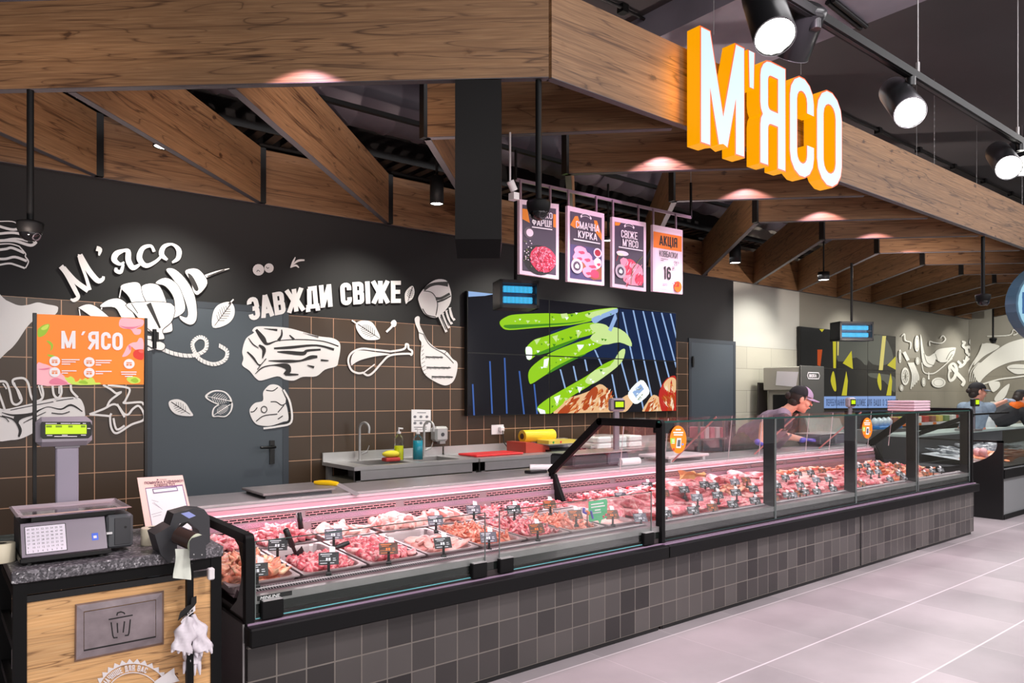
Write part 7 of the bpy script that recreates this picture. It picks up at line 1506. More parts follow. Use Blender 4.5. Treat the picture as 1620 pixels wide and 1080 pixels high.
b = MB(); g = lambda x, y, k=0: P(x, y, Y=3.398-k*.001); b.flat([g(*p) for p in ((66, 667), (143, 667), (146, 673), (145, 688), (140, 693), (68, 694), (64, 690), (64, 671))], DBLACK); b.flat([g(*p, 1) for p in ((72, 671.5), (137, 671.5), (137, 686), (72, 686.5))], MATS['lcd_lime'])
LCDI = mat('lcd_ink', (120, 150, 20), .5)
for x, w_ in ((73, 9), (88, 10), (108, 7), (128, 7)): b.flat([g(x, 672.6, 2), g(x+w_, 672.6, 2), g(x+w_, 676, 2), g(x, 676, 2)], LCDI)
for x, y, w_ in ((72, 669, 18), (96, 669, 16), (113, 669, 14), (131, 669, 5), (86, 689.5, 36), (74, 688, 9), (98, 687.5, 9), (128, 687.5, 8), (138, 677, 5)): b.flat([g(x, y, 2), g(x+w_, y, 2), g(x+w_, y+1.2, 2), g(x, y+1.2, 2)], WHITE)
b.build('display_screen', o)
# label rolls
for (px, py, lab) in ((240.5, 862, 'cream label roll on the granite top in front of the clipboard'), (3, 869, 'cream label roll at the left edge beside the big scale')):
    Y = 3.20; a = P(px, py, Y=Y); t = thing('label_roll', lab, 'label roll', (a.x, Y, TZ), 'cream label rolls'); b = MB(); b.lathe([(.014, .0), (.040, 0), (.041, .003), (.041, .066), (.039, .068), (.014, .068), (.014, 0)], (a.x, Y, TZ), mat('cream_labels', (236, 226, 200), .6), 28); b.build('labels', t)
    b = MB(); b.lathe([(.0145, .0), (.0145, .0685), (.011, .0685), (.011, 0)], (a.x, Y, TZ), DBLACK, 20); b.build('roll_core', t)
for k in range(3): boxo('bag_stack', 'dull green folded bag left of the scale, %s from the bottom' % ORD[k], 'bag', (TX0-.03, 3.30, TZ+k*.014), (TX0+.07, 3.55, TZ+.013+k*.014), mat('green_bags', (84, 104, 98), .5), .004, 'folded green bags')
# clipboard
tp = [P(217, 755.5, Y=3.50), P(289, 751.5, Y=3.50)]; bt = [P(231.5, 843, Y=3.38), P(309, 838, Y=3.38)]; 
cb = lambda u, v, k=0: (tp[0]+(tp[1]-tp[0])*u)*(1-v)+(bt[0]+(bt[1]-bt[0])*u)*v+Vector((0, -.001*k-.0, 0))
t = thing('clipboard', 'pale pink clipboard with a paper sheet leaning behind the label roll', 'clipboard', tuple(cb(.5, 1))); b = MB(); c4_ = [cb(0, 0), cb(1, 0), cb(1, 1), cb(0, 1)]; dy = Vector((0, .006, 0)); b.add(c4_+[p+dy for p in c4_], [(0, 1, 2, 3), (7, 6, 5, 4), (0, 4, 5, 1), (1, 5, 6, 2), (2, 6, 7, 3), (3, 7, 4, 0)], mat('pink_board', (244, 204, 194), .5))
b.flat([cb(u, v, 1) for u, v in ((.13, .195), (.95, .17), (.95, .985), (.13, .985))], mat('violet_line', (130, 80, 130), .5)); b.build('board', t)
b = MB(); b.flat([cb(u, v, 2) for u, v in ((.14, .21), (.93, .195), (.93, .98), (.14, .98))], PAPER); ik = mat('pencil_grey', (150, 140, 160), .6)
for pts in (((.22, .42), (.35, .46)), ((.22, .47), (.38, .58)), ((.25, .46), (.40, .60)), ((.16, .68), (.38, .64)), ((.18, .72), (.36, .69))):
    for q_ in ribbon(pts, .006): b.flat([cb(u, v, 3) for u, v in q_], ik)
b.build('paper_sheet', t)
b = MB()
for q_ in ribbon([(.28, .225), (.80, .205), (.81, .27), (.29, .295), (.28, .225)], .018, True): b.flat([cb(u, v, 4) for u, v in q_], mat('clip_violet', (110, 90, 120), .3, .5))
b.flat([cb(u, v, 3.5) for u, v in ((.28, .225), (.80, .205), (.81, .27), (.29, .295))], PAPER); b.build('clip', t)
b = MB(); ux = (tp[1]-tp[0]).normalized(); uz = (tp[0]-bt[0]).normalized()
fonttext('ПОМИЛКА У ЦІННИКУ?', .0150, mat('clip_letter', (120, 66, 84), .5), cb(.13, .125, 1.5), ux, uz, xs=.93, bold=.0006, mb=b); fonttext('КЛЕЙТЕ ТУТ', .0150, MATS['clip_letter'], cb(.33, .18, 1.5), ux, uz, xs=.93, bold=.0006, mb=b); fonttext('● тільки', .010, MATS['clip_letter'], cb(.40, .07, 1.5), ux, uz, mb=b); b.build('board_lettering', t)
# orange sign on two posts
Yo = 3.60; so = lambda x, y, k=0: P(x, y, Y=Yo-k*.001); cs = ((58.5, 496.5), (228.5, 503), (227.5, 608), (57.5, 608))
t = thing('orange_sign', 'orange printed meat sign held between two black posts above the big scale', 'sign', tuple(P(143, 800, Y=Yo))); b = MB(); c4_ = [so(*p) for p in cs]; dy = Vector((0, .012, 0)); b.add(c4_+[p+dy for p in c4_], [(0, 1, 2, 3), (7, 6, 5, 4), (0, 4, 5, 1), (1, 5, 6, 2), (2, 6, 7, 3), (3, 7, 4, 0)], mat('sign_orange_print', (255, 132, 8), .45)); b.build('sign_board', t)
b = MB(); b.box((c4_[0].x-.014, Yo-.004, TZ), (c4_[0].x-.001, Yo+.02, c4_[0].z+.004), DBLACK); b.build('sign_post', t); b = MB(); b.box((c4_[1].x+.001, Yo-.004, .56), (c4_[1].x+.012, Yo+.02, c4_[1].z), DBLACK); b.build('sign_post', t)
b = MB(); zs8 = Z(50, 490, 8.1); CK = mat('print_chicken', (244, 178, 186), .5); CKP = mat('print_chicken_dark', (222, 120, 146), .5); GR = mat('print_leaf', (150, 190, 30), .5); GR2 = mat('print_leaf_light', (196, 220, 80), .5); TO = mat('print_tomato', (214, 40, 20), .5)
def sp_(m, *pts, k=1, sm=True): p = zs8(*pts); p = closedcm(p, 3) if sm else p; b.flat([so(x, y, k) for x, y in p], m)
sp_(GR, (78, 260), (110, 220), (160, 190), (225, 180), (225, 230), (180, 310), (120, 345), (80, 340)); sp_(GR2, (120, 240), (170, 200), (220, 190), (200, 240), (150, 260), k=2); sp_(GR, (190, 395), (240, 405), (275, 450), (265, 500), (240, 525), (250, 470), (220, 430)); sp_(GR, (200, 572), (250, 575), (300, 590), (290, 605), (230, 600))
sp_(CK, (1150, 105), (1300, 112), (1428, 125), (1425, 200), (1340, 240), (1400, 250), (1390, 310), (1320, 315), (1270, 250), (1180, 240), (1120, 200)); sp_(CKP, (1130, 200), (1200, 235), (1290, 245), (1410, 195), (1330, 215), (1200, 215), k=2)
sp_(CK, (1160, 600), (1190, 540), (1230, 460), (1290, 420), (1350, 410), (1380, 360), (1428, 380), (1428, 520), (1330, 510), (1280, 470), (1270, 540), (1220, 590)); sp_(CKP, (1240, 450), (1275, 470), (1265, 520), (1250, 490), k=2); sp_(TO, (1300, 560), (1330, 515), (1400, 505), (1434, 520), (1434, 625), (1380, 638), (1320, 610)); sp_(mat('print_tomato_light', (240, 90, 70), .5), (1370, 520), (1420, 515), (1428, 550), (1390, 550), k=2)
sp_(CK, (70, 690), (150, 690), (240, 720), (350, 790), (430, 860), (510, 950), (70, 955)); sp_(CKP, (80, 760), (150, 750), (230, 740), (220, 760), (150, 770), k=2); sp_(CKP, (240, 900), (330, 870), (470, 950), (245, 952), k=2)
sp_(GR2, (420, 860), (460, 870), (500, 850), (545, 880), (560, 920), (600, 910), (620, 880), (650, 900), (690, 870), (720, 890), (760, 860), (800, 890), (820, 930), (870, 930), (860, 955), (520, 955)); sp_(GR, (600, 930), (660, 900), (720, 930), (700, 950), k=2); sp_(GR2, (1215, 880), (1260, 850), (1340, 860), (1390, 890), (1380, 930), (1300, 945), (1240, 920)); sp_(GR, (1270, 900), (1330, 870), (1370, 910), (1330, 935), k=2)
for cx8, cy8 in ((296, 658), (296, 798), (738, 668), (738, 805), (1250, 692)):
    b.flat([so(50+(cx8+70*math.cos(R(a)))/8.1, 490+(cy8+63*math.sin(R(a)))/8.1, 3) for a in range(0, 360, 18)], WHITE)
    for dx, dy_, w8, h8 in ((-36, -20, 70, 12), (-36, 0, 30, 22), (5, 0, 30, 22)): sp_(mat('print_icon', (226, 130, 70), .5), (cx8+dx, cy8+dy_), (cx8+dx+w8, cy8+dy_), (cx8+dx+w8, cy8+dy_+h8), (cx8+dx, cy8+dy_+h8), k=4, sm=False)
for x8, y8, ws in ((385, 632, (230, 180, 110)), (385, 775, (190, 80)), (820, 642, (205, 185, 70)), (820, 782, (205, 95)), (1145, 790, (200, 190, 100))):
    for i, w8 in enumerate(ws): ww = x8+(0 if x8 < 1000 else (200-w8)/2); sp_(WHITE, (ww, y8+i*28), (ww+w8, y8+i*28), (ww+w8, y8+i*28+13), (ww, y8+i*28+13), k=4, sm=False)
for ch, x0_, x1_, y0_, y1_, y2_, y3_ in (('М', 380, 562, 268, 275, 497, 500), ('Я', 722, 860, 285, 290, 505, 512), ('С', 888, 1015, 292, 297, 512, 518), ('О', 1032, 1168, 298, 303, 518, 523)):
    h8 = 228; wr = (x1_-x0_)/h8; gw = wr-.16 if ch == 'М' else wr; pl = glyphs(.19, gw)[ch][1] if ch != 'Я' else [[(gw-.095, 0), (gw-.095, 1)], [(gw-.095, .905), (.24, .905), (.13, .84), (.095, .7), (.13, .55), (.24, .48), (gw-.095, .46)], [(gw-.24, .46), (.06, 0)]]
    for p_ in pl:
        cl = len(p_) > 3 and abs(p_[0][0]-p_[-1][0])+abs(p_[0][1]-p_[-1][1]) < 1e-6
        for q_ in ribbon(p_, .19, cl): b.flat([so(50+(x0_+x*h8)/8.1, 490+(y2_-y*h8)/8.1, 2) for x, y in q_], WHITE)
sp_(WHITE, (632, 325), (655, 275), (690, 275), (660, 325), k=2, sm=False); b.build('sign_print', t)
# bag dispenser on its post
t = thing('bag_dispenser', 'black bag-roll dispenser on a slim post before the stand', 'bag dispenser', (.80, 2.93, 0)); pp = P(300, 1000, Y=2.95); b = MB(); b.box((pp.x-.012, 2.94, 0), (pp.x+.012, 2.965, .80), BLACK); b.box((pp.x-.15, 2.8, 0), (pp.x+.15, 3.1, .008), BLACK); b.build('post', t)
DK2 = mat('dispenser_metal', (58, 58, 62), .4, .2); Yd0, Yd1 = 2.86, 3.06
dp = lambda x, y, Y=Yd0: P(x, y, Y=Y)
b = MB()
def shell(pts, ya, yb_, m, th=.004):
    A_ = [dp(x, y, ya) for x, y in pts]; B2 = [dp(x, y, ya)+Vector((.0, yb_-ya, 0)) for x, y in pts]; b.sheet([A_, B2], m, False)
hood = ((267, 832), (272, 816), (296, 812), (312, 808), (330, 812), (342, 822), (345, 880)); A_ = [dp(x, y, 3.02) for x, y in hood]; B2 = [p+Vector((.055, -.10, -.004)) for p in A_]
shell(((266, 833), (273, 816), (300, 824), (276, 843)), 3.00, 3.05, DK2)
b.prism([(0, 0), (.018, .055), (.085, .068), (.13, .06), (.15, .03), (.152, -.07), (.125, -.09), (.11, -.02), (.07, .02), (.04, .015), (.02, -.01)], dp(267, 836, 3.0), (1, 0, 0), (0, 0, 1), (0, .10, 0), DK2)
b.prism([(0, 0), (.055, .028), (.078, -.0), (.078, -.075), (.05, -.115), (.02, -.075)], dp(245, 846, 2.97), (1, 0, 0), (0, 0, 1), (0, .12, 0), DK2)
b.build('dispenser_housing', t)
b = MB(); a = dp(282, 846, 2.93); c = dp(318, 862, 2.84); dd = (c-a); b.tube([a, a+dd*.72], .033, mat('dark_film_roll', (64, 50, 46), .25), 22); b.tube([a+dd*.72, a+dd*.90], .034, mat('pale_green_roll', (206, 216, 190), .5), 22); b.build('bag_roll', t)
b = MB(); sp = dp(300, 856, 2.82); b.prism([(0, 0), (.0, -.062), (.058, -.07), (.056, .012), (.046, .018), (.008, .010)], sp, (1, 0, 0), (0, 0, 1), (0, .003, 0), DK2)
for dx, dz in ((.014, -.05), (.042, -.055)): b.ell(sp+Vector((dx, -.001, dz)), (.003, .002, .003), STEEL, 8, 6)
b.build('side_plate', t)
b = MB(); lb = dp(286, 812, 3.0); b.prism([(0, 0), (.03, .004), (.055, -.014), (.03, -.022)], lb, (1, 0, 0), (0, 0, 1), (0, -.001, 0), mat('label_blue', (150, 160, 220), .5)); b.build('dispenser_label', t)
b = MB(); rows = []
for j in range(8):
    row = []
    for i in range(6):
        u = i/5; v = j/7; x = 277+26*u-2*v+1.5*math.sin(v*5+u*3); y = 868+46*v-3*u*(1-v)+3*u; row.append(dp(x, y, 2.86+.006*math.sin(u*9+v*4)))
    rows.append(row)
b.sheet(rows, mat('thin_white_bag', (222, 226, 214), .5)); o = b.build('plastic_bag', fix=False); tag(o, 'thin white bag hanging out of the black dispenser', 'bag')
b = MB(); p = dp(335, 903, 2.93); b.box((p.x-.012, 2.93, p.z-.035), (p.x+.012, 2.955, p.z+.01), WHITE, .004); tag(b.build('hook_clip'), 'small white clip on the stand corner beside the meat case', 'clip')
# gloves
t = thing('glove_bundle', 'bundle of thin white gloves hanging from a black header on the stand', 'gloves', tuple(P(303, 945, Y=2.93))); GLV = mat('thin_white_glove', (226, 218, 226), .45, var=.06, vscale=20)
b = MB(); b.flat([P(x, y, Y=2.925) for x, y in ((281, 982), (285, 968), (296, 958), (302, 956), (303, 945), (311, 942), (311, 953), (303, 965))], DBLACK); b.build('header_card', t)
b = MB(); b.flat([P(x, y, Y=2.922) for x, y in ((286, 983), (300, 966), (309, 957), (309, 966), (300, 972), (288, 988))], WHITE); qs, W_ = lettering('ПАСК', .2, .5, .1)
for q_ in qs: b.flat([P(289+17*x/W_, 979-13*x/W_-4*y, Y=2.920) for x, y in q_], DBLACK)
b.build('header_print', t)
def glove(c0, c1, wd, Y, seed, nf=4, fl_=14):
    b = MB(); rg = random.Random(seed); a = Vector((c0[0], c0[1])); c = Vector((c1[0], c1[1])); L2 = (c-a); n2 = Vector((-L2.y, L2.x)).normalized(); rows = []
    for j in range(13):
        v = j/12; w2 = wd*(.16+.62*math.sin(math.pi*min(v*.95, .62))+.12*math.sin(v*14+seed)); ring_ = []
        for i in range(15):
            an = 2*math.pi*i/14; q = a+L2*v+n2*(w2*math.cos(an)*(1+.12*math.sin(an*5+v*9+seed))); ring_.append(P(q.x, q.y, Y=Y+math.sin(an)*.018*(1+.5*math.sin(an*4+v*11+seed))))
        rows.append(ring_)
    b.sheet(rows, GLV)
    for k in range(nf):
        u = (k-(nf-1)/2)/nf*1.7; s0 = c+n2*wd*u*.9-L2.normalized()*4; e0 = s0+L2.normalized()*fl_*rg.uniform(.8, 1.15)+n2*rg.uniform(-2, 2)+n2*u*3
        A0, E0 = P(s0.x, s0.y, Y=Y), P(e0.x, e0.y, Y=Y-.008); b.tube([A0, (A0+E0)/2, E0], [.0095, .008, .003], GLV, 8)
    b.build('glove', t, fix=False)
glove((299, 975), (287, 1030), 21, 2.93, 1, 4, 9); glove((304, 972), (322, 1030), 20, 2.95, 2, 4, 10); glove((303, 985), (304, 1050), 18, 2.965, 3, 4, 24)
# ================================================================== PEOPLE
SKIN = mat('skin_warm', (232, 164, 140), .5, var=.05, vscale=12); HAIR = mat('dark_hair', (46, 34, 30), .6); CAPV = mat('cap_violet', (176, 150, 180), .7); CAPB = mat('cap_black', (28, 26, 30), .8)
VEST = mat('violet_grey_vest', (146, 128, 146), .75, var=.12, vscale=14); SLV = mat('navy_sleeve', (38, 38, 54), .8); SKIRT = mat('grey_green_apron', (84, 92, 86), .8, var=.12, vscale=10); NIT = mat('violet_glove', (96, 84, 200), .4); GLW = mat('pale_blue_glove', (196, 208, 232), .4); DENIM = mat('blue_grey_shirt', (140, 158, 176), .8, var=.15, vscale=14); ORSH = mat('orange_scarf', (240, 110, 20), .7)
def remesh(mb, name, parent, vox, m=None, smooth=2):
    o = mb.build(name, parent); md = o.modifiers.new('remesh', 'REMESH'); md.mode = 'VOXEL'; md.voxel_size = vox; md.use_smooth_shade = True
    if smooth: s_ = o.modifiers.new('smooth', 'SMOOTH'); s_.iterations = smooth; s_.factor = .5
    dg = bpy.context.evaluated_depsgraph_get(); me = bpy.data.meshes.new_from_object(o.evaluated_get(dg)); o.modifiers.clear(); old = o.data; o.data = me
    if not me.materials:
        me.materials.append(old.materials[0])
    return o
def chain(b, pts, rs, m):
    for i in range(len(pts)-1): b.cap(pts[i], pts[i+1], rs[i], rs[i+1], m)
def hand(b, wrist, d, up, m, sc=1., curl=.25, side=1):
    """palm plus five bent fingers; d = pointing, up = back of the hand"""
    d = Vector(d).normalized(); up = Vector(up); up = (up-d*up.dot(d)).normalized(); s_ = d.cross(up)*side; w_ = Vector(wrist)
    for k in (-1, -.3, .4, 1): b.cap(w_+s_*k*.018*sc, w_+d*.082*sc+s_*k*.031*sc, .016*sc, .012*sc, m, 8)
    for k, ln in ((-1, .062), (-.35, .075), (.32, .08), (1, .072)):
        a = w_+d*.085*sc+s_*k*.031*sc; d1 = (d-up*curl+s_*k*.08).normalized(); d2 = (d-up*curl*2.6+s_*k*.08).normalized(); m_ = a+d1*ln*.5*sc; b.cap(a, m_, .0098*sc, .009*sc, m, 8); b.cap(m_, m_+d2*ln*.5*sc, .009*sc, .0075*sc, m, 8)
    a = w_+d*.02*sc+s_*.024*sc; m_ = a+(d*.6+s_*.8-up*.2).normalized()*.042*sc; b.cap(a, m_, .014*sc, .0115*sc, m, 8); b.cap(m_, m_+(d+s_*.25-up*.2).normalized()*.034*sc, .0115*sc, .009*sc, m, 8)
def head_parts(b, c, f, up, m, r=1.12):
    """skull, jaw, nose, ears in the body mesh; c centre, f = facing, up"""
    f = Vector(f).normalized(); up = Vector(up); up = (up-f*up.dot(f)).normalized(); s_ = f.cross(up)*r; f = f*r; up = up*r; M3 = Matrix((s_, f, up)).transposed(); c = Vector(c)
    b.ell(c+up*.015, (.074, .094, .098), m, 20, 14, M3); b.ell(c-up*.05+f*.025, (.056, .066, .062), m, 18, 12, M3); b.ell(c-up*.095+f*.055, (.028, .026, .022), m, 12, 8, M3)
    b.cap(c+f*.088+up*.012, c+f*.110-up*.022, .009, .0135, m, 8); b.ell(c+f*.096-up*.055, (.024, .010, .009), m, 12, 8, M3); b.ell(c+f*.082+up*.028, (.058, .014, .012), m, 12, 8, M3)
    for k in (-1, 1): b.ell(c+s_*k*.075-f*.004-up*.008, (.010, .020, .032), m, 10, 8, M3); b.ell(c+s_*k*.042+f*.062-up*.03, (.024, .024, .026), m, 10, 8, M3)
    return f, up, s_, M3
def face_bits(t, c, f, up, s_, M3, glasses=False):
    c = Vector(c)
    for k in (-1, 1):
        b = MB(); b.ell(c+s_*k*.030+f*.086+up*.006, (.012, .008, .0075), mat('eye_white', (225, 215, 210), .3), 10, 8, M3); b.ell(c+s_*k*.030+f*.0925+up*.006, (.0055, .003, .0055), mat('iris', (40, 30, 26), .3), 8, 6, M3); b.cap(c+s_*k*.016+f*.095+up*.026, c+s_*k*.046+f*.086+up*.028, .0035, .0025, HAIR, 6); b.build('eye', t)
    b = MB(); b.ell(c+f*.1045-up*.055, (.020, .004, .005), mat('lips', (190, 96, 92), .4), 12, 6, M3); b.build('mouth', t)
    if glasses:
        b = MB()
        for k in (-1, 1):
            pts = [c+f*(.108-.012*abs(math.cos(R(a)))*.4)+s_*(k*.031+.024*math.cos(R(a)))+up*(.004+.016*math.sin(R(a))) for a in range(0, 361, 30)]; b.tube(pts, .0022, DBLACK, 6); b.tube([c+f*.100+s_*k*.055+up*.008, c+s_*k*.078+up*.004], .0022, DBLACK, 6)
        b.tube([c+f*.110+s_*.008+up*.006, c+f*.110-s_*.008+up*.006], .0022, DBLACK, 6); b.build('glasses', t)
def cap_hat(t, c, f, up, s_, M3, m1, m2):
    b = MB(); c = Vector(c); cc = c+up*.035-f*.004; rows = []
    for j in range(9):
        th = R(90*j/8); rows.append([cc+M3 @ Vector((.086*math.sin(th)*math.cos(R(a)), .108*math.sin(th)*math.sin(R(a)), .088*math.cos(th))) for a in range(0, 361, 20)])
    b.sheet(rows, m1); b.ell(cc+up*.088, (.008, .008, .004), m1, 8, 6, M3); b.build('cap_crown', t, fix=False)
    b = MB(); rows = []
    for j in range(5):
        v = j/4; rows.append([cc+f*(.090*math.sin(R(a))+v*.088*math.sin(R(a)))+s_*(.080*math.cos(R(a))*(1-.1*v))+up*(.004-v*.014-.012*abs(math.cos(R(a)))) for a in range(20, 161, 14)])
    b.sheet(rows, m2); b.sheet([[p-up*.004 for p in r_] for r_ in rows], m2); b.build('cap_brim', t, fix=False)
def hairdo(t, c, f, up, s_, M3, bun=True):
    b = MB(); c = Vector(c); b.ell(c+up*.018-f*.016, (.080, .094, .094), HAIR, 20, 12, M3); 
    if bun: b.ell(c-f*.105+up*.0, (.036, .034, .034), HAIR, 14, 10, M3)
    b.ell(c-f*.05-up*.04, (.066, .050, .055), HAIR, 14, 10, M3); b.build('hair', t)
# --- shop assistant bending over the meat counter
Yb = 4.42
hip = P(1186, 705, Y=4.58); hip.z = .93
chest = P(1222, 672, Y=4.30); neck = P(1243, 650, Y=4.14); hc = P(1266, 631, Y=4.02)
t = thing('person', 'person in a violet cap, glasses and grey vest bending over the meat worktop', 'person', (hip.x, hip.y, 0)); fdir = Vector((.68, -.68, -.30)); udir = Vector((.2, -.2, .96))
b = MB(); f_, u_, s_, M3 = head_parts(b, hc, fdir, udir, SKIN); chain(b, [neck-Vector((.05, -.03, .05)), hc-u_*.06-f_*.03], [.058, .052], SKIN)
shR = chest+Vector((-.13, -.17, .05)); shL = chest+Vector((.13, .13, .05))
elR = P(1209, 672, Y=4.14); wrR = P(1203, 701, Y=4.12); wrR.z = max(wrR.z, .93); haR = Vector((wrR.x-.02, 4.09, .905))
wrL = P(1272, 700, Y=4.28); wrL.z = max(wrL.z, .94); elL = Vector((wrL.x-.16, 4.45, .99))
chain(b, [hip+Vector((0, 0, -.02)), hip*.5+chest*.5, chest, neck-Vector((.02, 0, .02))], [.145, .135, .145, .07], SKIN); chain(b, [shR, elR, wrR], [.055, .044, .028], SKIN); chain(b, [shL, elL, wrL], [.055, .044, .028], SKIN)
for dy_ in (-.09, .09): chain(b, [hip+Vector((0, dy_, -.03)), Vector((hip.x+.02, hip.y+dy_, .48)), Vector((hip.x-.03, hip.y+dy_, .08)), Vector((hip.x+.12, hip.y+dy_, .04))], [.095, .065, .045, .04], SKIN)
hand(b, wrR, (.35, -.45, -.35), (0, 0, 1), SKIN, .95, .3, -1); hand(b, wrL, (.85, -.35, .05), (0, .1, 1), SKIN, .95, .35, 1)
remesh(b, 'body', t, .0055); face_bits(t, hc, f_, u_, s_, M3, True); hairdo(t, hc, f_, u_, s_, M3); cap_hat(t, hc, f_, u_, s_, M3, CAPB, CAPV)
b = MB(); cc = Vector(hc)+u_*.035-f_*.004; rows = []
for j in range(7):
    th = R(12+78*j/6); rows.append([cc+M3 @ Vector((.089*math.sin(th)*math.cos(R(a)), .109*math.sin(th)*math.sin(R(a)), .090*math.cos(th))) for a in range(20, 161, 14)])
b.sheet(rows, CAPV); b.build('cap_front', t, fix=False)
b = MB(); chain(b, [hip+Vector((.03, 0, .04)), hip*.5+chest*.5, chest, neck-Vector((.05, 0, .045))], [.165, .155, .165, .085], VEST); chain(b, [shR*.78+shL*.22, shL*.78+shR*.22], [.085, .085], VEST); remesh(b, 'vest', t, .008)
b = MB(); chain(b, [shR+Vector((-.03, -.05, -.01)), shR*.45+elR*.55+Vector((-.01, -.01, 0))], [.094, .076], SLV); remesh(b, 'sleeve', t, .007, None, 1); b = MB(); chain(b, [shL, shL*.45+elL*.55], [.072, .06], SLV); remesh(b, 'sleeve', t, .007, None, 1)
b = MB(); chain(b, [neck-Vector((.045, -.01, .055)), neck+Vector((-.005, -.005, -.02))], [.088, .066], ORSH); remesh(b, 'orange_collar', t, .006)
b = MB(); chain(b, [hip*.75+chest*.25, hip+Vector((-.02, 0, -.05)), Vector((hip.x, hip.y, .50)), Vector((hip.x, hip.y, .2))], [.15, .185, .17, .13], SKIRT); remesh(b, 'trousers', t, .009)
b = MB(); ap0 = chest+Vector((.07, -.10, -.10)); g_ = []
for j in range(6):
    v = j/5; g_.append([chest+(hip-chest)*v+Vector((.115+.03*v-.10+.20*i/6, -.115-.03*v-.10+.20*i/6, -.10-.06*v+.02*math.sin(i*1.7))) for i in range(7)])
g_ = [[p_ for p_ in r_] for r_ in g_]
b.sheet(g_, mat('pale_apron', (206, 190, 200), .7)); b.build('apron', t, fix=False)
for w_, dd, sd in ((wrR, (.35, -.55, -.35), -1), (wrL, (.85, -.35, .05), 1)): b = MB(); d_ = Vector(dd).normalized(); hand(b, w_, dd, (0, 0, 1), NIT, 1.1, .3, sd); b.cap(Vector(w_)-d_*.03, w_, .031, .029, NIT, 10); remesh(b, 'glove', t, .0045, None, 1)
# --- fish counter assistant reaching out
c = P(1540, 668, Y=4.15); hc = P(1546, 619, Y=4.12); hip = Vector((c.x+.02, c.y+.03, .92)); t = thing('person', 'person in a grey-blue cap and shirt at the fish counter reaching an arm out', 'person', (hip.x, hip.y, 0)); b = MB(); f_, u_, s_, M3 = head_parts(b, hc, (.72, -.68, -.08), (.1, 0, 1), SKIN)
shz = hc.z-.20; chest = Vector((hc.x-.07, hc.y, shz-.10)); chain(b, [hip, (hip+chest)/2, chest, Vector(hc)-u_*.12], [.14, .13, .15, .055], SKIN); chain(b, [Vector(hc)-u_*.14, hc-u_*.05-f_*.02], [.055, .05], SKIN)
shR = chest+Vector((.06, -.16, .06)); shL = chest+Vector((0, .16, .06)); elR = P(1570, 643, Y=3.98); wrR = P(1593, 633, Y=3.97); elL = chest+Vector((.15, .2, -.15)); wrL = elL+Vector((.22, -.1, -.05))
chain(b, [shR, elR, wrR], [.055, .04, .027], SKIN); chain(b, [shL, elL, wrL], [.055, .04, .028], SKIN)
for dy_ in (-.09, .09): chain(b, [hip+Vector((0, dy_, 0)), Vector((hip.x, hip.y+dy_, .48)), Vector((hip.x, hip.y+dy_, .08)), Vector((hip.x+.13, hip.y+dy_, .04))], [.095, .065, .045, .04], SKIN)
hand(b, wrR, (.9, -.1, .1), (0, 0, 1), SKIN, .95, .3); hand(b, wrL, (.8, -.3, -.2), (0, 0, 1), SKIN, .95, .3); remesh(b, 'body', t, .0065); face_bits(t, hc, f_, u_, s_, M3, True); hairdo(t, hc, f_, u_, s_, M3); cap_hat(t, hc, f_, u_, s_, M3, CAPB, mat('cap_blue_grey', (130, 146, 166), .7))
b = MB(); chain(b, [hip+Vector((0, 0, .02)), (hip+chest)/2, chest], [.17, .16, .175], DENIM); chain(b, [shR, shL], [.085, .085], DENIM); chain(b, [shR, shR*.45+elR*.55], [.08, .066], DENIM); chain(b, [shL, shL*.4+elL*.6], [.08, .066], DENIM); remesh(b, 'shirt', t, .008)
b = MB(); chain(b, [hip, Vector((hip.x, hip.y, .5)), Vector((hip.x, hip.y, .15))], [.175, .17, .16], DGREY); remesh(b, 'trousers', t, .01); b = MB(); hand(b, wrR, (.9, -.1, .1), (0, 0, 1), GLW, 1.12, .3); b.cap(Vector(wrR)-Vector((.04, 0, 0)), wrR, .032, .03, GLW, 10); remesh(b, 'glove', t, .0048, None, 1)
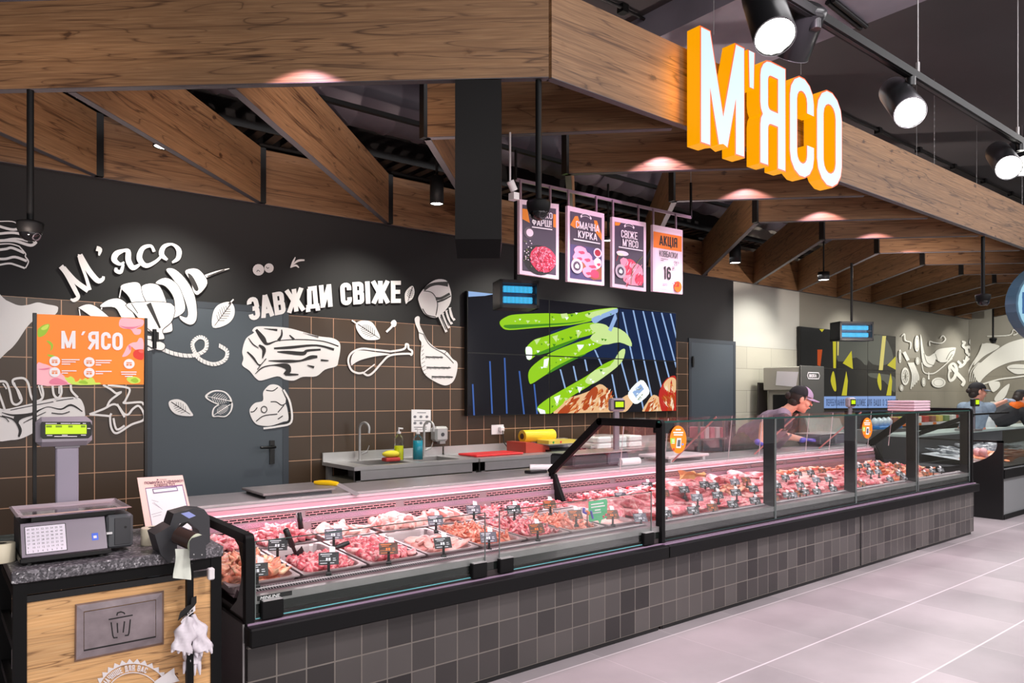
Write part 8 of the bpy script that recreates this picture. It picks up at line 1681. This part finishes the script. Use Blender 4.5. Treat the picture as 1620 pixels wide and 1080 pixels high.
# --- second one bending at the right edge
hc = P(1615, 630, Y=3.95); chest = Vector((hc.x-.10, 4.08, hc.z-.24)); hip = Vector((hc.x-.30, 4.35, .95)); t = thing('person', 'person in a black jacket and orange scarf bending at the right edge', 'person', (hip.x, hip.y, 0)); b = MB(); f_, u_, s_, M3 = head_parts(b, hc, (.6, -.5, -.6), (.5, -.2, .8), SKIN)
chain(b, [hip, (hip+chest)/2, chest, Vector(hc)-u_*.10], [.14, .13, .15, .06], SKIN); chain(b, [Vector(hc)-u_*.14, hc-u_*.05], [.055, .05], SKIN); shR = chest+Vector((.03, -.16, .03)); elR = shR+Vector((.05, -.10, -.22)); wrR = elR+Vector((.14, -.08, -.02)); shL = chest+Vector((.06, .16, .03)); elL = shL+Vector((.1, .02, -.24)); wrL = elL+Vector((.18, -.06, 0))
chain(b, [shR, elR, wrR], [.055, .042, .028], SKIN); chain(b, [shL, elL, wrL], [.055, .042, .028], SKIN); hand(b, wrR, (.9, -.3, -.1), (0, 0, 1), SKIN, .95); hand(b, wrL, (.9, -.3, -.1), (0, 0, 1), SKIN, .95)
for dy_ in (-.09, .09): chain(b, [hip+Vector((0, dy_, 0)), Vector((hip.x+.03, hip.y+dy_, .48)), Vector((hip.x, hip.y+dy_, .08)), Vector((hip.x+.13, hip.y+dy_, .04))], [.095, .065, .045, .04], SKIN)
remesh(b, 'body', t, .007); face_bits(t, hc, f_, u_, s_, M3); hairdo(t, hc, f_, u_, s_, M3, False); cap_hat(t, hc, f_, u_, s_, M3, CAPB, DGREY)
JK = mat('black_jacket', (34, 34, 38), .7); b = MB(); chain(b, [hip+Vector((.05, 0, .02)), (hip+chest)/2, chest, chest+Vector((.07, -.02, .06))], [.17, .16, .17, .11], JK); chain(b, [shR, shL], [.085, .085], JK); chain(b, [shR, elR, wrR*.9+elR*.1], [.078, .066, .045], JK); chain(b, [shL, elL, wrL*.9+elL*.1], [.078, .066, .045], JK); remesh(b, 'jacket', t, .009)
b = MB(); chain(b, [Vector(hc)-u_*.16-f_*.02, Vector(hc)-u_*.10+f_*.03], [.082, .075], ORSH); remesh(b, 'orange_scarf', t, .007); b = MB(); chain(b, [hip, Vector((hip.x, hip.y, .55)), Vector((hip.x, hip.y, .2))], [.18, .18, .17], mat('pale_grey_apron', (190, 196, 198), .7)); remesh(b, 'trousers', t, .01)
bpy.context.view_layer.update()
